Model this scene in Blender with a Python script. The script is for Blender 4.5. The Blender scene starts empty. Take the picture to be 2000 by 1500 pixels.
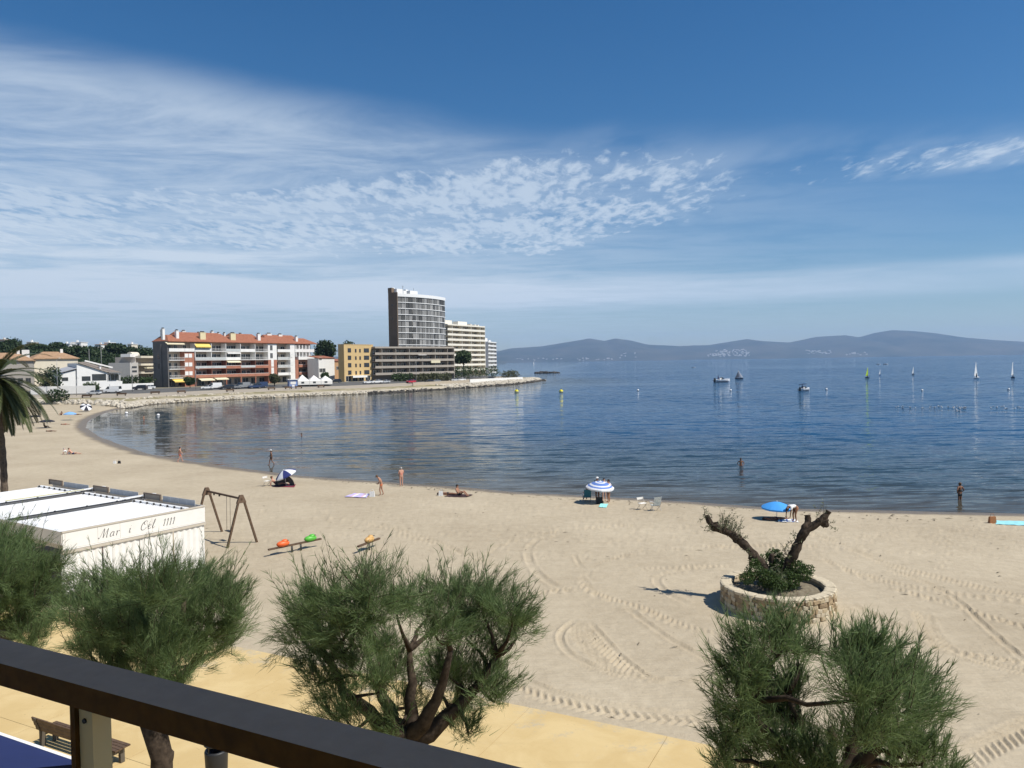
import bpy, bmesh, math, random
import numpy as np
from mathutils import Vector, Matrix

random.seed(7)
RNG = np.random.default_rng(7)
S = bpy.context.scene
COL = S.collection
R = math.radians

# ------------------------------------------------------------------ camera
CAM_Z = 10.5
F = 1500.0                      # focal length in photo pixels (photo is 2000 wide)
PITCH, ROLL = math.atan(43 / F), R(0.885)
_f = Vector((0, math.cos(PITCH), -math.sin(PITCH)))
_r0 = Vector((1, 0, 0)); _u0 = Vector((0, math.sin(PITCH), math.cos(PITCH)))
CR = _r0 * math.cos(ROLL) - _u0 * math.sin(ROLL)
CU = _u0 * math.cos(ROLL) + _r0 * math.sin(ROLL)
cam_d = bpy.data.cameras.new('camera'); cam = bpy.data.objects.new('camera', cam_d); COL.objects.link(cam)
cam_d.sensor_width = 36; cam_d.lens = 27; cam_d.clip_start = 0.05; cam_d.clip_end = 60000
m = Matrix((CR, CU, -_f)).transposed().to_4x4(); m.translation = Vector((0, 0, CAM_Z))
cam.matrix_world = m
S.camera = cam

# ------------------------------------------------------------------ light
SUN_EL, SUN_AZ = R(53), R(-20)       # azimuth measured from +X towards +Y
sv = Vector((math.cos(SUN_EL) * math.cos(SUN_AZ), math.cos(SUN_EL) * math.sin(SUN_AZ), math.sin(SUN_EL)))
sun_d = bpy.data.lights.new('sun', 'SUN'); sun = bpy.data.objects.new('sun', sun_d); COL.objects.link(sun)
sun_d.energy = 4.7; sun_d.angle = R(0.53); sun_d.color = (1.0, 0.95, 0.87)
sun.rotation_euler = sv.to_track_quat('Z', 'Y').to_euler()
W = bpy.data.worlds.new('World'); S.world = W; W.use_nodes = True
wt = W.node_tree; wt.nodes.clear()

class NT:
    """small helper for writing node trees"""
    def __init__(s, t): s.t = t
    def n(s, typ, inputs=None, **kw):
        nd = s.t.nodes.new(typ)
        for k, v in kw.items(): setattr(nd, k, v)
        if inputs:
            for k, v in inputs.items():
                i = nd.inputs[k]
                if isinstance(v, bpy.types.NodeSocket): s.t.links.new(v, i)
                else: i.default_value = v
        return nd
    def math(s, op, a, b=0.0, c=0.0, clamp=False):
        nd = s.n('ShaderNodeMath', {0: a, 1: b, 2: c}, operation=op); nd.use_clamp = clamp
        return nd.outputs[0]
    def step(s, x, a, b, lo=0.0, hi=1.0):
        return s.n('ShaderNodeMapRange', {0: x, 1: a, 2: b, 3: lo, 4: hi}, interpolation_type='SMOOTHSTEP').outputs[0]
    def mix(s, f, a, b):
        nd = s.n('ShaderNodeMix', data_type='RGBA')
        for k, v in ((0, f), (6, a), (7, b)):
            if isinstance(v, bpy.types.NodeSocket): s.t.links.new(v, nd.inputs[k])
            else: nd.inputs[k].default_value = v if not isinstance(v, tuple) or len(v) == 4 else (*v, 1)
        return nd.outputs[2]
    def noise(s, vec, scale, detail=4, rough=.55, dist=0.0, out=0):
        return s.n('ShaderNodeTexNoise', {'Vector': vec, 'Scale': scale, 'Detail': detail, 'Roughness': rough, 'Distortion': dist}).outputs[out]

def build_world():
    N = NT(wt)
    tc = N.n('ShaderNodeTexCoord'); d = tc.outputs['Generated']
    sky = N.n('ShaderNodeTexSky', sky_type='NISHITA', sun_disc=False)
    sky.sun_elevation = SUN_EL
    sky.sun_rotation = math.pi / 2 - SUN_AZ
    sky.altitude = 0; sky.air_density = 1.0; sky.dust_density = 0.3; sky.ozone_density = 5.0
    sp = N.n('ShaderNodeSeparateXYZ', {0: d}); x, y, z = sp.outputs
    hyp = N.math('MAXIMUM', N.math('SQRT', N.math('ADD', N.math('MULTIPLY', x, x), N.math('MULTIPLY', y, y))), .001)
    e = N.math('DIVIDE', z, hyp)                       # tangent of elevation
    a = N.math('DIVIDE', x, hyp)                       # sine of azimuth, -.55 .. .55 in view
    zc = N.math('MAXIMUM', z, .03)
    px = N.math('DIVIDE', x, zc); py = N.math('DIVIDE', y, zc)
    P = N.n('ShaderNodeCombineXYZ', {0: px, 1: N.math('MULTIPLY', py, .55), 2: 0.0}).outputs[0]
    warp = N.noise(P, .5, 4, .55)
    wv = N.math('MULTIPLY', N.math('SUBTRACT', warp, .5), .09)
    e2 = N.math('ADD', e, wv)
    # veil of cirrostratus: thick in the left of the sky, thinning to the right
    veil_top = N.math('SUBTRACT', .375, N.math('MULTIPLY', N.math('ADD', a, .5), .13))
    veil = N.step(N.math('SUBTRACT', veil_top, e2), -.012, .06)
    veil = N.math('MULTIPLY', veil, N.step(a, .75, -.45))
    Pf = N.n('ShaderNodeMapping', {'Vector': P, 'Scale': (.5, 1.6, 1), 'Rotation': (0, 0, .25)}).outputs[0]
    veil = N.math('MULTIPLY', veil, N.step(N.noise(Pf, 1.5, 6, .68, .5), .30, .66, .35, 1))
    # altocumulus field: small rippled cloudlets in a belt that narrows to the right
    up = N.math('SUBTRACT', .300, N.math('MULTIPLY', N.math('ABSOLUTE', N.math('SUBTRACT', a, .14)), .11))
    lowb = N.math('ADD', .118, N.math('MULTIPLY', N.math('MAXIMUM', N.math('SUBTRACT', a, .05), 0.0), .20))
    belt = N.math('MULTIPLY', N.step(N.math('SUBTRACT', e2, lowb), -.012, .035), N.step(N.math('SUBTRACT', up, e2), -.02, .05))
    belt = N.math('MULTIPLY', belt, N.step(a, .56, .02, .50, 1))
    Pr = N.n('ShaderNodeMapping', {'Vector': P, 'Scale': (1.25, .85, 1), 'Rotation': (0, 0, -.35)}).outputs[0]
    belt2 = N.math('MULTIPLY', N.math('MULTIPLY', N.step(e2, .180, .205), N.step(e2, .262, .232)), N.step(a, .18, .34, 0, .80))
    belt = N.math('MAXIMUM', belt, belt2)
    big = N.noise(P, .75, 3, .5)
    rip = N.noise(Pr, 8.5, 5, .62, .3)
    rip2 = N.noise(P, 1.5, 4, .6, .2)
    den = N.math('ADD', N.math('MULTIPLY', rip, .70), N.math('MULTIPLY', rip2, .50))
    thr = N.math('SUBTRACT', 1.0, N.math('MULTIPLY', belt, N.step(big, .25, .58, .485, .555)))
    cum = N.step(N.math('SUBTRACT', den, thr), -.07, .22)
    cum = N.math('MULTIPLY', cum, N.step(belt, 0, .4))
    # low stratus streaks near the horizon
    Q = N.n('ShaderNodeCombineXYZ', {0: N.math('MULTIPLY', a, 3.0), 1: N.math('MULTIPLY', e, 34.0), 2: 2.0}).outputs[0]
    st = N.noise(Q, .8, 5, .6, .3)
    lo = N.math('MULTIPLY', N.step(e, .060, .082), N.step(N.math('ADD', e, N.math('MULTIPLY', wv, .16)), .115, .095))
    lo = N.math('MULTIPLY', lo, N.step(st, .25, .6, .4, .9))
    lo2 = N.math('MULTIPLY', N.math('MULTIPLY', N.step(e, .015, .09), N.step(e, .19, .12)), N.step(a, .3, -.45))
    lo2 = N.math('MULTIPLY', lo2, N.step(st, .32, .65, .25, 1))
    al = N.math('MAXIMUM', N.math('MULTIPLY', veil, .72), N.math('MULTIPLY', cum, .80))
    al = N.math('MAXIMUM', al, N.math('MULTIPLY', N.math('MULTIPLY', belt, N.step(rip2, .3, .65)), .42))
    al = N.math('ADD', al, N.math('MULTIPLY', lo, .60), clamp=True)
    al = N.math('ADD', al, N.math('MULTIPLY', lo2, .44), clamp=True)
    al = N.math('MULTIPLY', al, N.step(z, 0, .04))
    sat = N.n('ShaderNodeHueSaturation', {'Saturation': 1.3, 'Value': 1.0, 'Color': sky.outputs[0]}).outputs[0]
    c = N.mix(al, sat, (7.0, 8.1, 9.4))
    bg = N.n('ShaderNodeBackground', {'Color': c, 'Strength': SKY_STRENGTH})
    out = N.n('ShaderNodeOutputWorld', {0: bg.outputs[0]})
SKY_STRENGTH = 0.074
build_world()
S.view_settings.view_transform = 'Standard'; S.view_settings.look = 'None'
S.view_settings.exposure = 0.3; S.view_settings.gamma = 1.0; S.view_settings.use_curve_mapping = False
S.render.engine = 'CYCLES'
S.cycles.use_denoising = True
S.cycles.max_bounces = 8; S.cycles.volume_bounces = 1; S.cycles.transparent_max_bounces = 8
S.cycles.caustics_reflective = False; S.cycles.caustics_refractive = False

# ------------------------------------------------------------------ helpers
def ray(u, v):
    return (CR * ((u - 1000) / F) - CU * ((v - 750) / F) + _f)
def at_z(u, v, z=0.0):
    d = ray(u, v); t = (z - CAM_Z) / d.z
    return Vector((d.x * t, d.y * t, z))
def at_d(u, v, D):
    d = ray(u, v); t = D / d.y
    return Vector((d.x * t, D, CAM_Z + d.z * t))
def height_of(vt, D, u):           # world z seen at pixel row vt at distance D
    return at_d(u, vt, D).z

MATS = {}
def mat(name, col, rough=.8, var=.12, scale=3.0, bump=0.0, bscale=20.0, metal=0.0, spec=.4, trans=0.0, col2=None, coord='Object', emit=None):
    if name in MATS: return MATS[name]
    M = bpy.data.materials.new(name); M.use_nodes = True; M.node_tree.nodes.clear(); N = NT(M.node_tree)
    tc = N.n('ShaderNodeTexCoord').outputs[coord]
    nz = N.noise(tc, scale, 5, .6)
    f = N.n('ShaderNodeMapRange', {0: nz, 1: .3, 2: .7, 3: 0, 4: 1}).outputs[0]
    c2 = col2 if col2 else tuple(min(1, c * (1 + var)) for c in col)
    c1 = col if col2 else tuple(c * (1 - var) for c in col)
    c = N.mix(f, c1, c2)
    b = N.n('ShaderNodeBsdfPrincipled', {'Base Color': c, 'Roughness': rough, 'Metallic': metal, 'Specular IOR Level': spec})
    if bump:
        bn = N.n('ShaderNodeBump', {'Strength': .6, 'Distance': bump, 'Height': N.noise(tc, bscale, 4, .6)})
        N.t.links.new(bn.outputs[0], b.inputs['Normal'])
    sh = b.outputs[0]
    if trans:
        tr = N.n('ShaderNodeBsdfTranslucent', {'Color': c})
        sh = N.n('ShaderNodeMixShader', {0: trans, 1: sh, 2: tr.outputs[0]}).outputs[0]
    N.n('ShaderNodeOutputMaterial', {0: sh})
    MATS[name] = M
    return M

class MB:
    """collects faces and builds them as ONE mesh object"""
    def __init__(s): s.v = []; s.f = []; s.mi = []; s.smooth = []
    def add(s, vs, fs, mi=0, smooth=False):
        o = len(s.v); s.v.extend([tuple(v) for v in vs])
        for f in fs:
            s.f.append(tuple(i + o for i in f)); s.mi.append(mi); s.smooth.append(smooth)
        return s
    def box(s, c, size, mi=0, rot=None):
        hx, hy, hz = size[0] / 2, size[1] / 2, size[2] / 2
        vs = [Vector((x, y, z)) for z in (-hz, hz) for y in (-hy, hy) for x in (-hx, hx)]
        if rot is not None: vs = [rot @ v for v in vs]
        c = Vector(c)
        return s.add([v + c for v in vs], [(0, 2, 3, 1), (4, 5, 7, 6), (0, 1, 5, 4), (2, 6, 7, 3), (0, 4, 6, 2), (1, 3, 7, 5)], mi)
    def bx(s, x0, x1, y0, y1, z0, z1, mi=0):
        return s.box(((x0 + x1) / 2, (y0 + y1) / 2, (z0 + z1) / 2), (x1 - x0, y1 - y0, z1 - z0), mi)
    def bar(s, a, b, w, h, mi=0, up=(0, 0, 1)):
        a, b = Vector(a), Vector(b); d = b - a; L = d.length; d.normalize()
        up = Vector(up); 
        if abs(d.dot(up)) > .99: up = Vector((0, 1, 0))
        x = d.cross(up).normalized(); z = x.cross(d)
        return s.box((a + b) / 2, (w, L, h), mi, Matrix((x, d, z)).transposed())
    def tube(s, pts, rad, n=8, mi=0, cap=True, smooth=True, squash=None):
        pts = [Vector(p) for p in pts]
        if not isinstance(rad, (list, tuple)): rad = [rad] * len(pts)
        vs = []; prev = None
        for i, p in enumerate(pts):
            t = (pts[min(i + 1, len(pts) - 1)] - pts[max(i - 1, 0)])
            if t.length < 1e-9: t = Vector((0, 0, 1))
            t.normalize()
            if prev is None:
                prev = Vector((1, 0, 0)) if abs(t.x) < .8 else Vector((0, 1, 0))
            x = (prev - t * prev.dot(t)).normalized(); y = t.cross(x); prev = x
            for k in range(n):
                an = 2 * math.pi * k / n
                vs.append(p + (x * math.cos(an) + y * math.sin(an)) * rad[i])
        fs = []
        for i in range(len(pts) - 1):
            for k in range(n):
                k2 = (k + 1) % n
                fs.append((i * n + k, i * n + k2, (i + 1) * n + k2, (i + 1) * n + k))
        s.add(vs, fs, mi, smooth)
        if cap:
            o = len(s.v) - len(vs)
            s.f.append(tuple(o + k for k in reversed(range(n)))); s.mi.append(mi); s.smooth.append(False)
            o2 = o + (len(pts) - 1) * n
            s.f.append(tuple(o2 + k for k in range(n))); s.mi.append(mi); s.smooth.append(False)
        return s
    def ell(s, c, r, n=8, m=6, mi=0, rot=None, jit=0.0):
        c = Vector(c); vs = [Vector((0, 0, -r[2]))]
        for j in range(1, m):
            ph = -math.pi / 2 + math.pi * j / m
            for k in range(n):
                a = 2 * math.pi * k / n; q = 1 + (random.uniform(-jit, jit) if jit else 0)
                vs.append(Vector((r[0] * math.cos(ph) * math.cos(a), r[1] * math.cos(ph) * math.sin(a), r[2] * math.sin(ph))) * q)
        vs.append(Vector((0, 0, r[2])))
        if rot is not None: vs = [rot @ v for v in vs]
        fs = [(0, 1 + (k + 1) % n, 1 + k) for k in range(n)]
        for j in range(m - 2):
            for k in range(n):
                a = 1 + j * n; k2 = (k + 1) % n
                fs.append((a + k, a + k2, a + n + k2, a + n + k))
        L = len(vs) - 1; a = 1 + (m - 2) * n
        fs += [(L, a + k, a + (k + 1) % n) for k in range(n)]
        return s.add([v + c for v in vs], fs, mi, not jit)
    def prism(s, prof, x0, x1, mi=0):
        """profile in (y, z) extruded along x"""
        n = len(prof); vs = [(x0, p[0], p[1]) for p in prof] + [(x1, p[0], p[1]) for p in prof]
        fs = [tuple(range(n))[::-1], tuple(range(n, 2 * n))] + [(i, (i + 1) % n, n + (i + 1) % n, n + i) for i in range(n)]
        return s.add(vs, fs, mi)
    def mesh(s, name, mats):
        me = bpy.data.meshes.new(name)
        me.from_pydata(s.v, [], s.f)
        for mm in (mats if isinstance(mats, (list, tuple)) else [mats]): me.materials.append(mm)
        me.polygons.foreach_set('material_index', s.mi)
        me.polygons.foreach_set('use_smooth', s.smooth)
        me.update()
        return me
    def build(s, name, mats, parent=None, loc=(0, 0, 0), rotz=0.0):
        o = bpy.data.objects.new(name, s.mesh(name, mats)); COL.objects.link(o)
        o.location = loc; o.rotation_euler = (0, 0, rotz)
        if parent is not None: o.parent = parent
        return o

def link(name, me, parent=None, loc=(0, 0, 0), rotz=0.0, scale=None):
    o = bpy.data.objects.new(name, me); COL.objects.link(o); o.location = loc; o.rotation_euler = (0, 0, rotz)
    if scale is not None: o.scale = scale if hasattr(scale, '__len__') else (scale,) * 3
    if parent is not None: o.parent = parent
    return o
def tag(o, label=None, cat=None, group=None, kind=None):
    for k, v in (('label', label), ('category', cat), ('group', group), ('kind', kind)):
        if v: o[k] = v
    return o
def thing(name, label, cat, loc=(0, 0, 0), rotz=0.0, group=None, scale=1.0):
    o = bpy.data.objects.new(name, None); COL.objects.link(o); o.empty_display_size = .2
    o.location = loc; o.rotation_euler = (0, 0, rotz); o.scale = (scale,) * 3
    return tag(o, label, cat, group)
def copy_tree(o, loc, rotz=None, label=None, scale=None, parent=None):
    c = o.copy(); COL.objects.link(c)
    if parent is not None: c.parent = parent
    else:
        c.location = loc
        if rotz is not None: c.rotation_euler = (0, 0, rotz)
        if scale is not None: c.scale = (scale,) * 3
        if label: c['label'] = label
    for ch in list(o.children): copy_tree(ch, None, parent=c)
    return c
def np_mesh(name, verts, faces, mats, smooth=False, mi=None):
    """verts (n,3), faces (m,k) arrays of one size"""
    me = bpy.data.meshes.new(name); k = faces.shape[1]; nf = len(faces)
    me.vertices.add(len(verts)); me.vertices.foreach_set('co', np.ascontiguousarray(verts, dtype=np.float32).ravel())
    me.loops.add(nf * k); me.loops.foreach_set('vertex_index', np.ascontiguousarray(faces, dtype=np.int32).ravel())
    me.polygons.add(nf); me.polygons.foreach_set('loop_start', np.arange(0, nf * k, k, dtype=np.int32))
    me.polygons.foreach_set('loop_total', np.full(nf, k, dtype=np.int32))
    for mm in (mats if isinstance(mats, (list, tuple)) else [mats]): me.materials.append(mm)
    if smooth: me.polygons.foreach_set('use_smooth', np.ones(nf, dtype=bool))
    if mi is not None: me.polygons.foreach_set('material_index', mi)
    me.update(); me.validate()
    return me
def grid_faces(nr, nc):
    i = np.arange(nr * nc).reshape(nr, nc)
    return np.stack([i[:-1, :-1], i[:-1, 1:], i[1:, 1:], i[1:, :-1]], -1).reshape(-1, 4)
def attr(me, name, vals):
    a = me.attributes.new(name, 'FLOAT', 'POINT'); a.data.foreach_set('value', np.ascontiguousarray(vals, dtype=np.float32))
def vnoise(x, y, seed=0):
    """smooth value noise on numpy arrays, about -1..1"""
    xi, yi = np.floor(x), np.floor(y); fx, fy = x - xi, y - yi
    fx = fx * fx * (3 - 2 * fx); fy = fy * fy * (3 - 2 * fy)
    def h(a, b):
        q = np.sin(a * 127.1 + b * 311.7 + seed * 74.7) * 43758.5453
        return (q - np.floor(q)) * 2 - 1
    return (h(xi, yi) * (1 - fx) + h(xi + 1, yi) * fx) * (1 - fy) + (h(xi, yi + 1) * (1 - fx) + h(xi + 1, yi + 1) * fx) * fy
def fbm(x, y, oct=4, seed=0):
    r = 0; a = 1; t = 0
    for k in range(oct): r = r + a * vnoise(x * 2 ** k, y * 2 ** k, seed + k); t += a; a *= .5
    return r / t
def catmull(pts, n=6):
    pts = [np.array(p, float) for p in pts]; out = []
    for i in range(len(pts) - 1):
        p0, p1, p2, p3 = pts[max(i - 1, 0)], pts[i], pts[i + 1], pts[min(i + 2, len(pts) - 1)]
        for k in range(n):
            t = k / n
            out.append(.5 * ((2 * p1) + (-p0 + p2) * t + (2 * p0 - 5 * p1 + 4 * p2 - p3) * t * t + (-p0 + 3 * p1 - 3 * p2 + p3) * t ** 3))
    out.append(pts[-1]); return np.array(out)
def dist_poly(X, Y, P, want_s=False):
    """distance of points to an open polyline; optionally arc length and signed side"""
    best = np.full(X.shape, 1e18); s_at = np.zeros(X.shape); side = np.zeros(X.shape); acc = 0.0
    for i in range(len(P) - 1):
        ax, ay = P[i]; bx, by = P[i + 1]; dx, dy = bx - ax, by - ay; L2 = dx * dx + dy * dy
        if L2 < 1e-12: continue
        L = math.sqrt(L2)
        t = np.clip(((X - ax) * dx + (Y - ay) * dy) / L2, 0, 1)
        qx, qy = X - ax - t * dx, Y - ay - t * dy; d2 = qx * qx + qy * qy
        w = d2 < best
        best = np.where(w, d2, best)
        if want_s:
            s_at = np.where(w, acc + t * L, s_at); side = np.where(w, np.sign(dx * qy - dy * qx), side)
        acc += L
    best = np.sqrt(best)
    return (best, s_at, side) if want_s else best
def in_poly(X, Y, P):
    ins = np.zeros(X.shape, bool); n = len(P); j = n - 1
    for i in range(n):
        xi, yi = P[i]; xj, yj = P[j]
        c = ((yi > Y) != (yj > Y)) & (X < (xj - xi) * (Y - yi) / (yj - yi + 1e-12) + xi)
        ins ^= c; j = i
    return ins

# ------------------------------------------------------------------ the shore in plan
SEA_Z = -0.35
sh_px = [(2700, 1016), (2300, 1010), (2000, 1003), (1700, 997), (1500, 990), (1300, 977), (1150, 969), (1000, 960), (900, 952), (800, 945), (700, 938),
         (600, 930), (500, 919), (400, 905), (300, 888), (250, 874), (205, 857), (178, 843), (168, 833), (174, 822), (192, 812), (214, 804), (240, 798)]
SHORE = catmull([at_z(u, v, SEA_Z)[:2] for u, v in sh_px], 5)
SHORE = np.vstack([[[60, SHORE[0][1] - 4]], SHORE]) if SHORE[0][0] < 60 else SHORE
SHORE = np.vstack([[[400, SHORE[0][1] - 70]], SHORE])
fr_px = [(240, 798), (300, 790), (400, 784), (500, 778.5), (600, 774), (700, 770), (800, 765), (900, 758.5), (1000, 751), (1040, 746.5), (1058, 743.5)]
FRONT_SEA = [at_z(u, v, SEA_Z)[:2] for u, v in fr_px]
TIP = [(18.5, 436), (16, 452), (6, 470), (-6, 492), (-14, 540), (-22, 640), (-40, 900)]
FRONT_LEFT = [(-420, 216), (-300, 219), (-181, 224), (-133, 226)]
FRONT = catmull(FRONT_LEFT + [tuple(p) for p in FRONT_SEA] + TIP, 5)       # foot of the far bank
_k = int(np.argmin(np.hypot(FRONT[:, 0] - SHORE[-1][0], FRONT[:, 1] - SHORE[-1][1])))
SEA_POLY = np.vstack([SHORE, FRONT[_k:], [[-40, 24000], [26000, 24000], [26000, SHORE[0][1]]]])
SEA_EDGE = np.vstack([SHORE, FRONT[_k + 1:]])
BANK_POLY = np.vstack([FRONT, [[-3000, 900], [-3000, 216]]])

def shore_dist(X, Y):
    d = dist_poly(X, Y, SEA_EDGE); return np.where(in_poly(X, Y, SEA_POLY), -d, d)   # positive on land
def sand_z(d):
    return np.interp(d, [-120, -40, -8, 0, 2.5, 7, 12, 40], [-5, -2.6, -.95, SEA_Z, -.14, -.02, 0, 0])
def bank_dist(X, Y):
    d = dist_poly(X, Y, FRONT); return np.where(in_poly(X, Y, BANK_POLY), d, -d)
BZ = ([-30, -6, 0, 1.5, 4, 9, 12, 13, 22, 34, 120, 3000], [-3, -1.5, -.5, .35, .95, 1.2, 1.45, 1.65, 1.8, 2.9, 3.0, 3.0])
def hill_z(X, Y):
    h = 13.5 * np.exp(-((X + 330) / 165) ** 2) * np.clip((Y - 330) / 170, 0, 1) ** 1.3
    return h
def bank_z(X, Y):
    X, Y = np.asarray(X, float), np.asarray(Y, float)
    return np.interp(bank_dist(X, Y), *BZ) + hill_z(X, Y)
def on_bank(u, v, D0=215, D1=800):
    """first point of the far bank along a picture ray"""
    D = np.linspace(D0, D1, 2400); d = ray(u, v)
    X, Y = d.x / d.y * D, D; Z = CAM_Z + d.z / d.y * D
    hit = np.nonzero(Z <= bank_z(X, Y))[0]
    k = hit[0] if len(hit) else len(D) - 1
    return Vector((X[k], Y[k], float(bank_z(X[k:k + 1], Y[k:k + 1])[0])))
def bank_h(x, y): return float(bank_z(np.array([x]), np.array([y]))[0])

# promenade edge (plan): runs parallel to the balcony rail
EA = at_z(440, 1258, .12); EB = at_z(1300, 1437, .12)
ED = (EB - EA).normalized(); EN = Vector((ED.y, -ED.x, 0))
if EN.y > 0: EN = -EN                    # points from the sand back to the hotel
def prom(s, t, z=.12):                   # s along the edge (from EA towards the right), t back towards the hotel
    p = EA + ED * s + EN * t; return Vector((p.x, p.y, z))
PROM_YAW = math.atan2(ED.y, ED.x)
# ------------------------------------------------------------------ beach with tyre tracks
TRACKS = [  # (picture points on the sand, width, kind)
    ([(1600, 1066), (1480, 1066), (1380, 1068), (1270, 1078), (1185, 1097), (1143, 1125), (1150, 1152), (1195, 1172), (1250, 1188), (1330, 1222), (1420, 1246)], .55, 'tread'),
    ([(1440, 1106), (1350, 1112), (1292, 1124), (1283, 1138), (1305, 1160), (1345, 1180)], .4, 'smooth'),
    ([(1440, 1104), (1340, 1108), (1240, 1112)], .35, 'tread'),
    ([(1138, 1208), (1140, 1235), (1160, 1262), (1190, 1290), (1225, 1318)], 1.05, 'tread'),
    ([(1132, 1205), (1102, 1228), (1094, 1248), (1115, 1278), (1180, 1308), (1270, 1326), (1390, 1330)], .30, 'smooth'),
    ([(1150, 1212), (1200, 1268), (1250, 1312), (1300, 1332)], .25, 'smooth'),
    ([(955, 1320), (1010, 1346), (1080, 1370), (1160, 1388), (1250, 1402), (1345, 1410), (1430, 1420)], .5, 'tread'),
    ([(1000, 1318), (1080, 1352), (1180, 1376), (1290, 1392), (1400, 1396)], .35, 'smooth'),
    ([(1820, 1530), (1890, 1478), (1950, 1446), (2030, 1410), (2120, 1380)], .85, 'tread'),
    ([(1795, 1190), (1806, 1215), (1822, 1245), (1850, 1275)], .7, 'tread'),
    ([(1120, 1046), (1060, 1052), (1033, 1070), (1034, 1095), (1052, 1122), (1085, 1145), (1120, 1160)], .45, 'smooth'),
    ([(940, 1085), (985, 1062), (1050, 1044), (1120, 1034), (1250, 1024)], .45, 'tread'),
    ([(1130, 1150), (1080, 1156), (1030, 1166), (980, 1180)], .45, 'tread'),
    ([(1215, 1180), (1290, 1236), (1350, 1272), (1400, 1300)], .3, 'smooth'),
    ([(1560, 1032), (1640, 1062), (1730, 1100), (1840, 1130), (1990, 1165), (2150, 1205)], .4, 'smooth'),
    ([(1600, 1090), (1720, 1140), (1850, 1180), (1960, 1214), (2100, 1250)], .45, 'tread'),
    ([(1640, 1110), (1760, 1142), (1900, 1165), (2050, 1180)], .35, 'smooth'),
    ([(1660, 1180), (1780, 1235), (1900, 1285), (2040, 1322)], .4, 'smooth'),
    ([(1840, 1268), (1920, 1282), (2010, 1296), (2100, 1310)], .4, 'tread'),
    ([(760, 1040), (850, 1062), (930, 1090), (1000, 1120)], .4, 'smooth'),
    ([(1700, 1112), (1760, 1120), (1850, 1160), (1930, 1230), (2000, 1290)], .3, 'smooth'),
    ([(600, 1010), (720, 1022), (860, 1060), (905, 1085)], .35, 'smooth'),
    ([(1120, 1080), (1130, 1100), (1142, 1110)], .25, 'smooth'),
]
def build_sand():
    nr, nc = 640, 1000
    vv = np.linspace(0, 1, nr)
    inv = (1 / 9.0) * (1 - vv) + (1 / 330.0) * vv
    Dd = 1 / inv
    near = np.linspace(-6, 8.9, 12); Dall = np.concatenate([near, Dd]); nr = len(Dall)
    tt = np.linspace(-.92, .92, nc)
    D2 = np.maximum(Dall, 9.0)
    X = D2[:, None] * tt[None, :]; Y = np.repeat(Dall[:, None], nc, 1)
    d = np.full(X.shape, 60.0)
    sel = Y > 28
    dd = shore_dist(X[sel], Y[sel])
    dd = dd + .35 * fbm(X[sel] * .22, Y[sel] * .22, 3, 5) * np.exp(-np.abs(dd) / 6)
    d[sel] = dd
    Z = sand_z(d)
    land = np.clip(d / 6, 0, 1)
    Z = Z + land * (.035 * fbm(X * .25, Y * .25, 3, 2) + .012 * fbm(X * 1.3, Y * 1.3, 3, 9))
    # raked, trampled rows
    Z = Z + land * .012 * fbm(X * .9 + Y * .2, Y * 3.2 - X * .4, 3, 21) * np.clip((Y - 32) / 12, 0, 1)
    T = np.zeros(X.shape)
    for pts, w, kind in TRACKS:
        P = catmull([at_z(u, v, 0)[:2] for u, v in pts], 8)
        x0, y0 = P.min(0) - 1.2; x1, y1 = P.max(0) + 1.2
        b = (X > x0) & (X < x1) & (Y > y0) & (Y < y1)
        if not b.any(): continue
        xb, yb = X[b], Y[b]
        dist, s, side = dist_poly(xb, yb, P, True)
        q = dist / (w / 2)
        inside = np.clip((1.12 - q) / .22, 0, 1)
        ends = np.clip(np.minimum(s, s.max() - s) / .6, 0, 1)
        if kind == 'tread':
            ph = (s + q * w * .45) / .30
            tri = np.abs((ph % 1) * 2 - 1)
            h = inside * (-.045 + .095 * np.clip(tri * 1.5 - .35, 0, 1)) + .014 * np.exp(-((q - 1.2) / .25) ** 2)
        else:
            h = -.034 * inside + .055 * np.exp(-((q - 1.15) / .3) ** 2) * (1 + .3 * np.sin(s * 5))
        brk = np.clip(.95 + .9 * vnoise(s * .6, s * 0 + w * 9, 3), .25, 1)
        Zb = Z[b]; Z[b] = Zb + h * ends * brk
    rr = random.Random(12)
    def dent(x, y, yaw, deep):
        if y < 12 or y > 75 or abs(x / y) > .9: return
        i0 = np.searchsorted(Dall, y - .35); i1 = np.searchsorted(Dall, y + .35) + 1
        c = (x / y + .92) / 1.84 * (nc - 1); w = .35 / y / 1.84 * nc + 2
        j0, j1 = max(0, int(c - w)), min(nc, int(c + w) + 1)
        if i1 <= i0 or j1 <= j0: return
        dx, dy = X[i0:i1, j0:j1] - x, Y[i0:i1, j0:j1] - y
        u_ = dx * math.cos(yaw) + dy * math.sin(yaw); v_ = -dx * math.sin(yaw) + dy * math.cos(yaw)
        q = (u_ / .17) ** 2 + (v_ / .085) ** 2
        Z[i0:i1, j0:j1] += land[i0:i1, j0:j1] * (-deep * np.exp(-q) + deep * .55 * np.exp(-(np.sqrt(q) - 1.75) ** 2 * 4))
    for k in range(40):
        x, y = rr.uniform(-26, 40), rr.uniform(38, 60); yaw = rr.choice((0, math.pi, rr.uniform(0, 6.28), R(10), R(-12)))
        for s in range(rr.randint(14, 60)):
            yaw += rr.gauss(0, .05); x += .68 * math.cos(yaw); y += .68 * math.sin(yaw); sd_ = (-1) ** s * .11
            dent(x - math.sin(yaw) * sd_, y + math.cos(yaw) * sd_, yaw, rr.uniform(.018, .04))
    for k in range(1500): dent(rr.uniform(-30, 45), rr.uniform(40, 62), rr.uniform(0, 6.28), rr.uniform(.015, .035))
    V = np.stack([X, Y, Z], -1).reshape(-1, 3)
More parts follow.
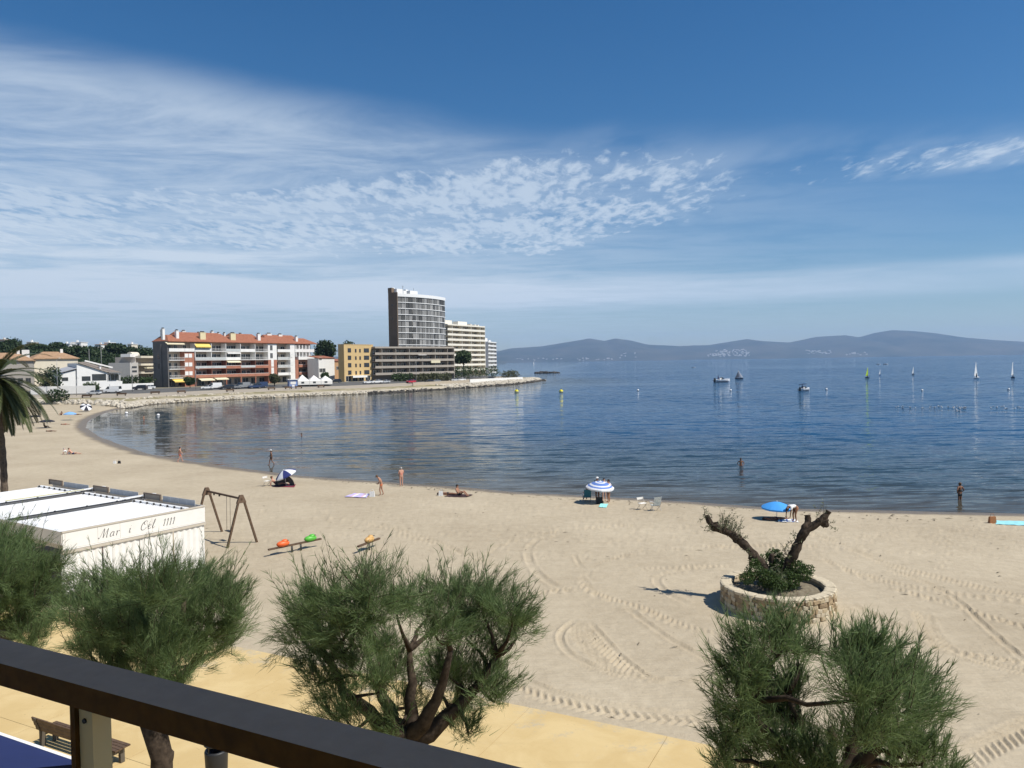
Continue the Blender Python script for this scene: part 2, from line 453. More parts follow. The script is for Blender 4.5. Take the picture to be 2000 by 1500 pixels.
    M = bpy.data.materials.new('sand'); M.use_nodes = True; M.node_tree.nodes.clear(); N = NT(M.node_tree)
    tc = N.n('ShaderNodeTexCoord').outputs['Object']
    sd = N.n('ShaderNodeAttribute', attribute_name='shore').outputs['Fac']
    n1 = N.noise(tc, .12, 4, .6); n2 = N.noise(tc, 1.7, 5, .65); n3 = N.noise(tc, 60, 3, .7)
    f = N.math('ADD', N.math('MULTIPLY', n1, .45), N.math('MULTIPLY', n2, .35)); f = N.math('ADD', f, N.math('MULTIPLY', n3, .25))
    c = N.mix(N.n('ShaderNodeMapRange', {0: f, 1: .38, 2: .66}).outputs[0], (.345, .283, .194), (.480, .408, .292))
    stv = N.n('ShaderNodeMapping', {'Vector': tc, 'Scale': (.35, 2.6, 1.0), 'Rotation': (0, 0, .12)}).outputs[0]
    sk = N.step(N.noise(stv, .9, 5, .7, .5), .60, .74)
    c = N.mix(N.math('MULTIPLY', sk, .28), c, (.22, .18, .13))
    wn = N.math('ADD', sd, N.math('MULTIPLY', N.math('SUBTRACT', N.noise(tc, .35, 4), .5), 2.0))
    wet = N.step(wn, 2.6, .9)
    c = N.mix(N.math('MULTIPLY', wet, .82), c, (.115, .085, .055))
    bv = N.math('ADD', N.math('MULTIPLY', N.noise(tc, 3.0, 5, .65), 1.0), N.math('MULTIPLY', N.noise(stv, 3.0, 4, .6), 1.0))
    bmp = N.n('ShaderNodeBump', {'Strength': .9, 'Distance': .05, 'Height': bv}).outputs[0]
    bmp = N.n('ShaderNodeBump', {'Strength': .35, 'Distance': .012, 'Height': N.noise(tc, 30, 3, .7), 'Normal': bmp}).outputs[0]
    ro = N.math('SUBTRACT', .95, N.math('MULTIPLY', wet, .55))
    b = N.n('ShaderNodeBsdfPrincipled', {'Base Color': c, 'Roughness': ro, 'Specular IOR Level': .25, 'Normal': bmp})
    N.n('ShaderNodeOutputMaterial', {0: b.outputs[0]})
    me = np_mesh('beach_sand', V, grid_faces(nr, nc), M, True)
    attr(me, 'shore', d.reshape(-1))
    o = link('beach', me); tag(o, kind='structure')
build_sand()

# ------------------------------------------------------------------ sea
def build_sea():
    Dd = np.concatenate([np.linspace(30, 420, 300), np.geomspace(425, 20500, 70)])
    tt = np.concatenate([-np.geomspace(.95, 3.0, 6)[::-1], np.linspace(-.93, .93, 240), np.geomspace(.95, 3.0, 6)])
    X = Dd[:, None] * tt[None]; Y = np.repeat(Dd[:, None], len(tt), 1)
    X = np.clip(X, -23000, 23000)
    d = -shore_dist(X, Y)
    V = np.stack([X, Y, np.full(X.shape, SEA_Z)], -1).reshape(-1, 3)
    M = bpy.data.materials.new('sea_water'); M.use_nodes = True; M.node_tree.nodes.clear(); N = NT(M.node_tree)
    geo = N.n('ShaderNodeNewGeometry').outputs['Position']
    sd = N.n('ShaderNodeAttribute', attribute_name='depth').outputs['Fac']
    pat = N.noise(geo, .02, 4, .6)
    c = N.mix(N.step(sd, -1, 16), (.060, .054, .040), (.026, .044, .055))
    c = N.mix(N.step(sd, 10, 70), c, (.012, .062, .140))
    c = N.mix(N.step(N.math('MULTIPLY', pat, N.step(sd, 20, 120)), .5, .6), c, (.009, .052, .120))
    # ripples: long crests roughly along the beach, calmer in the lee of the far bank
    pos = N.n('ShaderNodeSeparateXYZ', {0: geo})
    lee = N.step(N.math('ADD', pos.outputs[0], N.math('MULTIPLY', pos.outputs[1], -.10)), -75, 25, .13, 1.0)
    gust = N.step(N.noise(N.n('ShaderNodeMapping', {'Vector': geo, 'Scale': (.004, .016, 1.0)}).outputs[0], 1.0, 4, .6), .30, .70, .55, 1.35)
    amp = N.math('MULTIPLY', N.math('MULTIPLY', lee, gust), N.step(sd, 0, 14, .35, 1.0))
    def slopes(scale, rot, sc, det):
        mp = N.n('ShaderNodeMapping', {'Vector': geo, 'Scale': (.17 * sc, 1.0 * sc, 1.0), 'Rotation': (0, 0, rot)}).outputs[0]
        v = N.n('ShaderNodeVectorMath', {0: N.noise(mp, 1.0, det, .5, .5, out=1), 1: (.5, .5, .5)}, operation='SUBTRACT').outputs[0]
        return N.n('ShaderNodeVectorMath', {0: v, 1: (scale * .55, scale, 0)}, operation='MULTIPLY').outputs[0]
    sl = slopes(.17 * WAVE, R(10), .42, 2)
    sl = N.n('ShaderNodeVectorMath', {0: sl, 1: slopes(.34 * WAVE, R(-6), 1.3, 3)}, operation='ADD').outputs[0]
    sl = N.n('ShaderNodeVectorMath', {0: sl, 1: slopes(.16 * WAVE, R(30), 5.0, 1)}, operation='ADD').outputs[0]
    sl = N.n('ShaderNodeVectorMath', {0: sl, 'Scale': amp}, operation='SCALE').outputs[0]
    bmp = N.n('ShaderNodeVectorMath', {0: N.n('ShaderNodeVectorMath', {0: sl, 1: (0, 0, 1)}, operation='ADD').outputs[0]}, operation='NORMALIZE').outputs[0]
    b = N.n('ShaderNodeBsdfPrincipled', {'Base Color': c, 'Roughness': .045, 'IOR': 1.11, 'Specular IOR Level': .5, 'Normal': bmp})
    N.n('ShaderNodeOutputMaterial', {0: b.outputs[0]})
    me = np_mesh('sea', V, grid_faces(*X.shape), M, True)
    attr(me, 'depth', d.reshape(-1))
    tag(link('sea', me), kind='structure')
WAVE = 3.8
build_sea()

# ------------------------------------------------------------------ far bank
def build_bank():
    offs = np.array([-8, -3, 0, .7, 1.5, 2.7, 4, 6, 9, 11, 12, 12.3, 13, 16, 22, 24, 28, 34, 36, 60, 110])
    P = FRONT[:-4]
    seg = []
    for i in range(len(P) - 1):
        n = max(2, int(np.hypot(*(P[i + 1] - P[i])) / 1.6)); n = min(n, 30)
        seg += [P[i] + (P[i + 1] - P[i]) * k / n for k in range(n)]
    # a heightfield on a regular grid, finer near the water line
    xs = np.concatenate([np.linspace(-900, -190, 40)[:-1], np.linspace(-190, 40, 200)])
    ys = np.concatenate([np.linspace(205, 470, 230), np.linspace(475, 1400, 50)])
    X, Y = np.meshgrid(xs, ys)
    X = X + (Y - 205) * .0
    d = bank_dist(X, Y)
    Z = np.interp(d, *BZ) + hill_z(X, Y)
    Z = Z + np.clip(d / 3, 0, 1) * np.clip((12 - d) / 3, 0, 1) * .25 * fbm(X * .3, Y * .3, 3, 4)
    V = np.stack([X, Y, Z], -1).reshape(-1, 3)
    M = bpy.data.materials.new('bank_ground'); M.use_nodes = True; M.node_tree.nodes.clear(); N = NT(M.node_tree)
    tc = N.n('ShaderNodeTexCoord').outputs['Object']
    sd = N.n('ShaderNodeAttribute', attribute_name='inland').outputs['Fac']
    nz = N.noise(tc, .25, 5, .65)
    w = N.math('ADD', sd, N.math('MULTIPLY', N.math('SUBTRACT', nz, .5), 3.0))
    c = N.mix(N.step(w, .2, 1.5), (.10, .085, .06), (.42, .37, .28))
    gr = N.mix(N.step(nz, .42, .6), (.20, .175, .09), (.36, .31, .21))
    c = N.mix(N.step(w, 3.5, 6), c, gr)
    c = N.mix(N.step(sd, 11.5, 12.2), c, N.mix(nz, (.30, .26, .205), (.40, .35, .28)))
    c = N.mix(N.step(sd, 25, 26), c, N.mix(nz, (.085, .085, .083), (.13, .128, .122)))
    c = N.mix(N.step(sd, 44, 48), c, N.mix(nz, (.16, .15, .11), (.24, .21, .15)))
    b = N.n('ShaderNodeBsdfPrincipled', {'Base Color': c, 'Roughness': .92, 'Specular IOR Level': .2})
    N.n('ShaderNodeOutputMaterial', {0: b.outputs[0]})
    me = np_mesh('far_bank', V, grid_faces(*X.shape), M, False)
    attr(me, 'inland', d.reshape(-1))
    tag(link('far_bank_ground', me), kind='structure')
build_bank()

# ------------------------------------------------------------------ mountains across the gulf
def build_mountains():
    prof = [(400, 700), (700, 696), (900, 692), (970, 686), (1000, 680), (1060, 676), (1110, 668), (1150, 661), (1180, 666), (1200, 661), (1230, 665), (1262, 673), (1320, 676), (1380, 674),
            (1420, 667), (1450, 662), (1480, 666), (1530, 669), (1580, 658), (1635, 655), (1660, 659), (1690, 650), (1722, 645), (1760, 647), (1800, 651), (1850, 659), (1900, 664), (1960, 668), (2000, 670), (2100, 668), (2300, 676), (2700, 690)]
    DM = 16000.0; KM = DM / 9000
    px = np.array([(at_d(u, v, DM).x, at_d(u, v, DM).z) for u, v in prof])
    xs = np.linspace(-6000, 11500, 520) * KM; ys = np.concatenate([np.linspace(-1500, 0, 46), np.linspace(60, 1500, 24)])
    ridge = np.interp(xs, px[:, 0], px[:, 1], left=20, right=40)
    X, Yo = np.meshgrid(xs, ys)
    X = X / KM; n = fbm(X / 900, Yo / 700 + 3, 5, 31); n2 = fbm(X / 260, Yo / 300, 4, 33)
    f = np.clip(1 + Yo / 1500, 0, 1) ** .85; f = np.where(Yo > 0, np.clip(1 - Yo / 1500, 0, 1), f)
    shape = f * (1 + .30 * n * (1 - f)) - .0
    Z = ridge[None] * shape + KM * (26 * n2 * f * (1 - f) * 3 + 3.0 * n2 * (np.abs(Yo) < 100))
    Z = np.where(np.abs(Yo) >= 1499, -6, np.maximum(Z, -3))
    edge = np.abs(Yo) >= 1499; X = X * KM; Yo = Yo * KM
    V = np.stack([X, Yo + DM, Z - .5], -1).reshape(-1, 3)
    V[:, 1] += -.06 * V[:, 0]
    V[:, 2] *= (V[:, 1] - Yo.reshape(-1)) / DM     # the range runs askew, nearer on the right
    M = mat('mountain_scrub', (.028, .038, .026), .95, scale=.0013, col2=(.090, .082, .058), spec=.1)
    me = np_mesh('mountains', V, grid_faces(*X.shape), M, True)
    tag(link('mountains', me), kind='structure')
    # white towns at their foot
    T = MB()
    rnd = random.Random(3)
    bpy.context.view_layer.update(); mo = bpy.data.objects['mountains']
    for (u0, u1, v0, v1, n) in ((1395, 1465, 683, 696, 85), (1380, 1420, 691, 697, 20), (1570, 1625, 684, 692, 26), (1600, 1700, 688, 694, 14), (1010, 1200, 700, 704, 30), (1210, 1262, 690, 700, 9)):
        for k in range(n):
            u = rnd.uniform(u0, u1); v = rnd.uniform(v0, v1)
            ok, p, nn, ix = mo.ray_cast(Vector((0, 0, CAM_Z)), ray(u, v))
            if not ok: continue
            s = rnd.uniform(4, 9) * KM
            T.bx(p.x - s, p.x + s, p.y - 5, p.y + 20, p.z - 10, p.z + rnd.uniform(4, 10) * KM)
    o = T.build('hillside_town', mat('town_white', (.72, .68, .62), .8))
    tag(o, 'scatter of tiny white houses at the foot of the far mountains', 'town', kind='stuff')
build_mountains()

def build_haze():
    M = bpy.data.materials.new('sea_haze'); M.use_nodes = True; M.node_tree.nodes.clear(); N = NT(M.node_tree)
    v = N.n('ShaderNodeVolumePrincipled', {'Color': (.48, .70, 1.0, 1), 'Density': HAZE, 'Anisotropy': .15})
    o = N.n('ShaderNodeOutputMaterial'); N.t.links.new(v.outputs[0], o.inputs['Volume'])
    mb = MB().bx(-24500, 24500, -200, 21500, -12, 720)
    h = mb.build('haze', M); tag(h, kind='stuff')
HAZE = 0.42e-4
build_haze()

# ------------------------------------------------------------------ yellow promenade of concrete slabs
def build_promenade():
    base = MB()
    A, B, C_, D_ = prom(-45, 0.0, .07), prom(40, 0.0, .07), prom(40, 32, .07), prom(-45, 32, .07)
    vs = [A, B, C_, D_] + [Vector((p.x, p.y, -.4)) for p in (A, B, C_, D_)]
    base.add(vs, [(0, 3, 2, 1), (0, 1, 5, 4), (1, 2, 6, 5), (2, 3, 7, 6), (3, 0, 4, 7)])
    root = base.build('promenade', mat('joint_dark', (.14, .11, .06), .95)); tag(root, kind='structure')
    M = bpy.data.materials.new('yellow_concrete'); M.use_nodes = True; M.node_tree.nodes.clear(); N = NT(M.node_tree)
    tc = N.n('ShaderNodeTexCoord').outputs['Object']
    oi = N.n('ShaderNodeObjectInfo').outputs['Random']
    geo = N.n('ShaderNodeNewGeometry').outputs['Position']
    n1 = N.noise(geo, .55, 5, .65, .6); n2 = N.noise(geo, 5, 5, .7)
    c = N.mix(N.step(n1, .34, .66), (.53, .385, .175), (.60, .455, .225))
    c = N.mix(N.math('MULTIPLY', oi, .18), c, (.47, .35, .17))
    c = N.mix(N.step(n2, .58, .72, 0, .25), c, (.52, .44, .30))
    st = N.n('ShaderNodeMapping', {'Vector': geo, 'Rotation': (0, 0, .9), 'Scale': (.25, 2.2, 1)}).outputs[0]
    c = N.mix(N.step(N.noise(st, 1.1, 4, .6, .5), .56, .72, 0, .22), c, (.43, .31, .14))
    rel = N.n('ShaderNodeVectorMath', {0: geo, 1: tuple(EA)}, operation='SUBTRACT').outputs[0]
    inn = N.n('ShaderNodeVectorMath', {0: rel, 1: tuple(EN)}, operation='DOT_PRODUCT').outputs['Value']
    sn = N.math('SUBTRACT', N.math('ADD', N.math('MULTIPLY', N.noise(geo, .8, 5, .65), 1.0), N.math('MULTIPLY', N.noise(geo, 9, 4, .7), .35)), N.math('MULTIPLY', inn, .085))
    c = N.mix(N.step(sn, .62, .80, 0, .85), c, (.42, .36, .255))
    c = N.mix(N.step(N.noise(geo, 2.6, 4, .7, 1.0), .66, .72, 0, .45), c, (.33, .24, .11))
    c = N.mix(N.step(N.noise(geo, 13, 2, .5), .73, .78, 0, .6), c, (.24, .18, .09))
    bmp = N.n('ShaderNodeBump', {'Strength': .25, 'Distance': .01, 'Height': N.noise(geo, 45, 4, .7)}).outputs[0]
    b = N.n('ShaderNodeBsdfPrincipled', {'Base Color': c, 'Roughness': .85, 'Specular IOR Level': .3, 'Normal': bmp})
    N.n('ShaderNodeOutputMaterial', {0: b.outputs[0]})
    w, h = 4.2, 3.6
    sm = MB().bx(0.008, w - .008, -h + .008, -.008, -.08, 0).mesh('slab', M)
    for i in range(-9, 8):
        for j in range(5):
            p = prom(i * w, j * h, .12 + random.uniform(-.003, .003))
            o = link('slab', sm, root, p, PROM_YAW)
build_promenade()
# ------------------------------------------------------------------ materials used nearby
bark = mat('tamarisk_bark', (.030, .022, .016), .95, col2=(.080, .060, .044), scale=9, bump=.012, bscale=22, spec=.1)
pale_bark = mat('scarred_bark', (.16, .12, .085), .95, col2=(.34, .27, .20), scale=6, bump=.02, bscale=12, spec=.1)
white_paint = mat('white_paint', (.78, .78, .76), .45, var=.04)
white_canvas = mat('white_canvas', (.74, .72, .67), .8, var=.05, scale=2)
beige_metal = mat('beige_metal', (.50, .45, .37), .5, var=.06)
dark_metal = mat('dark_metal', (.035, .033, .032), .45, var=.2)
wood_brown = mat('stained_wood', (.070, .042, .024), .6, col2=(.135, .085, .050), scale=7, bump=.003, bscale=40)
black_plastic = mat('black_plastic', (.02, .021, .023), .5)

def leaf_mat(name, c1, c2, trans=.3, rough=.6):
    if name in MATS: return MATS[name]
    M = bpy.data.materials.new(name); M.use_nodes = True; M.node_tree.nodes.clear(); N = NT(M.node_tree)
    rnd = N.n('ShaderNodeNewGeometry').outputs['Random Per Island']
    tc = N.n('ShaderNodeTexCoord').outputs['Object']
    f = N.math('ADD', N.math('MULTIPLY', rnd, .65), N.math('MULTIPLY', N.noise(tc, 1.1, 3, .6), .45), clamp=True)
    c = N.mix(f, c1, c2)
    b = N.n('ShaderNodeBsdfPrincipled', {'Base Color': c, 'Roughness': rough, 'Specular IOR Level': .25})
    t = N.n('ShaderNodeBsdfTranslucent', {'Color': c})
    sh = N.n('ShaderNodeMixShader', {0: trans, 1: b.outputs[0], 2: t.outputs[0]})
    N.n('ShaderNodeOutputMaterial', {0: sh.outputs[0]})
    MATS[name] = M
    return M
def nrm(a): return a / np.maximum(np.linalg.norm(a, axis=-1, keepdims=True), 1e-9)
def blades(base, dirs, length, width, droop=None, mi=None):
    """three-point tapering ribbons from arrays; returns verts, triangles"""
    n = len(base)
    side = nrm(np.cross(dirs, RNG.normal(size=(n, 3))))
    bend = nrm(RNG.normal(size=(n, 3))) * .16 if droop is None else droop
    mid = base + dirs * (length * .5)[:, None] + bend * (length * .12)[:, None]
    tip = base + dirs * length[:, None] + bend * (length * .5)[:, None]
    w = (width / 2)[:, None]
    V = np.stack([base - side * w, base + side * w, mid - side * w * .8, mid + side * w * .8, tip], 1).reshape(-1, 3)
    o = (np.arange(n) * 5)[:, None]
    T = np.concatenate([o + np.array([[0, 1, 3]]), o + np.array([[0, 3, 2]]), o + np.array([[2, 3, 4]])], 0)
    return V, T

# ------------------------------------------------------------------ tamarisks on the promenade
tam_green = leaf_mat('tamarisk_green', (.082, .138, .046), (.185, .248, .102), .44)
def tamarisk(label, base, trunk_px, puffs, D0, limbs, seed, fork_px, den=1.0, trunk_r=.2):
    """puffs: picture centres and radii of the feathery heads; each becomes a cluster in space about distance D0"""
    rnd = random.Random(seed); rg = np.random.default_rng(seed)
    t = thing('tamarisk_tree', label, 'tree', base, 0, 'tamarisk trees along the promenade')
    b = Vector(base)
    heads = []
    spread = max(abs(p[0] - trunk_px) for p in puffs)
    for (u, v, r) in puffs:
        q = min(1, abs(u - trunk_px) / (spread + 1))
        D = D0 + rnd.choice((-1, 1)) * rnd.uniform(.1, 1.0) * 1.5 * math.sqrt(max(.05, 1 - q * q))
        heads.append((at_d(u, v + 42, D) - b, r / F * D0))
    fork = at_d(fork_px[0], fork_px[1], D0) - b; fork_z = fork.z
    T = MB()
    T.tube([(0, 0, -.1), (rnd.uniform(-.06, .06), 0, fork_z * .35), (rnd.uniform(-.08, .08), 0.03, fork_z * .7), fork], [trunk_r * 1.25, trunk_r, trunk_r * .92, trunk_r * 1.05], 12)
    for k in range(9):
        z = rnd.uniform(.2, fork_z); a = rnd.uniform(0, 6.28)
        T.ell((math.cos(a) * trunk_r * .8, math.sin(a) * trunk_r * .8, z), (trunk_r * .45, trunk_r * .45, trunk_r * .6), 7, 5, 0, jit=.15)
    big = []
    for (u, v, dd) in limbs:
        e = at_d(u, v, D0 + dd) - b
        c = fork + (e - fork) * .5 + Vector(((e.x - fork.x) * .20, (e.y - fork.y) * .20, -(e.z - fork.z) * .16))
        pts = []
        for k in range(8):
            s = k / 7
            p = fork * (1 - s) ** 2 + c * 2 * s * (1 - s) + e * s * s
            if 0 < k < 7: p += Vector((rnd.uniform(-.05, .05), rnd.uniform(-.05, .05), rnd.uniform(-.04, .04)))
            pts.append(p)
        T.tube(pts, [trunk_r * (.68 - .50 * k / 7) for k in range(8)], 9)
        big.append(pts)
    Bv, Bd, Bl, Bw = [], [], [], []
    Tv = []
    vs_ = [p[1] for p in puffs]; v0_, v1_ = min(vs_), max(vs_)
    for (c, r), pf in zip(heads, puffs):
        best = min(((p - c).length + .9 * max(0, p.z - c.z + .3), i, j) for i, pts in enumerate(big) for j, p in enumerate(pts) if j >= 3)
        src = big[best[1]][best[2]]
        mid = src + (c - src) * .5 + Vector((0, 0, -.12 * (c - src).length * .5)) + Vector((rnd.uniform(-.08, .08), rnd.uniform(-.08, .08), 0))
        bp = [src, src + (mid - src) * .6 + Vector((rnd.uniform(-.05, .05),) * 3), mid, c - Vector((0, 0, r * .3)), c + Vector((rnd.uniform(-.1, .1), rnd.uniform(-.1, .1), r * .45))]
        T.tube(bp, [.050, .040, .030, .018, .006], 6)
        # twigs fanning out of the head, each twig feathered with fine strands
        nt = int(38 * (r / .6) ** 1.5 * den * (1.08 - .50 * (pf[1] - v0_) / (v1_ - v0_))) + 7
        out = Vector((c.x, c.y, 0)); 
        if out.length > 0: out.normalize()
        for k in range(nt):
            d = Vector((rnd.gauss(0, 1), rnd.gauss(0, 1), rnd.gauss(0, .8)))
            d = (d.normalized() * .95 + out * .22 + Vector((0, 0, .62))).normalized()
            L = r * rnd.uniform(.75, 1.5)
            s = c + Vector((rnd.gauss(0, .30), rnd.gauss(0, .30), rnd.gauss(-.12, .22))) * r
            e = s + d * L
            if k % 3 == 0: T.tube([s, (s + e) / 2 + Vector((0, 0, .03)), e], [.0075, .005, .002], 3, cap=False)
            n = int(105 * L / .6)
            f = rg.uniform(.0, 1.0, n) ** .8
            pos = np.array(s)[None] + np.array(e - s)[None] * f[:, None] + rg.normal(size=(n, 3)) * .045
            dr = nrm(np.array(d)[None] * 1.0 + np.array([0, 0, .30])[None] + rg.normal(size=(n, 3)) * .36)
            Bv.append(pos); Bd.append(dr); Bl.append(rg.uniform(.10, .27, n)); Bw.append(rg.uniform(.005, .0085, n))
        # long loose shoots on top and on the outside
        ns = int(13 * den) + 6
        for k in range(ns):
            d = (Vector((rnd.gauss(0, .35), rnd.gauss(0, .35), 1.0)) + out * rnd.uniform(0, .9)).normalized()
            s = c + Vector((rnd.gauss(0, .4), rnd.gauss(0, .4), rnd.uniform(.0, .45))) * r
            L = r * rnd.uniform(.9, 1.9); e = s + d * L
            T.tube([s, (s + e) / 2, e], [.0065, .0045, .0015], 3, cap=False)
            n = 26; f = rg.uniform(.1, 1, n)
            pos = np.array(s)[None] + np.array(e - s)[None] * f[:, None]
            dr = nrm(np.array(d)[None] + rg.normal(size=(n, 3)) * .36)
            Bv.append(pos); Bd.append(dr); Bl.append(rg.uniform(.07, .2, n)); Bw.append(rg.uniform(.006, .011, n))
    T.build('trunk', bark, t)
    V, Fc = blades(np.concatenate(Bv), np.concatenate(Bd), np.concatenate(Bl), np.concatenate(Bw))
    o = link('crown', np_mesh('tamarisk_crown', V, Fc, tam_green), t); o['kind'] = 'stuff'
    return t
# trees stand in one row parallel to the promenade edge
ROW_T = 9.9
def row_point(u):
    """the point of the tree row seen in picture column u"""
    a = (u - 1000) / F
    p0 = prom(0, ROW_T, 0); s = (a * p0.y - p0.x) / (ED.x - a * ED.y)
    return prom(s, ROW_T, .12)
tb = [row_point(u) for u in (-60, 292, 805, 1612)]
tamarisk('tamarisk tree furthest left, beside the white pergola, cut by the picture edge', tb[0], -60,
         [(30, 1060, 60), (85, 1085, 45), (20, 1120, 60), (78, 1140, 46), (30, 1185, 52), (70, 1185, 36), (-40, 1090, 80), (-80, 1050, 80), (-130, 1120, 80), (-60, 1160, 70), (-160, 1080, 70), (60, 1215, 32), (-10, 1045, 50)],
         tb[0].y, [(30, 1110, -.4), (-60, 1080, .5), (-140, 1120, 0), (80, 1150, .4)], 11, (-50, 1250))
tamarisk('tamarisk tree in front of the white pergola sign, thick pale trunk behind the rail', tb[1], 292,
         [(178, 1142, 46), (225, 1122, 56), (300, 1115, 58), (370, 1115, 54), (425, 1128, 48), (455, 1150, 34), (198, 1180, 56), (270, 1165, 70), (345, 1165, 64), (410, 1180, 55), (178, 1228, 42), (230, 1245, 56), (305, 1245, 56), (375, 1240, 52),
          (430, 1215, 40), (205, 1290, 42), (285, 1300, 40), (345, 1290, 40), (250, 1205, 60), (330, 1210, 60)],
         tb[1].y, [(210, 1180, -.3), (280, 1150, .6), (360, 1170, -.5), (410, 1220, .3), (200, 1270, .2)], 12, (290, 1385), trunk_r=.23)
tamarisk('middle tamarisk tree with dark forked limbs standing alone before the open sand', tb[2], 805,
         [(600, 1168, 52), (655, 1140, 62), (715, 1130, 62), (775, 1150, 46), (690, 1195, 60), (630, 1225, 46), (620, 1285, 38), (668, 1310, 44), (835, 1150, 50), (890, 1135, 60), (945, 1145, 58), (1000, 1165, 42), (910, 1190, 56), (965, 1205, 50), (855, 1195, 44), (740, 1225, 44),
          (700, 1262, 52), (770, 1262, 44), (880, 1268, 52), (945, 1280, 50), (855, 1300, 46), (905, 1318, 46), (965, 1318, 36), (655, 1358, 34), (690, 1378, 32), (770, 1378, 34), (800, 1330, 36), (880, 1370, 36), (915, 1385, 26), (590, 1200, 36), (1010, 1195, 28), (740, 1300, 36)],
         tb[2].y, [(640, 1290, -.3), (725, 1290, .5), (800, 1270, .2), (880, 1270, -.4), (970, 1280, .3)], 13, (802, 1447), den=.86, trunk_r=.24)
tamarisk('tamarisk tree at the right before the round stone planter, two feathery heads', tb[3], 1612,
         [(1465, 1245, 50), (1525, 1215, 52), (1558, 1232, 38), (1440, 1300, 48), (1490, 1310, 60), (1538, 1310, 46), (1440, 1370, 52), (1500, 1375, 60), (1545, 1370, 44), (1415, 1430, 42), (1470, 1435, 50), (1530, 1440, 50),
          (1655, 1245, 42), (1700, 1270, 60), (1755, 1285, 56), (1800, 1320, 42), (1672, 1310, 48), (1720, 1340, 64), (1780, 1360, 48), (1690, 1395, 50), (1650, 1420, 46), (1760, 1425, 44), (1800, 1440, 38), (1740, 1470, 44), (1590, 1430, 36), (1610, 1480, 40), (1540, 1490, 40), (1430, 1490, 38), (1690, 1240, 40), (1830, 1490, 36)],
         tb[3].y, [(1470, 1370, -.3), (1540, 1350, .4), (1680, 1380, .4), (1740, 1370, -.3), (1620, 1420, 0)], 14, (1628, 1545), den=1.05, trunk_r=.2)

# ------------------------------------------------------------------ balcony, rail and awning
RN = Vector((-ED.y, ED.x, 0)); RN = RN if RN.y > 0 else -RN           # outward from the hotel
def bal(s, n, z): return Vector((ED.x * s + RN.x * n, ED.y * s + RN.y * n, z))
def bal_root(name, label, cat, s, n, z): return thing(name, label, cat, bal(s, n, z), PROM_YAW)
anod = mat('grey_rail_top', (.27, .25, .225), .75, var=.07, scale=26, spec=.2, bump=.0006, bscale=240)
brown_rail = mat('brown_rail_side', (.095, .044, .008), .6, var=.25, scale=30, spec=.12)
post_cream = mat('cream_post', (.68, .53, .27), .6, var=.05)
def build_balcony():
    # local x along the rail, local y outward
    far_n, near_n, ztop = .919, .839, CAM_Z - .55
    r = bal_root('balcony_railing', 'brown balcony handrail with grey top running across the lower left corner', 'railing', 0, 0, ztop)
    mb = MB()
    mb.add([(-6, near_n, 0), (6, near_n, 0), (6, far_n, 0), (-6, far_n, 0), (-6, near_n + .001, -.012), (6, near_n + .001, -.012), (6, far_n, -.012), (-6, far_n, -.012)], [(0, 1, 2, 3), (4, 7, 6, 5), (2, 6, 7, 3), (0, 3, 7, 4), (1, 5, 6, 2), (0, 4, 5, 1)])
    mb.build('rail_top', anod, r)
    MB().bx(-6, 6, near_n, near_n + .012, -.043, -.0005).bx(-6, 6, near_n + .0125, far_n - .004, -.040, -.0125).build('rail_side', brown_rail, r)
    # posts stand under the rail
    p = at_z(194, 1440, ztop - .3)
    sx = None
    d = ray(193, 1440); d2 = Vector((d.x, d.y, 0)); k = (near_n + .045) / d2.dot(RN); q = d2 * k; sx = q.dot(ED)
    for i, s in enumerate((sx, sx - 1.12, sx + 1.5)):
        P = MB()
        P.bx(s - .016, s + .020, near_n + .02, near_n + .056, -.95, -.0435)
        P.bx(s - .030, s - .0165, near_n + .012, near_n + .060, -.95, -.0437, 1)
        o = P.build('post', [post_cream, brown_rail], r)
        H = MB(); H.tube([(s + .001, near_n + .0195, -.075), (s + .001, near_n + .0165, -.075)], .0045, 10); H.build('screw', dark_metal, o)
    MB().bx(-6, 6, near_n + .022, near_n + .05, -.93, -.90).build('bottom_rail', brown_rail, r)
    b = bal_root('hotel_balcony', 'balcony slab and wall of the hotel that the picture is taken from', 'balcony', 0, 0, 0)
    MB().bx(-7, 7, -1.2, 1.0, CAM_Z - 1.75, CAM_Z - 1.55).build('floor_slab', white_paint, b)
    MB().bx(-7, 9, -1.2, 1.62, CAM_Z + 1.62, CAM_Z + 1.82).build('shade_ceiling', white_paint, b)  # unseen ceiling added above the view, overhanging far enough to shade the rail
    MB().bx(-7, 9, -1.45, -1.2, CAM_Z - 1.75, CAM_Z + 1.82).build('back_wall', white_paint, b)
    # blue awning over the terrace below
    za = CAM_Z - 2.45
    A = at_z(5, 1437, za); B = at_z(172, 1486, za)
    navy = mat('blue_awning_cloth', (.008, .017, .085), .75, var=.10, scale=6)
    aw = thing('terrace_awning', 'deep blue cloth awning below the balcony rail, bottom left corner', 'awning', A, PROM_YAW)
    L = (B - A).dot(ED); a0 = -2.0
    n0 = (A - Vector((0, 0, za))).dot(RN)
    M_ = MB()
    n = 14
    for i in range(n):
        x0 = a0 + (L - a0) * i / n; x1 = a0 + (L - a0) * (i + 1) / n
        M_.add([(x0, 0, 0), (x1, 0, 0), (x1, -(n0 - 1.05), .75), (x0, -(n0 - 1.05), .75)], [(0, 1, 2, 3)])
    M_.build('cloth', navy, aw)
    MB().bx(a0, L, -.005, .02, -.03, .004).build('front_bar', white_paint, aw)
    V_ = MB(); V_.bx(a0, L, .021, .026, -.24, -.006); V_.build('valance', navy, aw)
build_balcony()

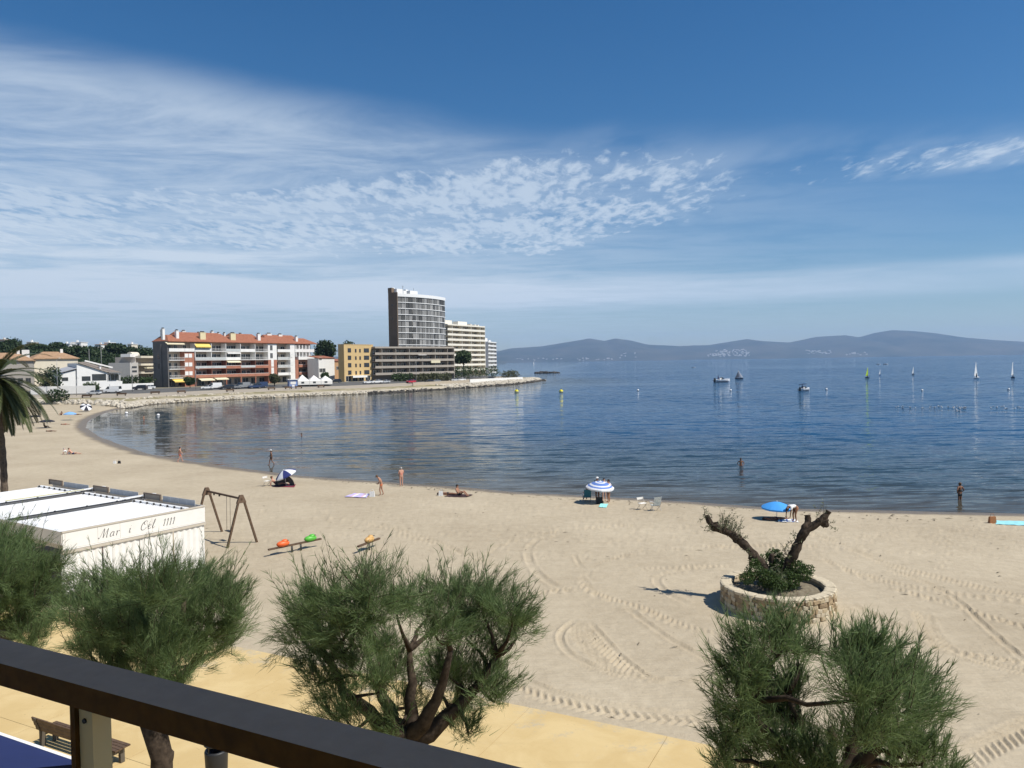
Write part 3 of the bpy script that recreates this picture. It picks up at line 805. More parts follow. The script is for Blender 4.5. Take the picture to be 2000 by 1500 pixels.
# ------------------------------------------------------------------ bench, bin, bowl
def build_bench():
    base = at_z(80, 1458, .12); end = at_z(228, 1494, .12)
    L = (end - base).length
    r = thing('park_bench', 'dark wooden slatted bench seen from behind, shaded, on the yellow promenade', 'bench', base, PROM_YAW)
    # local x along, y outward (towards the sea)
    for k, z in enumerate((.52, .66, .80)):
        MB().box((L / 2, -.02 - .05 * k, z), (L + .3, .035, .115), 0, Matrix.Rotation(R(14), 3, 'X')).build('back_slat', wood_brown, r)
    for k in range(4):
        MB().bx(-.15, L + .15, .10 + k * .115, .10 + k * .115 + .10, .42, .455).build('seat_slat', wood_brown, r)
    for x in (.02, L - .02):
        lg = MB(); lg.bx(x - .05, x + .05, -.02, .10, 0, .46); lg.bx(x - .045, x + .045, .34, .46, 0, .419); lg.bx(x - .04, x + .04, .1005, .3395, .30, .40)
        lg.bar((x, -.01, .44), (x, -.16, .86), .07, .035)
        lg.build('leg', mat('bench_leg', (.10, .085, .065), .8, bump=.004), r)
build_bench()
def build_bin():
    p = at_z(424, 1530, .12)
    r = thing('litter_bin', 'black cylindrical litter bin behind the rail at the bottom edge', 'litter bin', p, PROM_YAW)
    b = MB(); pr = [(.22, .05), (.25, .12), (.27, .6), (.28, .82), (.27, .86), (.22, .86), (.21, .5), (.0, .45)]
    n = 24; vs = [(q[0] * math.cos(2 * math.pi * k / n), q[0] * math.sin(2 * math.pi * k / n), q[1]) for q in pr for k in range(n)]
    fs = [(j * n + k, j * n + (k + 1) % n, (j + 1) * n + (k + 1) % n, (j + 1) * n + k) for j in range(len(pr) - 1) for k in range(n)]
    b.add(vs, fs, 0, True); b.build('body', black_plastic, r)
    MB().tube([(0, 0, 0), (0, 0, .5)], .045, 10).build('post', dark_metal, r)
    MB().tube([(0, 0, 1.02), (0, 0, 1.05), (0, 0, 1.09)], [.29, .29, .2], 24).build('lid', black_plastic, r)
    for a in (0.6, 2.7, 4.8): MB().bar((.25 * math.cos(a), .25 * math.sin(a), .80), (.25 * math.cos(a), .25 * math.sin(a), 1.03), .03, .02).build('lid_bracket', dark_metal, r)
build_bin()
shrub_green = leaf_mat('shrub_green', (.030, .060, .016), (.085, .125, .035), .3)
yellow_green = leaf_mat('yellow_green', (.12, .14, .03), (.22, .23, .06), .35)
olive_leaf = leaf_mat('olive_leaf', (.10, .12, .060), (.20, .21, .125), .25)
def leaf_cloud(name, parent, blobs, n, size, m, seed=1, stretch=1.9, loc=(0, 0, 0), stuff=True):
    """many leaf-sized diamonds spread through blobs (centre, radii)"""
    rg = np.random.default_rng(seed); P = []
    tot = sum(b[1][0] * b[1][1] * b[1][2] for b in blobs) ** 1.0
    for c, r in blobs:
        k = max(6, int(n * r[0] * r[1] * r[2] / tot))
        d = nrm(rg.normal(size=(k, 3))); q = rg.uniform(.25, 1, k) ** .45
        P.append(np.array(c)[None] + d * np.array(r)[None] * (q * (1 + .10 * rg.normal(size=k)))[:, None])
    P = np.concatenate(P); k = len(P)
    a = nrm(rg.normal(size=(k, 3))); b = nrm(np.cross(a, rg.normal(size=(k, 3))))
    s = (size * rg.uniform(.6, 1.35, k))[:, None]
    V = np.stack([P - a * s * stretch / 2, P + b * s / 2, P + a * s * stretch / 2, P - b * s / 2], 1).reshape(-1, 3)
    Fq = np.arange(k * 4).reshape(-1, 4)
    o = link(name, np_mesh(name, V, Fq, m), parent, loc)
    if stuff: o['kind'] = 'stuff'
    return o
def build_bowl():
    p = at_z(8, 1243, .12)
    r = thing('plant_bowl', 'dark oblong plant trough with yellow green plants beside the pergola', 'planter', p, PROM_YAW)
    b = MB(); n = 20; pr = [(.55, 0), (.72, .12), (.82, .42), (.78, .44), (.70, .36), (0, .34)]
    vs = [(q[0] * 1.25 * math.cos(2 * math.pi * k / n), q[0] * .6 * math.sin(2 * math.pi * k / n), q[1]) for q in pr for k in range(n)]
    b.add(vs, [(j * n + k, j * n + (k + 1) % n, (j + 1) * n + (k + 1) % n, (j + 1) * n + k) for j in range(len(pr) - 1) for k in range(n)], 0, True)
    b.build('trough', mat('dark_trough', (.035, .030, .026), .8), r)
    leaf_cloud('plants', r, [((-.4, 0, .6), (.4, .3, .35)), ((.2, 0, .75), (.5, .35, .5)), ((.6, .05, .55), (.3, .25, .25))], 700, .06, yellow_green, 4)
build_bowl()

# ------------------------------------------------------------------ round stone planter
stone_mats = [mat('stone_' + n, c, .92, var=.16, scale=4, bump=.012, bscale=14, spec=.15) for n, c in (('buff', (.42, .34, .22)), ('tan', (.36, .27, .165)), ('pale', (.50, .43, .31)), ('brown', (.27, .20, .125)))]
def rock_mesh(name, m, seed, sx=1, sy=1, sz=1, seg=8, jit=.22):
    random.seed(seed); b = MB(); b.ell((0, 0, 0), (.5 * sx, .5 * sy, .5 * sz), seg, 5, 0, jit=jit); me = b.mesh(name, m); return me
PL = at_d(1518, 1145, 32.3); PL_H = .95; PL_R = 2.30
def block_mesh(name, m, seed):
    """rough-hewn block: bevelled box with wandering corners, unit size"""
    bm = bmesh.new(); bmesh.ops.create_cube(bm, size=1.0)
    bmesh.ops.bevel(bm, geom=bm.edges[:], offset=.14, segments=1, affect='EDGES', profile=.5)
    rr = random.Random(seed)
    for v in bm.verts: v.co += Vector((rr.uniform(-.05, .05), rr.uniform(-.05, .05), rr.uniform(-.05, .05)))
    me = bpy.data.meshes.new(name); bm.to_mesh(me); bm.free(); me.materials.append(m); return me
def build_planter():
    z0 = 0.0
    r = thing('stone_planter', 'big round planter of rough buff stones standing on the sand', 'planter', (PL.x, PL.y, z0))
    core = MB(); n = 48
    pr = [(PL_R - .10, -.1), (PL_R - .10, PL_H - .06), (PL_R - .40, PL_H - .06), (PL_R - .40, .0)]
    vs = [(q[0] * math.cos(2 * math.pi * k / n), q[0] * math.sin(2 * math.pi * k / n), q[1]) for q in pr for k in range(n)]
    core.add(vs, [(j * n + k, j * n + (k + 1) % n, (j + 1) * n + (k + 1) % n, (j + 1) * n + k) for j in range(3) for k in range(n)], 0, True)
    core.build('mortar_wall', mat('mortar', (.30, .24, .16), .95, bump=.02, bscale=9), r)
    soil = MB(); m_ = 10
    vs = [(0, 0, PL_H - .12)]; fs = []
    for j in range(1, m_ + 1):
        rr = (PL_R - .40) * j / m_
        for k in range(n): vs.append((rr * math.cos(2 * math.pi * k / n), rr * math.sin(2 * math.pi * k / n), PL_H - .12 - .16 * (j / m_) ** 2 + random.uniform(-.025, .025)))
    fs = [(0, 1 + k, 1 + (k + 1) % n) for k in range(n)] + [(1 + (j - 1) * n + k, 1 + j * n + k, 1 + j * n + (k + 1) % n, 1 + (j - 1) * n + (k + 1) % n) for j in range(1, m_) for k in range(n)]
    soil.add(vs, fs); soil.build('soil', mat('dry_soil', (.11, .085, .055), .95, col2=(.22, .19, .13), scale=5), r)
    meshes = [block_mesh('stone', stone_mats[k % 4], 40 + k) for k in range(8)]
    rr = random.Random(5)
    rows = [0.0, .19, .36, .54, .71]; hs = [.21, .19, .20, .19, .20]
    for j in range(5):
        a = rr.uniform(0, .2)
        while a < 2 * math.pi:
            w = rr.uniform(.13, .40)
            link('stone', rr.choice(meshes), r, ((PL_R - .07) * math.cos(a), (PL_R - .07) * math.sin(a), rows[j] + hs[j] / 2 - .03 + rr.uniform(-.02, .02)), a + rr.uniform(-.10, .10), (rr.uniform(.16, .24), w * 1.0, hs[j] * rr.uniform(.80, 1.12))).rotation_euler[0] = rr.uniform(-.16, .16)
            a += w / PL_R
    rim = [block_mesh('rim_stone', stone_mats[2], 70 + k) for k in range(5)]
    a = 0
    while a < 2 * math.pi - .05:
        w = rr.uniform(.28, .50)
        link('rim_stone', rr.choice(rim), r, ((PL_R - .2) * math.cos(a), (PL_R - .2) * math.sin(a), PL_H - .06), a, (.46, w * 1.0, .15 + rr.uniform(-.012, .012)))
        a += w / (PL_R - .1)
build_planter()
def build_planter_tree():
    D = 32.6
    base = at_d(1508, 1140, D); base.z = PL_H - .14
    t = thing('pollarded_tree', 'bare pollarded tree with two dark stubby limbs growing in the stone planter', 'tree', base)
    def P(u, v, dd=0): return at_d(u, v, D + dd) - base
    T = MB()
    def limb(pts, r0, r1, n=10):
        pts = [Vector(p) for p in pts]; cc = catmull(pts, 4); m_ = len(cc)
        rads = [(r0 + (r1 - r0) * k / (m_ - 1)) * random.uniform(.82, 1.18) for k in range(m_)]
        T.tube([Vector(p) for p in cc], rads, n)
    limb([(0, 0, -.2), P(1505, 1128), P(1484, 1098, .3), P(1460, 1070, .6), P(1432, 1046, .9), P(1404, 1032, 1.1), P(1388, 1022, 1.3), P(1380, 1006, 1.4)], .24, .125)
    limb([(0.15, 0, -.2), P(1532, 1118, -.1), P(1549, 1085, -.2), P(1562, 1055, -.2), P(1573, 1038, -.3), P(1596, 1022, -.3), P(1612, 1008, -.3), P(1619, 998, -.3)], .25, .11)
    limb([P(1564, 1050, -.2), P(1572, 1030, -.25), P(1578, 1020, -.1), P(1577, 1006, 0)], .155, .125)
    limb([P(1512, 1126), P(1506, 1100, .1), P(1509, 1082, .1)], .12, .09)
    for (u, v, dd) in ((1470, 1085, .4), (1440, 1052, .8), (1398, 1029, 1.2), (1540, 1100, -.2), (1556, 1070, -.2), (1610, 1020, -.3), (1519, 1122, 0), (1494, 1115, .1)):
        T.ell(P(u, v, dd), (.2, .2, .22), 8, 6, 0, jit=.25)
    T.build('trunk', bark, t)
    TW = MB(); pos = []; rr = random.Random(9)
    def spray(u, v, dd, n, L, up, spread):
        s0 = P(u, v, dd)
        for k in range(n):
            d = Vector((rr.gauss(up[0], spread), rr.gauss(0, spread), rr.gauss(up[1], spread))).normalized(); l = L * rr.uniform(.5, 1.1)
            s = s0 + Vector((rr.gauss(0, .12), rr.gauss(0, .12), rr.gauss(0, .05)))
            m1 = s + d * l * .5 + Vector((rr.gauss(0, .06),) * 3); e = m1 + (d + Vector((rr.gauss(0, .4), rr.gauss(0, .4), rr.gauss(0, .4)))).normalized() * l * .5
            TW.tube([s, m1, e], [.014, .009, .003], 4, cap=False)
            for q in range(9):
                f = rr.uniform(.3, 1); p = s + (m1 - s) * min(1, f * 2) if f < .5 else m1 + (e - m1) * (f * 2 - 1); pos.append(p)
    spray(1380, 1010, 1.4, 7, .55, (-.6, .2), .5); spray(1395, 1028, 1.2, 6, .5, (-.8, -.3), .4)
    spray(1412, 1036, 1.0, 22, .95, (.25, 1.0), .35); spray(1428, 1046, .9, 18, .85, (.35, .9), .35); spray(1440, 1052, .8, 8, .6, (.5, .7), .4)
    spray(1600, 1018, -.3, 5, 1.0, (.15, 1.2), .15); spray(1612, 1018, -.3, 2, .9, (1, -.4), .15); spray(1556, 1060, -.2, 7, .5, (-.7, .4), .35)
    spray(1540, 1085, -.2, 9, .6, (-.6, .6), .4); spray(1470, 1085, .4, 4, .5, (-.3, .6), .3)
    TW.build('twigs', mat('twig', (.12, .09, .06), .9), t)['kind'] = 'stuff'
    pts = np.array([tuple(p) for p in pos]); n = len(pts); pts = pts + RNG.normal(size=(n, 3)) * .03
    V, Fc = blades(pts, nrm(RNG.normal(size=(n, 3))), RNG.uniform(.09, .17, n), RNG.uniform(.025, .04, n))
    o = link('sprig_leaves', np_mesh('sprig_leaves', V, Fc, olive_leaf), t); o['kind'] = 'stuff'
    b = at_d(1515, 1140, 32.3); b.z = PL_H - .2
    s = thing('green_shrub', 'leafy green shrub filling the middle of the stone planter around the bare limbs', 'shrub', b)
    def Q(u, v, r, dd=0):
        p = at_d(u, v, 32.3 + dd) - b; return (tuple(p), (r, r, r * .8))
    leaf_cloud('foliage', s, [Q(1475, 1115, .38), Q(1460, 1128, .35, -.4), Q(1492, 1092, .26, .9), Q(1512, 1084, .36, 1.0), Q(1535, 1096, .28, .9), Q(1556, 1108, .42), Q(1570, 1122, .36, -.3), Q(1500, 1130, .5, -.5), Q(1540, 1132, .5, -.4), Q(1520, 1108, .4, .3), Q(1520, 1142, .36, -.9), Q(1474, 1100, .28, .3), Q(1580, 1112, .25)], 8500, .05, shrub_green, 6)
    leaf_cloud('dry_stems', s, [Q(1475, 1118, .4), Q(1556, 1118, .45), Q(1515, 1130, .6, -.4)], 520, .03, olive_leaf, 8, stretch=9)
    st = MB()
    for k in range(16):
        a = rr.uniform(0, 6.28); q = rr.uniform(.3, .9)
        st.tube([(rr.uniform(-.2, .2), rr.uniform(-.2, .2), 0), (math.cos(a) * q * .6, math.sin(a) * q * .6, .5), (math.cos(a) * q, math.sin(a) * q, rr.uniform(.6, 1.2))], [.02, .014, .006], 5)
    st.build('stems', bark, s)
build_planter_tree()

# ------------------------------------------------------------------ white pergola of the beach restaurant
def build_pergola():
    HT = 3.3
    C = at_z(121, 1038.6, HT); E = at_z(399, 987, HT)      # front-left and right top corners of the sign
    ax = (E - C); W_ = ax.length; yaw = math.atan2(ax.y, ax.x)
    r = thing('restaurant_pergola', 'white louvred beach restaurant pergola with a lettered fascia and canvas side curtains', 'pergola', (C.x, C.y, 0), yaw)
    # local x: along the lettered side (towards the sea); local y: to the left, away along the beach (+y)
    canvas = white_canvas; frame = beige_metal
    alu = mat('white_aluminium', (.80, .80, .79), .35, var=.03, spec=.5)
    nb = 3; bay = 5.2
    fh = .80                                         # fascia height
    f = MB().bx(0, W_, -.03, .0, HT - fh, HT - .06); f.build('sign_fascia', canvas, r)
    MB().bx(-.03, W_ + .03, -.06, .09, HT - .0595, HT).build('top_edge', frame, r)
    MB().bx(-.02, W_ + .02, -.05, .06, HT - fh - .20, HT - fh - .002).build('beam', frame, r)
    MB().bx(.05, W_ - .02, -.065, -.052, HT - fh - .055, HT - fh - .015).build('beam_lip', white_paint, r)
    for x in (.10, 1.55, 2.6, 4.2): MB().bx(x, x + .012, -.034, -.031, HT - fh + .01, HT - .07).build('seam', mat('seam_grey', (.45, .42, .37), .8), r)
    # curtains under the beam: gently pleated canvas in panels
    pw = W_ / 4
    for k in range(4):
        cb = MB(); n = 26; x0 = k * pw + .04; x1 = (k + 1) * pw - .03
        for i in range(n):
            a, b = x0 + (x1 - x0) * i / n, x0 + (x1 - x0) * (i + 1) / n
            ya, yb = .02 + .025 * math.sin(i * 1.3), .02 + .025 * math.sin((i + 1) * 1.3)
            cb.add([(a, ya, .14), (b, yb, .14), (b, yb, HT - fh - .201), (a, ya, HT - fh - .201)], [(0, 1, 2, 3)], 0, True)
        cb.build('curtain', canvas, r)
    # end fascia (short side facing the promenade) grey in shade
    MB().bx(-.03, 0.0, .001, nb * bay, HT - fh * .75, HT - .01).build('end_fascia', canvas, r)
    MB().bx(-.02, .06, .062, nb * bay, HT - fh * .75 - .18, HT - fh * .75 - .002).build('end_beam', frame, r)
    MB().bx(W_, W_ + .03, .001, nb * bay, HT - .32, HT - .01).build('end_fascia', canvas, r)
    for b in range(nb + 1):
        for x in (0.06, W_ * .5, W_ - .06):
            MB().bx(x - .06, x + .06, b * bay - .0 + .065, b * bay + .185, .08, HT - fh - .203 if b == 0 else HT - .2).build('post', frame if b else white_paint, r)
    # bays with louvre blades; gutters and raised canopy strips between them
    lv = MB().bx(.35, W_ - .95, -.085, .085, -.012, .012).mesh('louvre', alu)
    for b in range(nb):
        y0 = b * bay
        MB().bx(.0, W_, y0 + .10, y0 + .30, HT - .24, HT - .075).build('side_gutter', alu, r)
        MB().bx(.0, .34, y0 + .301, y0 + bay - .101, HT - .24, HT - .05).build('end_gutter', alu, r)
        MB().bx(W_ - .94, W_ - .70, y0 + .301, y0 + bay - .101, HT - .20, HT - .02).build('end_gutter', alu, r)
        n = 23
        for k in range(n):
            o = link('louvre', lv, r, (0, y0 + .42 + k * (bay - .75) / (n - 1), HT - .12), 0); o.rotation_euler = (R(9), 0, 0)
        # clamps along the sea-side gutter
        for k in range(8):
            y = y0 + .5 + k * (bay - .9) / 7
            MB().bx(W_ - 1.02, W_ - .945, y - .03, y + .03, HT - .12, HT + .02).build('clamp', dark_metal, r)
        if b > 0:
            # white flashing strip raised over the joint, its dark gap below, bracket at the sea end
            MB().bx(.0, W_ + .5, y0 - .10, y0 + .22, HT + .09, HT + .13).build('joint_cover', alu, r)
            MB().bx(.1, W_ - .1, y0 - .02, y0 + .10, HT - .05, HT + .03).build('joint_rail', mat('gutter_grey', (.16, .16, .16), .6), r)
            for x in (.6, 2.2, 3.8, 5.4, W_ - .35): MB().bx(x, x + .08, y0 + .02, y0 + .08, HT + .031, HT + .089).build('strut', dark_metal, r)
        # low canvas panels on the far (sea) edge of the roof
        for k in range(4):
            y = y0 + .35 + k * .72
            MB().bx(W_ - .30, W_ - .285, y, y + .70, HT - .02, HT + .28).build('wind_panel', mat('grey_canvas', (.50, .51, .52), .8), r)
        fr = MB(); ya, yb = y0 + 3.4, y0 + 5.0
        fr.bx(W_ - .33, W_ - .25, ya, yb, HT + .26, HT + .32); fr.bx(W_ - .33, W_ - .25, ya, ya + .07, HT - .02, HT + .259); fr.bx(W_ - .33, W_ - .25, yb - .07, yb, HT - .02, HT + .259)
        fr.bx(W_ - .30, W_ - .28, ya + .071, yb - .071, HT, HT + .258, 1)
        fr.build('roof_frame', [mat('brown_frame', (.16, .12, .09), .6), mat('taupe_panel', (.34, .29, .24), .8)], r)
    MB().bx(W_ * .3, W_ - .8, 2 * bay - .12, 2 * bay - .09, HT + .131, HT + .15).build('yellow_strip', mat('yellow_cloth', (.75, .68, .22), .8), r)
    # interior floor coloured dark so the shade reads under the roof
    MB().bx(.1, W_ - .1, .3, nb * bay, .02, .10).build('deck', mat('deck_shade', (.16, .12, .09), .8), r)
    # lettering in slanted script strokes: Mar i Cel 1111
    ink = mat('sign_ink', (.035, .033, .035), .8)
    G = {'M': ([[(-.14, .10), (-.08, .0), (.02, .06), (.28, .95), (.36, 1.0)], [(.36, 1.0), (.42, .0)], [(.42, .0), (.80, 1.0)], [(.80, 1.0), (.82, .05), (.92, .03)]], 1.05),
         'a': ([[(.42, .42), (.28, .52), (.08, .35), (.06, .06), (.2, .0), (.38, .2), (.44, .5)], [(.44, .5), (.42, .06), (.55, .05)]], .62),
         'r': ([[(.02, .45), (.12, .5), (.12, .0)], [(.12, .3), (.26, .5), (.42, .46)]], .5),
         'i': ([[(.04, .45), (.14, .5), (.10, .08), (.22, .02), (.30, .1)], [(.16, .74), (.18, .82)]], .4),
         'C': ([[(.78, .80), (.70, .98), (.45, 1.0), (.16, .72), (.08, .3), (.24, .02), (.52, .02), (.78, .26)], [(.45, 1.0), (.34, .86), (.40, .66), (.55, .62)]], .84),
         'e': ([[(.06, .26), (.38, .34), (.34, .52), (.16, .48), (.06, .22), (.18, .01), (.44, .12)]], .48),
         'l': ([[(.04, .2), (.30, .8), (.28, 1.05), (.18, .9), (.12, .1), (.24, .0), (.38, .14)]], .42),
         '1': ([[(-.02, .72), (.18, .95), (.16, .0)], [(.06, 0), (.26, 0)]], .44)}
    x = 1.62; sc = .40; zb = HT - fh + .17
    text = 'Mar i Cel 1111'
    Ltr = None
    for ch in text:
        if ch == ' ': x += .40; continue
        st, adv = G[ch]; k = .85 if ch == '1' else 1.0
        Ltr = MB()
        for s in st:
            pp = catmull([(p[0] * sc * k + p[1] * sc * k * .30, p[1] * sc * k) for p in s], 5) if len(s) > 2 else np.array([(p[0] * sc * k + p[1] * sc * k * .30, p[1] * sc * k) for p in s])
            for i in range(len(pp) - 1):
                a, b = pp[i], pp[i + 1]; d = b - a; L = math.hypot(*d)
                if L < 1e-6: continue
                w = .010 + .022 * max(0, -d[1] / L) + .006 * abs(d[0] / L)         # thick downstrokes like a broad pen
                nx, nz = -d[1] / L * w / 2 + 0, d[0] / L * w / 2
                q = [(a[0] + nx, a[1] + nz), (a[0] - nx, a[1] - nz), (b[0] - nx, b[1] - nz), (b[0] + nx, b[1] + nz)]
                Ltr.add([(x + u, -.034 - .0002 * i, zb + v) for u, v in q], [(0, 1, 2, 3)])
        Ltr.build('letter', ink, r)
        x += adv * sc * k * 1.12
build_pergola()

# ------------------------------------------------------------------ date palm
def build_palm():
    D = 50.0
    cw = at_d(-14, 742, D); bx = at_d(10, 930, D).x - .2
    base = Vector((bx, D, 0))
    t = thing('date_palm', 'date palm with drooping glossy fronds at the left picture edge', 'palm', base)
    top = cw - base
    T = MB(); pts = []; rad = []
    for k in range(26):
        f = k / 25; pts.append(Vector((top.x * f ** 1.6 + .22 * math.sin(f * 3.1), 0, top.z * f))); rad.append((.21 - .03 * f) * (1.0 + (.12 if k % 2 else -.05)) + (.10 * max(0, f - .85) / .15))
    T.tube(pts, rad, 10, smooth=False)
    rr = random.Random(21)
    T.build('trunk', mat('palm_bark', (.060, .045, .032), .95, col2=(.15, .115, .085), scale=7, bump=.02), t)
    H = MB()
    for k in range(40):
        a = rr.uniform(0, 6.28); z = top.z - rr.uniform(.2, 1.3)
        p = Vector((top.x + math.cos(a) * .25, math.sin(a) * .25, z)); q = p + Vector((math.cos(a) * .3, math.sin(a) * .3, .35))
        H.bar(p, q, .09, .03)
    H.build('leaf_bases', mat('leaf_base', (.09, .06, .035), .9), t)
    pm = leaf_mat('palm_leaf', (.028, .042, .014), (.085, .098, .038), .15, .34)
    n = 64
    for k in range(n):
        az = k * 2.39996 + rr.uniform(-.2, .2); f = k / n
        el = R(50 - 100 * f ** .8 + rr.uniform(-6, 6)); L = rr.uniform(4.0, 4.8) * (1 if f < .8 else .88)
        d = Vector((math.cos(az) * math.cos(el), math.sin(az) * math.cos(el), math.sin(el)))
        pts = []; p = top.copy() + Vector((0, 0, .1)); dd = d.copy(); m_ = 16
        for i in range(m_):
            pts.append(p.copy()); p = p + dd * (L / (m_ - 1))
            dd = (dd + Vector((0, 0, -.058 - .085 * (i / m_) * math.cos(el * .6)))).normalized()
        fb = MB(); fb.tube(pts, [.035 * (1 - .85 * i / (m_ - 1)) for i in range(m_)], 4, cap=False)
        side0 = Vector((-math.sin(az), math.cos(az), 0))
        for i in range(1, m_ - 1):
            for h in range(4):
                s = (i + h / 4) / (m_ - 1); j = min(int(s * (m_ - 1)), m_ - 2); q = pts[j] + (pts[j + 1] - pts[j]) * (s * (m_ - 1) - j)
                tg = (pts[j + 1] - pts[j]).normalized(); up = side0.cross(tg).normalized()
                if up.z < 0: up = -up
                ll = .62 * math.sin(math.pi * min(1, .12 + s * .86)) ** .7 + .06
                for sg in (-1, 1):
                    ld = (side0 * sg * .62 + tg * .85 + up * .22 + Vector((0, 0, -.05))).normalized()
                    w = ld.cross(up).normalized() * .028
                    e = q + ld * ll + Vector((0, 0, -.10 * ll)); mq = q + ld * ll * .5
                    fb.add([q - w * .6, q + w * .6, mq + w, e, mq - w], [(0, 1, 2, 4), (4, 2, 3)])
        fb.build('frond', pm, t)
build_palm()

# ------------------------------------------------------------------ playground
def build_swing():
    A = at_z(492, 1064, 0); a0 = at_d(471, 974, A.y)
    B_ = at_d(404, 966, A.y + 3.0)
    ht = a0.z
    dirx = Vector((B_.x - a0.x, B_.y - a0.y, 0)); L = dirx.length; yaw = math.atan2(dirx.y, dirx.x)
    r = thing('swing_set', 'rust brown A-frame playground swing on the sand beside the pergola', 'swing', (a0.x, a0.y, 0), yaw)
    MB().bar((-.1, 0, ht), (L + .1, 0, ht), .10, .10).build('crossbar', wood_brown, r)
    spread = .95
    for x in (0, L):
        for s in (-1, 1):
            MB().bar((x, s * .10, ht + .10), (x, s * spread, -.1), .11, .11, 0, (1, 0, 0)).build('leg', wood_brown, r)
        g = MB(); g.add([(x - .07, -.3, ht - .25), (x - .07, .3, ht - .25), (x - .07, .10, ht + .22), (x - .07, -.10, ht + .22)] + [(x + .07, -.3, ht - .25), (x + .07, .3, ht - .25), (x + .07, .10, ht + .22), (x + .07, -.10, ht + .22)], [(0, 1, 2, 3), (7, 6, 5, 4), (0, 4, 5, 1), (2, 6, 7, 3), (1, 5, 6, 2), (0, 3, 7, 4)])
        g.build('gusset', mat('rust_plate', (.13, .085, .055), .8, bump=.003), r)
    # one swing seat left hanging, one hanger without a seat
    x = L * .36
    for dx in (-.22, .22): MB().tube([(x + dx, 0, ht - .05), (x + dx + .03, .02, .62)], .012, 5).build('chain', dark_metal, r)
    MB().bx(x - .25, x + .31, -.11, .13, .58, .62).build('seat', black_plastic, r)
    for xx in (L * .62, L * .78): MB().bx(xx - .05, xx + .05, -.03, .03, ht - .16, ht - .051).build('hanger', dark_metal, r)
build_swing()
def seesaw(label, p0, p1, zz, seats, posts):
    a = at_z(*p0, zz); b = at_z(*p1, zz); c = (a + b) / 2; d = b - a; L = d.length; yaw = math.atan2(d.y, d.x)
    r = thing('seesaw', label, 'seesaw', (c.x, c.y, 0), yaw)
    MB().bar((-L / 2, 0, zz - .02), (L / 2, 0, zz + .02), .14, .09).build('beam', wood_brown, r)
    for x in posts:
        q = MB(); q.tube([(x, -.06, -.1), (x, -.02, zz - .05)], .04, 8); q.tube([(x + .12, .05, -.1), (x + .06, .02, zz - .05)], .03, 8); q.build('post', dark_metal, r)
    for (x, col, nm) in seats:
        s = MB(); s.ell((x, 0, zz + .16), (.40, .20, .17), 12, 8); s.ell((x + .10, 0, zz + .27), (.20, .16, .13), 10, 7); s.bx(x - .24, x + .18, -.12, .12, zz + .046, zz + .12)
        o = s.build('seat', mat(nm, col, .45, var=.08), r)
        h = MB(); h.tube([(x + .24, -.2, zz + .34), (x + .24, .2, zz + .34)], .018, 6); h.build('handle', dark_metal, o)
seesaw('brown beam seesaw with an orange seat and a green seat', (524, 1073), (627, 1053), .42, ((-.75, (.75, .13, .03), 'orange_plastic'), (.95, (.10, .42, .05), 'green_plastic')), (-.25, .3))
seesaw('short rocker with a faded yellow seat, right of the longer seesaw', (699, 1067), (741, 1052), .42, ((.05, (.55, .33, .12), 'faded_yellow_plastic'),), (-.02,))
# ------------------------------------------------------------------ buildings on the far bank
glass_dark = mat('window_glass', (.030, .036, .042), .12, var=.3, scale=.4, spec=.6)
shade_glass = mat('shaded_glass', (.06, .065, .07), .2, var=.3, scale=.3)
frame_white = mat('window_frame', (.70, .69, .66), .6)
plaster_white = mat('white_plaster', (.74, .73, .70), .85, var=.05, scale=.5)
plaster_cream = mat('cream_plaster', (.66, .60, .48), .85, var=.07, scale=.4)
plaster_yellow = mat('ochre_plaster', (.56, .40, .19), .88, var=.06, scale=.3)
plaster_grey = mat('grey_render', (.165, .155, .145), .9, var=.14, scale=.4)
brick_red = mat('red_brick', (.36, .155, .10), .88, var=.12, scale=.6)
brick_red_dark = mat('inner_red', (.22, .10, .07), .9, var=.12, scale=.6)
tile_red = mat('terracotta_tiles', (.215, .078, .042), .88, col2=(.34, .135, .078), scale=1.4, bump=.05, bscale=3)
tile_tan = mat('tan_tiles', (.29, .17, .095), .88, col2=(.40, .26, .155), scale=1.2)
tile_grey = mat('grey_brown_tiles', (.17, .14, .115), .9, col2=(.25, .21, .175), scale=1.0)
awn_yellow = mat('yellow_awning', (.72, .52, .13), .75, var=.06)
awn_cream = mat('cream_awning', (.70, .63, .44), .75, var=.06)
concrete = mat('warm_concrete', (.36, .32, .27), .9, var=.1, scale=.4)
tower_brown = mat('tower_brown', (.175, .128, .09), .9, var=.12, scale=.25)
rail_glass = mat('balustrade_glass', (.48, .50, .49), .3, var=.1, scale=.5)

def facade(u0, D0, u1, D1, zb):
    """a facade seen between two picture columns at two distances"""
    a = at_d(u0, 700, D0); b = at_d(u1, 700, D1)
    A = Vector((a.x, a.y, zb)); B = Vector((b.x, b.y, zb)); d = B - A
    return A, d.length, math.atan2(d.y, d.x)
def fu(A, yaw, u):
    """distance along a facade seen in picture column u"""
    a = (u - 1000) / F; c, s = math.cos(yaw), math.sin(yaw)
    return (a * A.y - A.x) / (c - a * s)
def window_mesh(w, h, fm=None, gm=None, fr=.07, mull=True):
    b = MB()
    b.bx(-w / 2, w / 2, -.07, 0, 0, fr); b.bx(-w / 2, w / 2, -.07, 0, h - fr, h)
    b.bx(-w / 2, -w / 2 + fr, -.07, 0, fr, h - fr); b.bx(w / 2 - fr, w / 2, -.07, 0, fr, h - fr)
    if mull: b.bx(-fr / 2, fr / 2, -.068, 0, fr, h - fr)
    b.bx(-w / 2 + fr, w / 2 - fr, -.03, -.005, fr, h - fr, 1)
    return b.mesh('window', [fm or frame_white, gm or glass_dark])

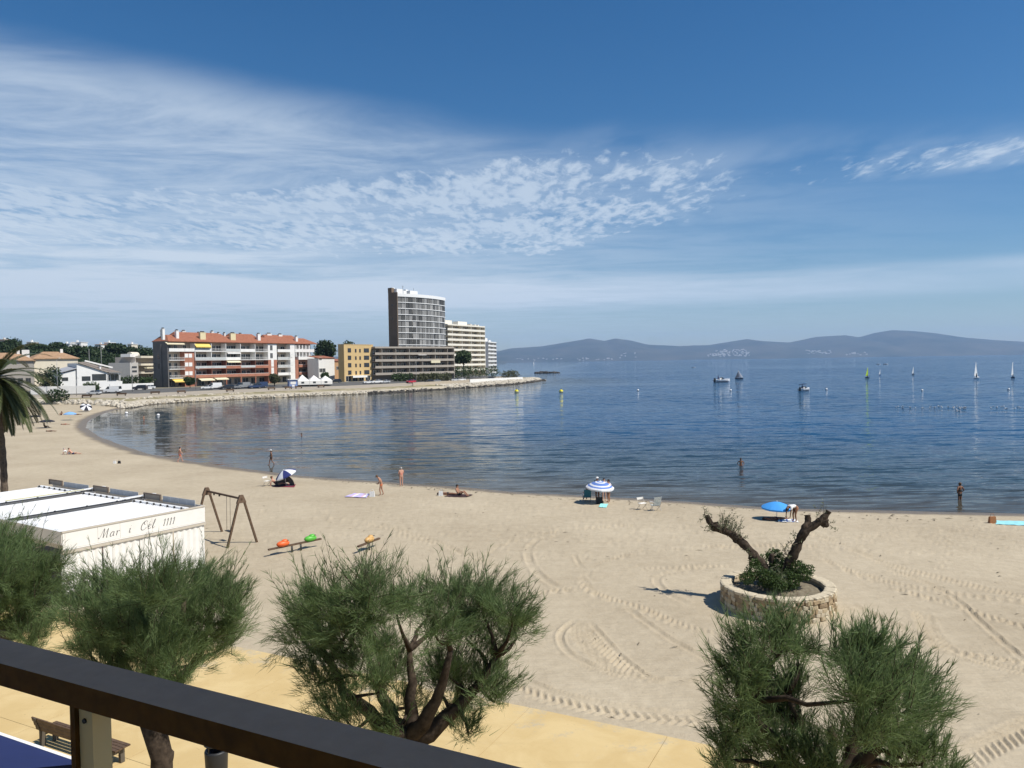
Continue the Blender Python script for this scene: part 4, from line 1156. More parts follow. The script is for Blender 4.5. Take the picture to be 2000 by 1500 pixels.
def build_apartment():
    zb = 2.9
    A, L, yaw = facade(326, 290, 612, 358, zb)
    r = thing('apartment_block', 'long red brick apartment block with white balconies and terracotta roof behind the promenade', 'apartment building', A, yaw)
    X = lambda zx: fu(A, yaw, zx / 5.263 + 280)
    FH = 3.42; dep = 7.6
    lev = [0, 3.5, 3.5 + FH, 3.5 + 2 * FH, 3.5 + 3 * FH, 3.5 + 4 * FH]     # floor levels, eave at the last
    top = lev[5] + .35
    # back wall of the recessed balconies and the body
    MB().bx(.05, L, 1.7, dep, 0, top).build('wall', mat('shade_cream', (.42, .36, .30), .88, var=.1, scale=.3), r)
    e = MB(); e.bx(-.32, .0, -.9, dep, 0, top + .02); e.bx(-.7, -.33, 2.4, dep - 1.5, 0, top - 1.2)
    e.build('end_wall', plaster_grey, r)
    for z in (5.2, 9.0): MB().bx(-.73, -.705, 3.4, 4.4, z + zb - 1, z + zb + .9).build('end_window', glass_dark, r)
    tops = {'white': plaster_white, 'red': brick_red}
    wm = window_mesh(2.5, 2.3); wm2 = window_mesh(1.5, 2.3); wms = window_mesh(1.3, 1.4, gm=plaster_white)
    shut = MB().bx(-.75, .75, -.08, 0, 0, 1.5).mesh('shutter', plaster_white)
    def slab(x0, x1, k, m=plaster_white):
        MB().bx(x0, x1, -1.35 if k else -.4, 1.69, lev[k] - .22, lev[k]).build('balcony_floor', m, r)
    def parapet(x0, x1, k, kind):
        z = lev[k] + .002
        if kind == 'white': MB().bx(x0, x1, -1.35, -1.20, z, z + 1.0).build('parapet', plaster_white, r)
        elif kind == 'red': MB().bx(x0, x1, -1.35, -1.20, z, z + .95).bx(x0, x1, -1.36, -1.19, z + .951, z + 1.05, 1).build('parapet', [brick_red, plaster_white], r)
        elif kind == 'glass': 
            MB().bx(x0, x1, -1.32, -1.28, z + .08, z + .92).bx(x0, x1, -1.34, -1.26, z + .921, z + 1.0, 1).build('balustrade', [rail_glass, frame_white], r)
        elif kind == 'bars':
            b = MB(); b.bx(x0, x1, -1.33, -1.28, z + .95, z + 1.02); n = max(2, int((x1 - x0) / .35))
            for i in range(n + 1): xx = x0 + (x1 - x0 - .05) * i / n; b.bx(xx, xx + .05, -1.325, -1.285, z, z + .949)
            b.build('railing', frame_white, r)
    def win(x, k, m=wm, y=1.70, dz=.02): return link('window', m, r, (x, y, lev[k] + dz))
    def divider(x, k, m=plaster_white, h=None): MB().bx(x - .12, x + .12, -1.18, 1.69, lev[k] + .003, lev[k + 1] - .225).build('party_wall', m, r)
    # bay 1: white balconies beside the grey end wall
    x0, x1 = .02, X(410)
    for k in (1, 2, 3, 4):
        xa = x0 if k == 4 else X(250)
        slab(xa, x1, k); parapet(xa, x1, k, 'bars' if k < 4 else 'white')
        win((xa + x1) / 2 - 1.6, k); win((xa + x1) / 2 + 1.6, k, wm2)
        if k < 4: MB().bx(x0, X(250) - .01, -.6, 1.69, lev[k] - .2, lev[k + 1] - .21).build('wall_pier', plaster_grey, r)
    # brick stair tower 1
    x0, x1 = X(412), X(513)
    MB().bx(x0, x1, -.95, 1.69, lev[0], lev[4] - .2).build('brick_pier', brick_red, r)
    slab(x0, x1, 4); parapet(x0, x1, 4, 'white'); win((x0 + x1) / 2, 4, wm2)
    for k in (1, 2, 3):
        for zx in (432, 473): link('shutter', shut, r, (X(zx), -.951, lev[k] + .9))
    # main run of five bays
    edges = [X(q) for q in (517, 685, 835, 985, 1135, 1270)]
    style = {4: ['white', 'bars', 'glass', 'white', 'bars'], 3: ['glass', 'glass', 'white', 'bars', 'bars'], 2: ['glass', 'glass', 'red', 'glass', 'red'], 1: ['red', 'red', 'red', 'red', 'red']}
    for i in range(5):
        a, b = edges[i], edges[i + 1]
        for k in (1, 2, 3, 4):
            slab(a, b - .02, k, plaster_white if k >= 3 else brick_red); parapet(a + .02, b - .04, k, style[k][i])
            n = 3; w = (b - a) / n
            for j in range(n): win(a + w * (j + .5), k, wm if (j + i + k) % 3 else wm2)
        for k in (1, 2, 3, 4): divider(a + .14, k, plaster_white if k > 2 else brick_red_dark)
    # brick stair tower 2 with white shutters
    x0, x1 = X(1272), X(1362)
    MB().bx(x0, x1, -1.0, 1.69, lev[0], lev[3] - .2).build('brick_pier', brick_red, r)
    MB().bx(x0, x1, -1.0, 1.69, lev[3] - .199, lev[5] - .1).build('white_pier', plaster_white, r)
    for k in (1, 2): 
        for dz in (.25, 1.80): link('shutter', shut, r, (X(1314), -1.001, lev[k] + dz))
    for k in (3, 4): link('window', wm2, r, (X(1306), -1.001, lev[k] + .5))
    # white balcony bay
    x0, x1 = X(1366), X(1496)
    for k in (1, 2, 3, 4):
        slab(x0, x1, k); parapet(x0, x1, k, 'white' if k in (4, 1) else 'glass'); win((x0 + x1) / 2 - 2, k); win((x0 + x1) / 2 + 2, k)
    # white pier and brick pier
    MB().bx(X(1498), X(1545), -1.1, 1.69, 0, lev[5] - .1).build('white_pier', plaster_white, r)
    for k in (1, 2, 3): link('window', wms, r, (X(1515), -1.101, lev[k] + .8))
    MB().bx(X(1547), X(1580), -1.1, 1.69, 0, lev[3] - .2).build('brick_pier', brick_red, r)
    x0, x1 = X(1547), X(1745)
    # bent right end: two white upper floors with square windows, red floors below
    for k in (3, 4):
        MB().bx(x0 if k == 4 else X(1581), x1, -1.2, 1.68, lev[k] - .2, lev[k] + 1.15).build('parapet', plaster_white, r)
        for j in range(5):
            xx = x0 + 2 + j * (x1 - x0 - 3) / 4.4
            MB().bx(xx - 1.55, xx - 1.05, -1.1, 1.68, lev[k] + 1.152, lev[k + 1] - .21).build('window_pier', plaster_white, r)
            link('window', wm2, r, (xx, 1.0, lev[k] + .3))
    for k in (1, 2):
        slab(X(1582), X(1800), k, brick_red); parapet(X(1582), X(1800), k, 'red')
        for j in range(5): win(X(1582) + 2.5 + j * 3.6, k)
    MB().bx(L, X(1800), 1.7, dep, 0, lev[3]).build('side_wing', brick_red_dark, r)
    # ground floor: shop fronts, columns, awnings
    for j in range(17):
        x = 3 + j * (L - 6) / 16
        link('shop_window', window_mesh(3.2, 2.5) if j == 0 else bpy.data.meshes['shop_glass'], r, (x, 1.69, .2)) if j else link('shop_window', _named(window_mesh(3.2, 2.5), 'shop_glass'), r, (x, 1.69, .2))
    for e_ in edges: MB().bx(e_ - .2, e_ + .2, -1.3, -.9, 0, lev[1] - .221).build('column', brick_red, r)
    def awning(x0, x1, z, out, drop, m, nm='awning'):
        MB().add([(x0, -.6, z), (x1, -.6, z), (x1, -.6 - out, z - drop), (x0, -.6 - out, z - drop), (x0, -.6, z - .06), (x1, -.6, z - .06), (x1, -.6 - out, z - drop - .06), (x0, -.6 - out, z - drop - .06)],
                 [(0, 3, 2, 1), (4, 5, 6, 7), (0, 1, 5, 4), (2, 3, 7, 6), (0, 4, 7, 3), (1, 2, 6, 5)]).bx(x0, x1, -.63 - out, -.602 - out, z - drop - .35, z - drop - .001).build(nm, m, r)
    awning(X(275), X(415), 3.2, 2.2, 1.0, awn_yellow); awning(X(545), X(690), 3.2, 2.2, .8, awn_cream); awning(X(705), X(832), 3.3, 2.2, .7, awn_cream)
    awning(X(222), X(405), lev[5] - .15, 1.2, .5, awn_cream); awning(X(515), X(672), lev[5] - .15, 1.5, 1.5, awn_yellow); awning(X(842), X(978), lev[3] - .3, 1.3, .6, awn_cream)
    awning(X(842), X(978), lev[4] - .3, 1.3, .4, plaster_white)
    # roof: low hipped terracotta with a set-back upper slope, chimneys along it
    rf = MB(); z0, z1 = top, top + 2.5
    rf.add([(-.3, -1.6, z0), (L + 1.2, -1.6, z0), (L + 1.2, dep + .6, z0), (-.3, dep + .6, z0), (2.2, 2.9, z1), (L - 3, 2.9, z1), (L - 3, dep - 2.4, z1), (2.2, dep - 2.4, z1),
            (-.3, -1.6, z0 - .25), (L + 1.2, -1.6, z0 - .25), (L + 1.2, dep + .6, z0 - .25), (-.3, dep + .6, z0 - .25)],
           [(0, 1, 5, 4), (1, 2, 6, 5), (2, 3, 7, 6), (3, 0, 4, 7), (4, 5, 6, 7), (0, 8, 9, 1), (1, 9, 10, 2), (2, 10, 11, 3), (3, 11, 8, 0), (8, 11, 10, 9)])
    for (a, b) in ((.08, .38), (.42, .60), (.66, .90)):
        xa, xb = L * a, L * b
        rf.add([(xa, 2.7, z1 - .1), (xb, 2.7, z1 - .1), (xb, 7.4, z1 - .1), (xa, 7.4, z1 - .1), (xa + .8, 5, z1 + 1.3), (xb - .8, 5, z1 + 1.3)], [(0, 1, 5, 4), (1, 2, 5), (2, 3, 4, 5), (3, 0, 4)])
    ro = rf.build('roof', tile_red, r)
    def chim(zx, y, w, h, m, nm='chimney'):
        z = z0 + 2.5 * min(1, (y + 1.6) / 5.2) - .6
        c = MB(); c.bx(X(zx) - w / 2, X(zx) + w / 2, y - .5, y + .5, z, z + h); c.bx(X(zx) - w / 2 - .08, X(zx) + w / 2 + .08, y - .58, y + .58, z + h + .001, z + h + .16); 
        c.bx(X(zx) - w * .3, X(zx) + w * .3, y - .3, y + .3, z + h + .161, z + h + .6, 1); c.build(nm, [m, dark_metal], ro)
    for zx, y, w, h in ((226, .6, 1.0, 4.0), (288, 4.5, 1.0, 2.3), (372, .8, 1.2, 3.4), (522, 5.5, 1.6, 2.2), (822, 6, 1.1, 2.4), (870, 5, .8, 1.8), (1205, .6, 1.5, 3.2), (1385, 5, 2.6, 2.2), (1490, 4.5, 2.2, 2.0), (1587, .4, 1.3, 2.6), (1110, 6, 1.5, 1.8), (680, 6, .7, 1.7), (465, 6.5, .7, 2.0), (1300, 6, .8, 1.6), (955, 6.5, .7, 1.9)): chim(zx, y, w, h, plaster_white)
    for zx in (625, 935): chim(zx, .4, 2.6, 3.2, mat('pale_yellow', (.66, .58, .36), .85))
    return r
def _named(me, n): me.name = n; return me
build_apartment()

def build_tower():
    zb = 2.9
    A, L, yaw = facade(778, 386, 871, 418, zb)
    r = thing('curved_tower', 'tall slab tower with a bowed glass front and brown end wall', 'tower block', A, yaw)
    zt = at_d(778, 573, A.y).z - zb; n = 18; bow = 3.6; dep = 5.6; FH = 3.05; nf = 14
    def arc(f, off=0.0): x = L * f; y = -bow * (1 - (2 * f - 1) ** 2) - off; return x, y
    # brown end wall and back
    e = MB(); e.bx(-.5, -.02, -.4, dep, 0, zt + .6); e.build('end_wall', tower_brown, r)
    for (y, z) in ((2.6, zt - 6.2), (2.6, zt - 13)): MB().bx(-.55, -.505, y, y + .7, z, z + .9).build('end_window', glass_dark, r)
    MB().bx(-.01, L, .6, dep, 0, zt).build('core_wall', mat('tower_back', (.40, .39, .37), .9), r)
    e2 = MB(); e2.bx(-.5, 1.4, dep - 2.4, dep + .1, zt + .601, zt + 3.0); e2.build('brown_parapet', tower_brown, r)
    # floors: white edge bands, panes between them
    zf = [zt - 1.55 - FH * k for k in range(nf)]
    panels = [mat('glazing_' + q, c, .55, var=.16, scale=.4, spec=.25) for q, c in (('mid', (.17, .168, .16)), ('pale', (.25, .248, .24)), ('deep', (.075, .075, .072)), ('curtain', (.31, .305, .29)))]
    def bandpart(z0, z1, off, nm, m, th=.5):
        b = MB(); vs = []
        for i in range(n + 1):
            x, y = arc(i / n, off); x2, y2 = arc(i / n, off - th)
            vs += [(x, y, z0), (x, y, z1), (x2, y2, z1), (x2, y2, z0)]
        fs = []
        for i in range(n):
            a, c = i * 4, (i + 1) * 4
            fs += [(a, c, c + 1, a + 1), (a + 1, c + 1, c + 2, a + 2), (a + 2, c + 2, c + 3, a + 3), (a + 3, c + 3, c, a)]
        fs += [(0, 1, 2, 3), (n * 4 + 3, n * 4 + 2, n * 4 + 1, n * 4)]
        b.add(vs, fs); return b.build(nm, m, r)
    bandpart(zt - 1.5, zt + .1, .35, 'roof_band', white_paint, .8)
    roof = MB(); pts = [arc(i / n, -.2) for i in range(n + 1)] + [(L, .7), (0, .7)]
    roof.add([(p[0], p[1], zt - .2) for p in pts], [tuple(range(len(pts)))]); roof.build('roof', concrete, r)
    rr = random.Random(4)
    pm = {}
    for i in range(n):
        x0, y0 = arc(i / n + .004); x1, y1 = arc((i + 1) / n - .004)
        for q in range(4):
            b = MB(); d = Vector((x1 - x0, y1 - y0, 0)); nn = Vector((d.y, -d.x, 0)).normalized() * .05
            b.add([(x0, y0, 0), (x1, y1, 0), (x1, y1, FH - .48), (x0, y0, FH - .48)] + [(x0 - nn.x, y0 - nn.y, 0), (x1 - nn.x, y1 - nn.y, 0), (x1 - nn.x, y1 - nn.y, FH - .48), (x0 - nn.x, y0 - nn.y, FH - .48)], [(0, 1, 2, 3), (4, 7, 6, 5), (0, 3, 7, 4), (1, 5, 6, 2)])
            pm[i, q] = b.mesh('pane', panels[q])
    for k in range(nf):
        z = zf[k] - FH + .46
        if k < 10 or k >= 0:
            bandpart(zf[k] - FH + .08, zf[k] - FH + .40, .30, 'floor_band', white_paint)
        if k < 10:
            for i in range(n):
                q = rr.choices((0, 1, 2, 3), (5, 2.5, 2, 1.2))[0]
                if i in (3, 4) and rr.random() < .5: q = 2
                link('pane', pm[i, q], r, (0, 0, z + .004))
    mull = MB()
    for i in (2, 5, 8, 11, 14): x, y = arc(i / n, .12); mull.bx(x - .07, x + .07, y - .05, y + .05, zf[9] - FH, zt - 1.6)
    mull.build('mullion', white_paint, r)
    sb = MB(); x, y = arc(.74, 1.3); sb.bx(x - 2.2, x + 2.2, y, y + 1.0, zf[8] - FH - .4, zf[8] - FH + .35); sb.build('bay_balcony', white_paint, r)
    for (x0, x1, y0, y1, h) in ((1.5, 6, 1.5, 5, 2.6), (7, 9.5, 2, 5, 2.0), (11, 17, 1, 5.5, 2.3), (2, 4, 5.1, 7, 3.4), (13, 15, 5.6, 7, 3.2)):
        MB().bx(x0, x1, y0, y1, zt - .1, zt + h).build('roof_house', white_paint, r)
    ae = MB(); ae.tube([(7.8, 3, zt + 2), (7.8, 3, zt + 4.6)], .09, 5); ae.bar((7.0, 3, zt + 4.0), (8.6, 3, zt + 4.0), .08, .08); ae.tube([(16, 3, zt + 2), (16, 3, zt + 4)], .07, 5); ae.build('aerial', dark_metal, r)
build_tower()

def slab_block(name, label, u0, D0, u1, D1, vtop, floors, FH, mats, win_w, dep=11, endwall=None, group=None, parapet_h=1.0, bays=8, roofbits=()):
    """block with continuous balconies: floors, parapets, recessed windows"""
    zb = 2.9; A, L, yaw = facade(u0, D0, u1, D1, zb); zt = at_d(u0, vtop, A.y).z - zb
    r = thing(name, label, 'apartment building', A, yaw, group)
    wall, par = mats
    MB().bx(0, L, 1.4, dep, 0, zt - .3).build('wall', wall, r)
    if endwall: MB().bx(-.35, -.01, -1.1, dep, 0, zt).build('end_wall', endwall, r)
    MB().bx(L + .01, L + .3, -1.1, dep, 0, zt).build('end_wall', endwall or par, r)
    wm = window_mesh(win_w, 2.05, fr=.09)
    k = 0; z = zt - FH
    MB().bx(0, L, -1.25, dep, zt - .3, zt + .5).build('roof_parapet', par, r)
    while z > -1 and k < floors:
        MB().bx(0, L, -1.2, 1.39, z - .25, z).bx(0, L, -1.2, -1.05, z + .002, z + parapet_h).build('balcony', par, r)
        for j in range(bays): link('window', wm, r, (L * (j + .5) / bays, 1.399, z + .02))
        for j in range(1, bays, 2): MB().bx(L * j / bays - .1, L * j / bays + .1, -1.0, 1.39, z + .003, z + FH - .255).build('party_wall', par, r)
        z -= FH; k += 1
    for (f0, f1, h) in roofbits: MB().bx(L * f0, L * f1, 2, 6, zt + .5, zt + .5 + h).build('roof_house', par, r)
    return r, L, zt
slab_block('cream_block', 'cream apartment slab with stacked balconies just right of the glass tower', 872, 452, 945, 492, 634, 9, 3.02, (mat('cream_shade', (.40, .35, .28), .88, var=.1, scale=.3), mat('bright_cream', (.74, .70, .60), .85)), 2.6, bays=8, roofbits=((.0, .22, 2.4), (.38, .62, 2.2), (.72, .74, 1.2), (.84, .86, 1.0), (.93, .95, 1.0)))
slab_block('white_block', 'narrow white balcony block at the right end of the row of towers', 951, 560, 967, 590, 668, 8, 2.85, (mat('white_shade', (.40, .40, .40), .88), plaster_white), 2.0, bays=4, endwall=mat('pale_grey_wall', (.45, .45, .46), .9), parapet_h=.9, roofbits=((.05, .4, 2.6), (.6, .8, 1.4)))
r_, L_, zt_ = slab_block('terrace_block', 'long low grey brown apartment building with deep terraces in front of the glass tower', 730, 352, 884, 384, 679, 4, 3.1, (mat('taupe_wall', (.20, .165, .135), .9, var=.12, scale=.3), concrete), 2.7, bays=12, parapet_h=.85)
MB().bx(L_ * .52, L_ * .62, -1.9, -1.2, zt_ - 3.6, zt_ - 3.4).build('awning', plaster_white, r_)
MB().bx(L_ * .68, L_ * .80, -1.9, -1.25, zt_ - 7.4, zt_ - 6.2).build('awning', awn_cream, r_)

def build_yellow():
    zb = 2.9; A, L, yaw = facade(672, 338, 729, 354, zb)
    zt = at_d(672, 673, A.y).z - zb
    r = thing('yellow_building', 'plain ochre yellow building with small dark windows beside the terrace building', 'apartment building', A, yaw)
    MB().bx(0, L, 0, 3.5, 0, zt).build('wall', plaster_yellow, r)
    MB().bx(-.1, L + .1, -.1, 3.6, zt + .001, zt + .25).build('roof_edge', mat('ochre_edge', (.50, .37, .20), .9), r)
    X = lambda zx: fu(A, yaw, zx / 4.545 + 640)
    wq = window_mesh(2.1, 1.9, fm=mat('brown_window', (.10, .06, .04), .6)); ws = window_mesh(1.0, 1.6, fm=MATS['brown_window'], mull=False); wl = window_mesh(3.4, 1.9, fm=MATS['brown_window'])
    for k in range(4):
        z = zt - 3.45 - k * 3.3
        for zx, m_ in ((198, wq), (254, ws), (292, ws), (349, wl)): link('window', m_, r, (X(zx), -.002, z))
    MB().bx(X(190), X(318), -2.4, -.01, 2.4, 2.6).bx(X(190), X(318), -2.45, -2.401, 1.7, 2.6).build('shop_awning', plaster_white, r)
    for j in range(4): link('shop_window', bpy.data.meshes['shop_glass'], r, (2.4 + j * 4.2, -.002, 0.05))
build_yellow()

def gable_house(name, label, u0, D0, u1, D1, vbase_z, h, dep, roof_h, wall, roof, cat='house', wins=(), hip=True, over=.6, chim=True):
    A, L, yaw = facade(u0, D0, u1, D1, vbase_z)
    r = thing(name, label, cat, A, yaw)
    MB().bx(0, L, 0, dep, -1.5, h).build('wall', wall, r)
    o = over; b = MB(); i = min(dep / 2, L * .3) if hip else -o * 0
    b.add([(-o, -o, h + .002), (L + o, -o, h + .002), (L + o, dep + o, h + .002), (-o, dep + o, h + .002), (i, dep / 2, h + roof_h), (L - i, dep / 2, h + roof_h), (-o, -o, h - .2), (L + o, -o, h - .2), (L + o, dep + o, h - .2), (-o, dep + o, h - .2)],
          [(0, 1, 5, 4), (1, 2, 5), (2, 3, 4, 5), (3, 0, 4), (0, 6, 7, 1), (1, 7, 8, 2), (2, 8, 9, 3), (3, 9, 6, 0), (6, 9, 8, 7)])
    ro = b.build('roof', roof, r)
    if chim:
        c = MB(); c.bx(L * .68, L * .68 + .9, dep * .4, dep * .4 + .7, h + .1, h + roof_h + 1.0); c.build('chimney', plaster_white, ro)
    for (f, z, w, hh) in wins: link('window', window_mesh(w, hh, fm=mat('dark_frame', (.12, .11, .10), .6)), r, (L * f, -.002, z))
    return r, L

# white modern house with a long slanting roof
def build_white_house():
    zb = 3.0
    A, L, yaw = facade(116, 262, 236, 276, zb)
    r = thing('white_villa', 'low white villa with long slanting grey brown roofs behind the white garden wall', 'house', A, yaw)
    X = lambda px: fu(A, yaw, px)
    zz = lambda v, D=266: at_d(170, v, D).z - zb
    # left wing: white box with mono-pitch roof
    a0, a1 = X(117), X(149)
    MB().add([(a0, 0, 0), (a1, 0, 0), (a1, 0, zz(722)), (a0, 0, zz(730)), (a0, 8, 0), (a1, 8, 0), (a1, 8, zz(722)), (a0, 8, zz(730))], [(0, 1, 2, 3), (4, 7, 6, 5), (0, 3, 7, 4), (1, 5, 6, 2), (3, 2, 6, 7)]).build('wing_wall', plaster_white, r)
    s = MB(); s.add([(a0 - .6, -.5, zz(728.5)), (a1 + .6, -.5, zz(719)), (a1 + .6, 8.5, zz(716)), (a0 - .6, 8.5, zz(725.5))] + [(a0 - .6, -.5, zz(727)), (a1 + .6, -.5, zz(717)), (a1 + .6, 8.5, zz(714)), (a0 - .6, 8.5, zz(723.5))], [(0, 3, 2, 1), (4, 5, 6, 7), (0, 1, 5, 4), (1, 2, 6, 5), (2, 3, 7, 6), (3, 0, 4, 7)])
    s.build('wing_roof', mat('pale_slate', (.34, .35, .37), .7), r)
    link('window', window_mesh(2.0, 1.2, fm=plaster_grey), r, (X(127), -.002, zz(743)))
    # main body: gable wall falling to the right
    b0, b1 = X(149.5), X(236)
    MB().add([(b0, -.6, 0), (X(208), -.6, 0), (X(208), -.6, zz(728)), (X(150), -.6, zz(709)), (b0, 10, 0), (X(208), 10, 0), (X(208), 10, zz(728)), (X(150), 10, zz(709))], [(0, 1, 2, 3), (4, 7, 6, 5), (0, 3, 7, 4), (1, 5, 6, 2), (3, 2, 6, 7)]).build('main_wall', plaster_white, r)
    MB().bx(X(208) + .01, b1, 2.2, 10, 0, zz(730)).build('rear_wall', plaster_white, r)
    m = MB(); m.add([(X(150), -1.1, zz(708)), (X(207), -1.1, zz(727.5)), (X(237), -1.1, zz(729)), (X(237), 10.5, zz(722)), (X(185), 10.5, zz(706)), (X(150), 10.5, zz(708))], [(0, 1, 4, 5), (1, 2, 3, 4)])
    m.build('roof', tile_grey, r)
    MB().bar((X(172), 3, zz(707) + .5), (X(226), 3, zz(722) + .6), .7, .5).build('ridge_wall', plaster_white, r)
    MB().bx(X(201), X(204), 3, 4, zz(726), zz(711)).build('chimney', plaster_white, r)
    for (p0, p1, v0, v1) in ((159, 176, 744, 735), (179, 206.5, 744, 731)):
        MB().bx(X(p0), X(p1), -.64, -.602, zz(v0), zz(v1)).build('window', glass_dark, r)
    for p in (212, 221, 229): MB().bx(X(p), X(p + 7), 2.12, 2.19, zz(744), zz(732)).build('window', glass_dark, r)
    for p in (209.5, 233): MB().bx(X(p), X(p + 1.2), -.5, -.2, 0, zz(729)).build('porch_post', plaster_white, r)
    MB().bx(X(190), X(236), -1.6, -1.4, 0, zz(746)).build('terrace_wall', plaster_white, r)
build_white_house()
gable_house('tiled_villa', 'cream villa with a broad tan tiled roof left of the white villa', 66, 290, 152, 300, 3.0, at_d(100, 700, 294).z - 3.0, 14, 2.7, plaster_cream, tile_tan, wins=[(f, z, 1.6, 1.9) for z in (4.0,) for f in (.15, .3, .48, .64, .86)] + [(.25, 1.0, 2.0, 2.0), (.55, 1.0, 2.4, 2.0)])
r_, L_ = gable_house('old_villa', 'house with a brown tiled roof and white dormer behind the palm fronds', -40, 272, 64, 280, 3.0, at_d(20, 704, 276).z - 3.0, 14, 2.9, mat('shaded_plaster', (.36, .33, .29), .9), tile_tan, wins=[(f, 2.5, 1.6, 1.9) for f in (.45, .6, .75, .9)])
MB().bx(L_ * .78, L_ * .92, 5, 9, 6.0, at_d(45, 683, 280).z - 3.0).bx(L_ * .80, L_ * .85, 4.97, 4.999, 7.6, 8.9, 1).bx(L_ * .87, L_ * .905, 4.97, 4.999, 7.6, 8.9, 1).build('dormer', [plaster_white, glass_dark], r_)
# terraced neighbour left of the apartment block
def build_neighbour():
    zb = 3.0; A, L, yaw = facade(254, 300, 306, 318, zb)
    r = thing('terraced_block', 'cream block with stepped terraces half hidden behind the grey end wall', 'apartment building', A, yaw)
    X = lambda px: fu(A, yaw, px); zz = lambda v: at_d(275, v, 305).z - zb
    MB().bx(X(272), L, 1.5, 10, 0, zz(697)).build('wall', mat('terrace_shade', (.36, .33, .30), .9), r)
    for v in (699, 714, 730): MB().bx(X(273), L, -.8, 1.49, zz(v), zz(v - 4)).build('balcony', plaster_cream, r)
    MB().bx(X(255), X(271), 0, 9, 0, zz(708)).build('side_wing', mat('pale_grey_plaster', (.50, .48, .45), .9), r)
    for v in (724, 716): MB().bx(X(258), X(268), -.03, -.002, zz(v + 3), zz(v - 1)).build('window', shade_glass, r)
    MB().bx(X(265), X(280), 2, 6, zz(697) + .01, zz(691)).build('roof_house', plaster_white, r)
    MB().bx(X(279), X(295), -2, -.81, zz(720), zz(717)).build('awning', awn_cream, r)
build_neighbour()
# small houses between the apartment block and the yellow building
def cube_house(name, label, u0, D0, u1, D1, vt, vb, wall, roofm, wins=(), dep=8):
    A, L, yaw = facade(u0, D0, u1, D1, 2.8)
    h = at_d(u0, vt, A.y).z - 2.8
    r = thing(name, label, 'house', A, yaw)
    MB().bx(0, L, 0, dep, -.5, h).build('wall', wall, r)
    MB().add([(-.3, -.3, h + .003), (L + .3, -.3, h + .003), (L + .3, dep, h + 1.1), (-.3, dep, h + 1.1), (-.3, -.3, h + .2), (L + .3, -.3, h + .2), (L + .3, dep, h + 1.3), (-.3, dep, h + 1.3)], [(0, 3, 2, 1), (4, 5, 6, 7), (0, 1, 5, 4), (1, 2, 6, 5), (2, 3, 7, 6), (3, 0, 4, 7)]).build('roof', roofm, r)
    for (f, v, w, hh) in wins: link('window', window_mesh(w, hh), r, (L * f, -.002, at_d((u0 + u1) / 2, v, A.y).z - 2.8))
cube_house('white_house', 'plain white house with a flat wall facing the sea, right of the apartment block', 622, 345, 653, 352, 700, 745, plaster_white, tile_red, ((.12, 727, 1.6, 1.8), (.32, 727, 1.8, 1.8), (.12, 703, 1.4, 1.2)))
cube_house('ochre_house', 'small ochre house with a red roof squeezed beside the yellow building', 652, 362, 674, 366, 706, 745, mat('orange_plaster', (.50, .30, .16), .88), tile_red, ((.3, 722, 1.2, 1.6), (.75, 722, 1.2, 1.6)))
def hill_house(label, u0, u1, vt, D, wall, roof=None, nm='hillside_house'):
    a = at_d(u0, vt, D); b = at_d(u1, vt, D); w = b.x - a.x
    r = thing(nm, label, 'house', (a.x, D, a.z - 7))
    MB().bx(0, w, 0, 8, -6, 7).build('wall', wall, r)
    MB().bx(-.3, w + .3, -.3, 8.3, 7.001, 7.35).build('roof', roof or plaster_white, r)
    n = max(2, int(w / 4))
    for k in range(n): MB().bx(w * (k + .3) / n, w * (k + .7) / n, -.06, -.005, 4.2, 6.1).build('window', shade_glass, r)
    MB().bx(w * .3, w * .3 + 1, 3, 4, 7.351, 8.6).build('chimney', plaster_white, r)
hill_house('long white house on the wooded ridge, in the middle of the skyline', 118, 136, 672, 505, plaster_white)
hill_house('white flat-roofed house on the ridge with a thin mast rising before it', 138, 158, 669, 512, plaster_white)
hill_house('white house on the ridge right of the mast, half sunk in pines', 186, 198, 673.5, 505, plaster_white, tile_tan)
hill_house('small white house on the ridge nearest the big apartment block', 203, 213, 669.5, 512, plaster_white)
hill_house('tiny pale house at the right end of the wooded skyline', 249, 257, 672.5, 500, plaster_cream)
hill_house('pinkish house under dark trees at the left edge of the skyline', -4, 9, 664, 500, mat('pink_plaster', (.55, .42, .35), .88), tile_tan)
hill_house('pale house poking from trees above the palm', 52, 60, 668.5, 505, plaster_cream)
def build_arch_house():
    D = 400; a = at_d(235, 690, D); b = at_d(264, 690, D); w = b.x - a.x; zb = a.z - 7
    r = thing('cream_arched_house', 'cream house with rounded gables and arched openings among the pines', 'house', (a.x, D, zb))
    for k, (f0, f1, h) in enumerate(((0, .42, 6.4), (.40, .78, 7.6), (.76, 1.0, 5.6))):
        x0, x1 = w * f0 + .01 * k, w * f1 - .01; c = (x0 + x1) / 2; q = (x1 - x0) / 2; n = 10
        prof = [(x0, -6), (x1, -6), (x1, h - 1.6)] + [(c + q * math.cos(math.pi * i / n), h - 1.6 + 1.6 * math.sin(math.pi * i / n)) for i in range(1, n)] + [(x0, h - 1.6)]
        m_ = MB(); N_ = len(prof); y0 = .3 * k
        m_.add([(p[0], y0, p[1]) for p in prof] + [(p[0], y0 + 8, p[1]) for p in prof], [tuple(range(N_)), tuple(range(2 * N_ - 1, N_ - 1, -1))] + [(i, i + N_, (i + 1) % N_ + N_, (i + 1) % N_) for i in range(N_)])
        m_.build('gable', plaster_cream, r)
        MB().bx(c - q * .5, c + q * .5, y0 - .05, y0 - .004, h - 4.6, h - 2.2).build('arch_window', shade_glass, r)
build_arch_house()

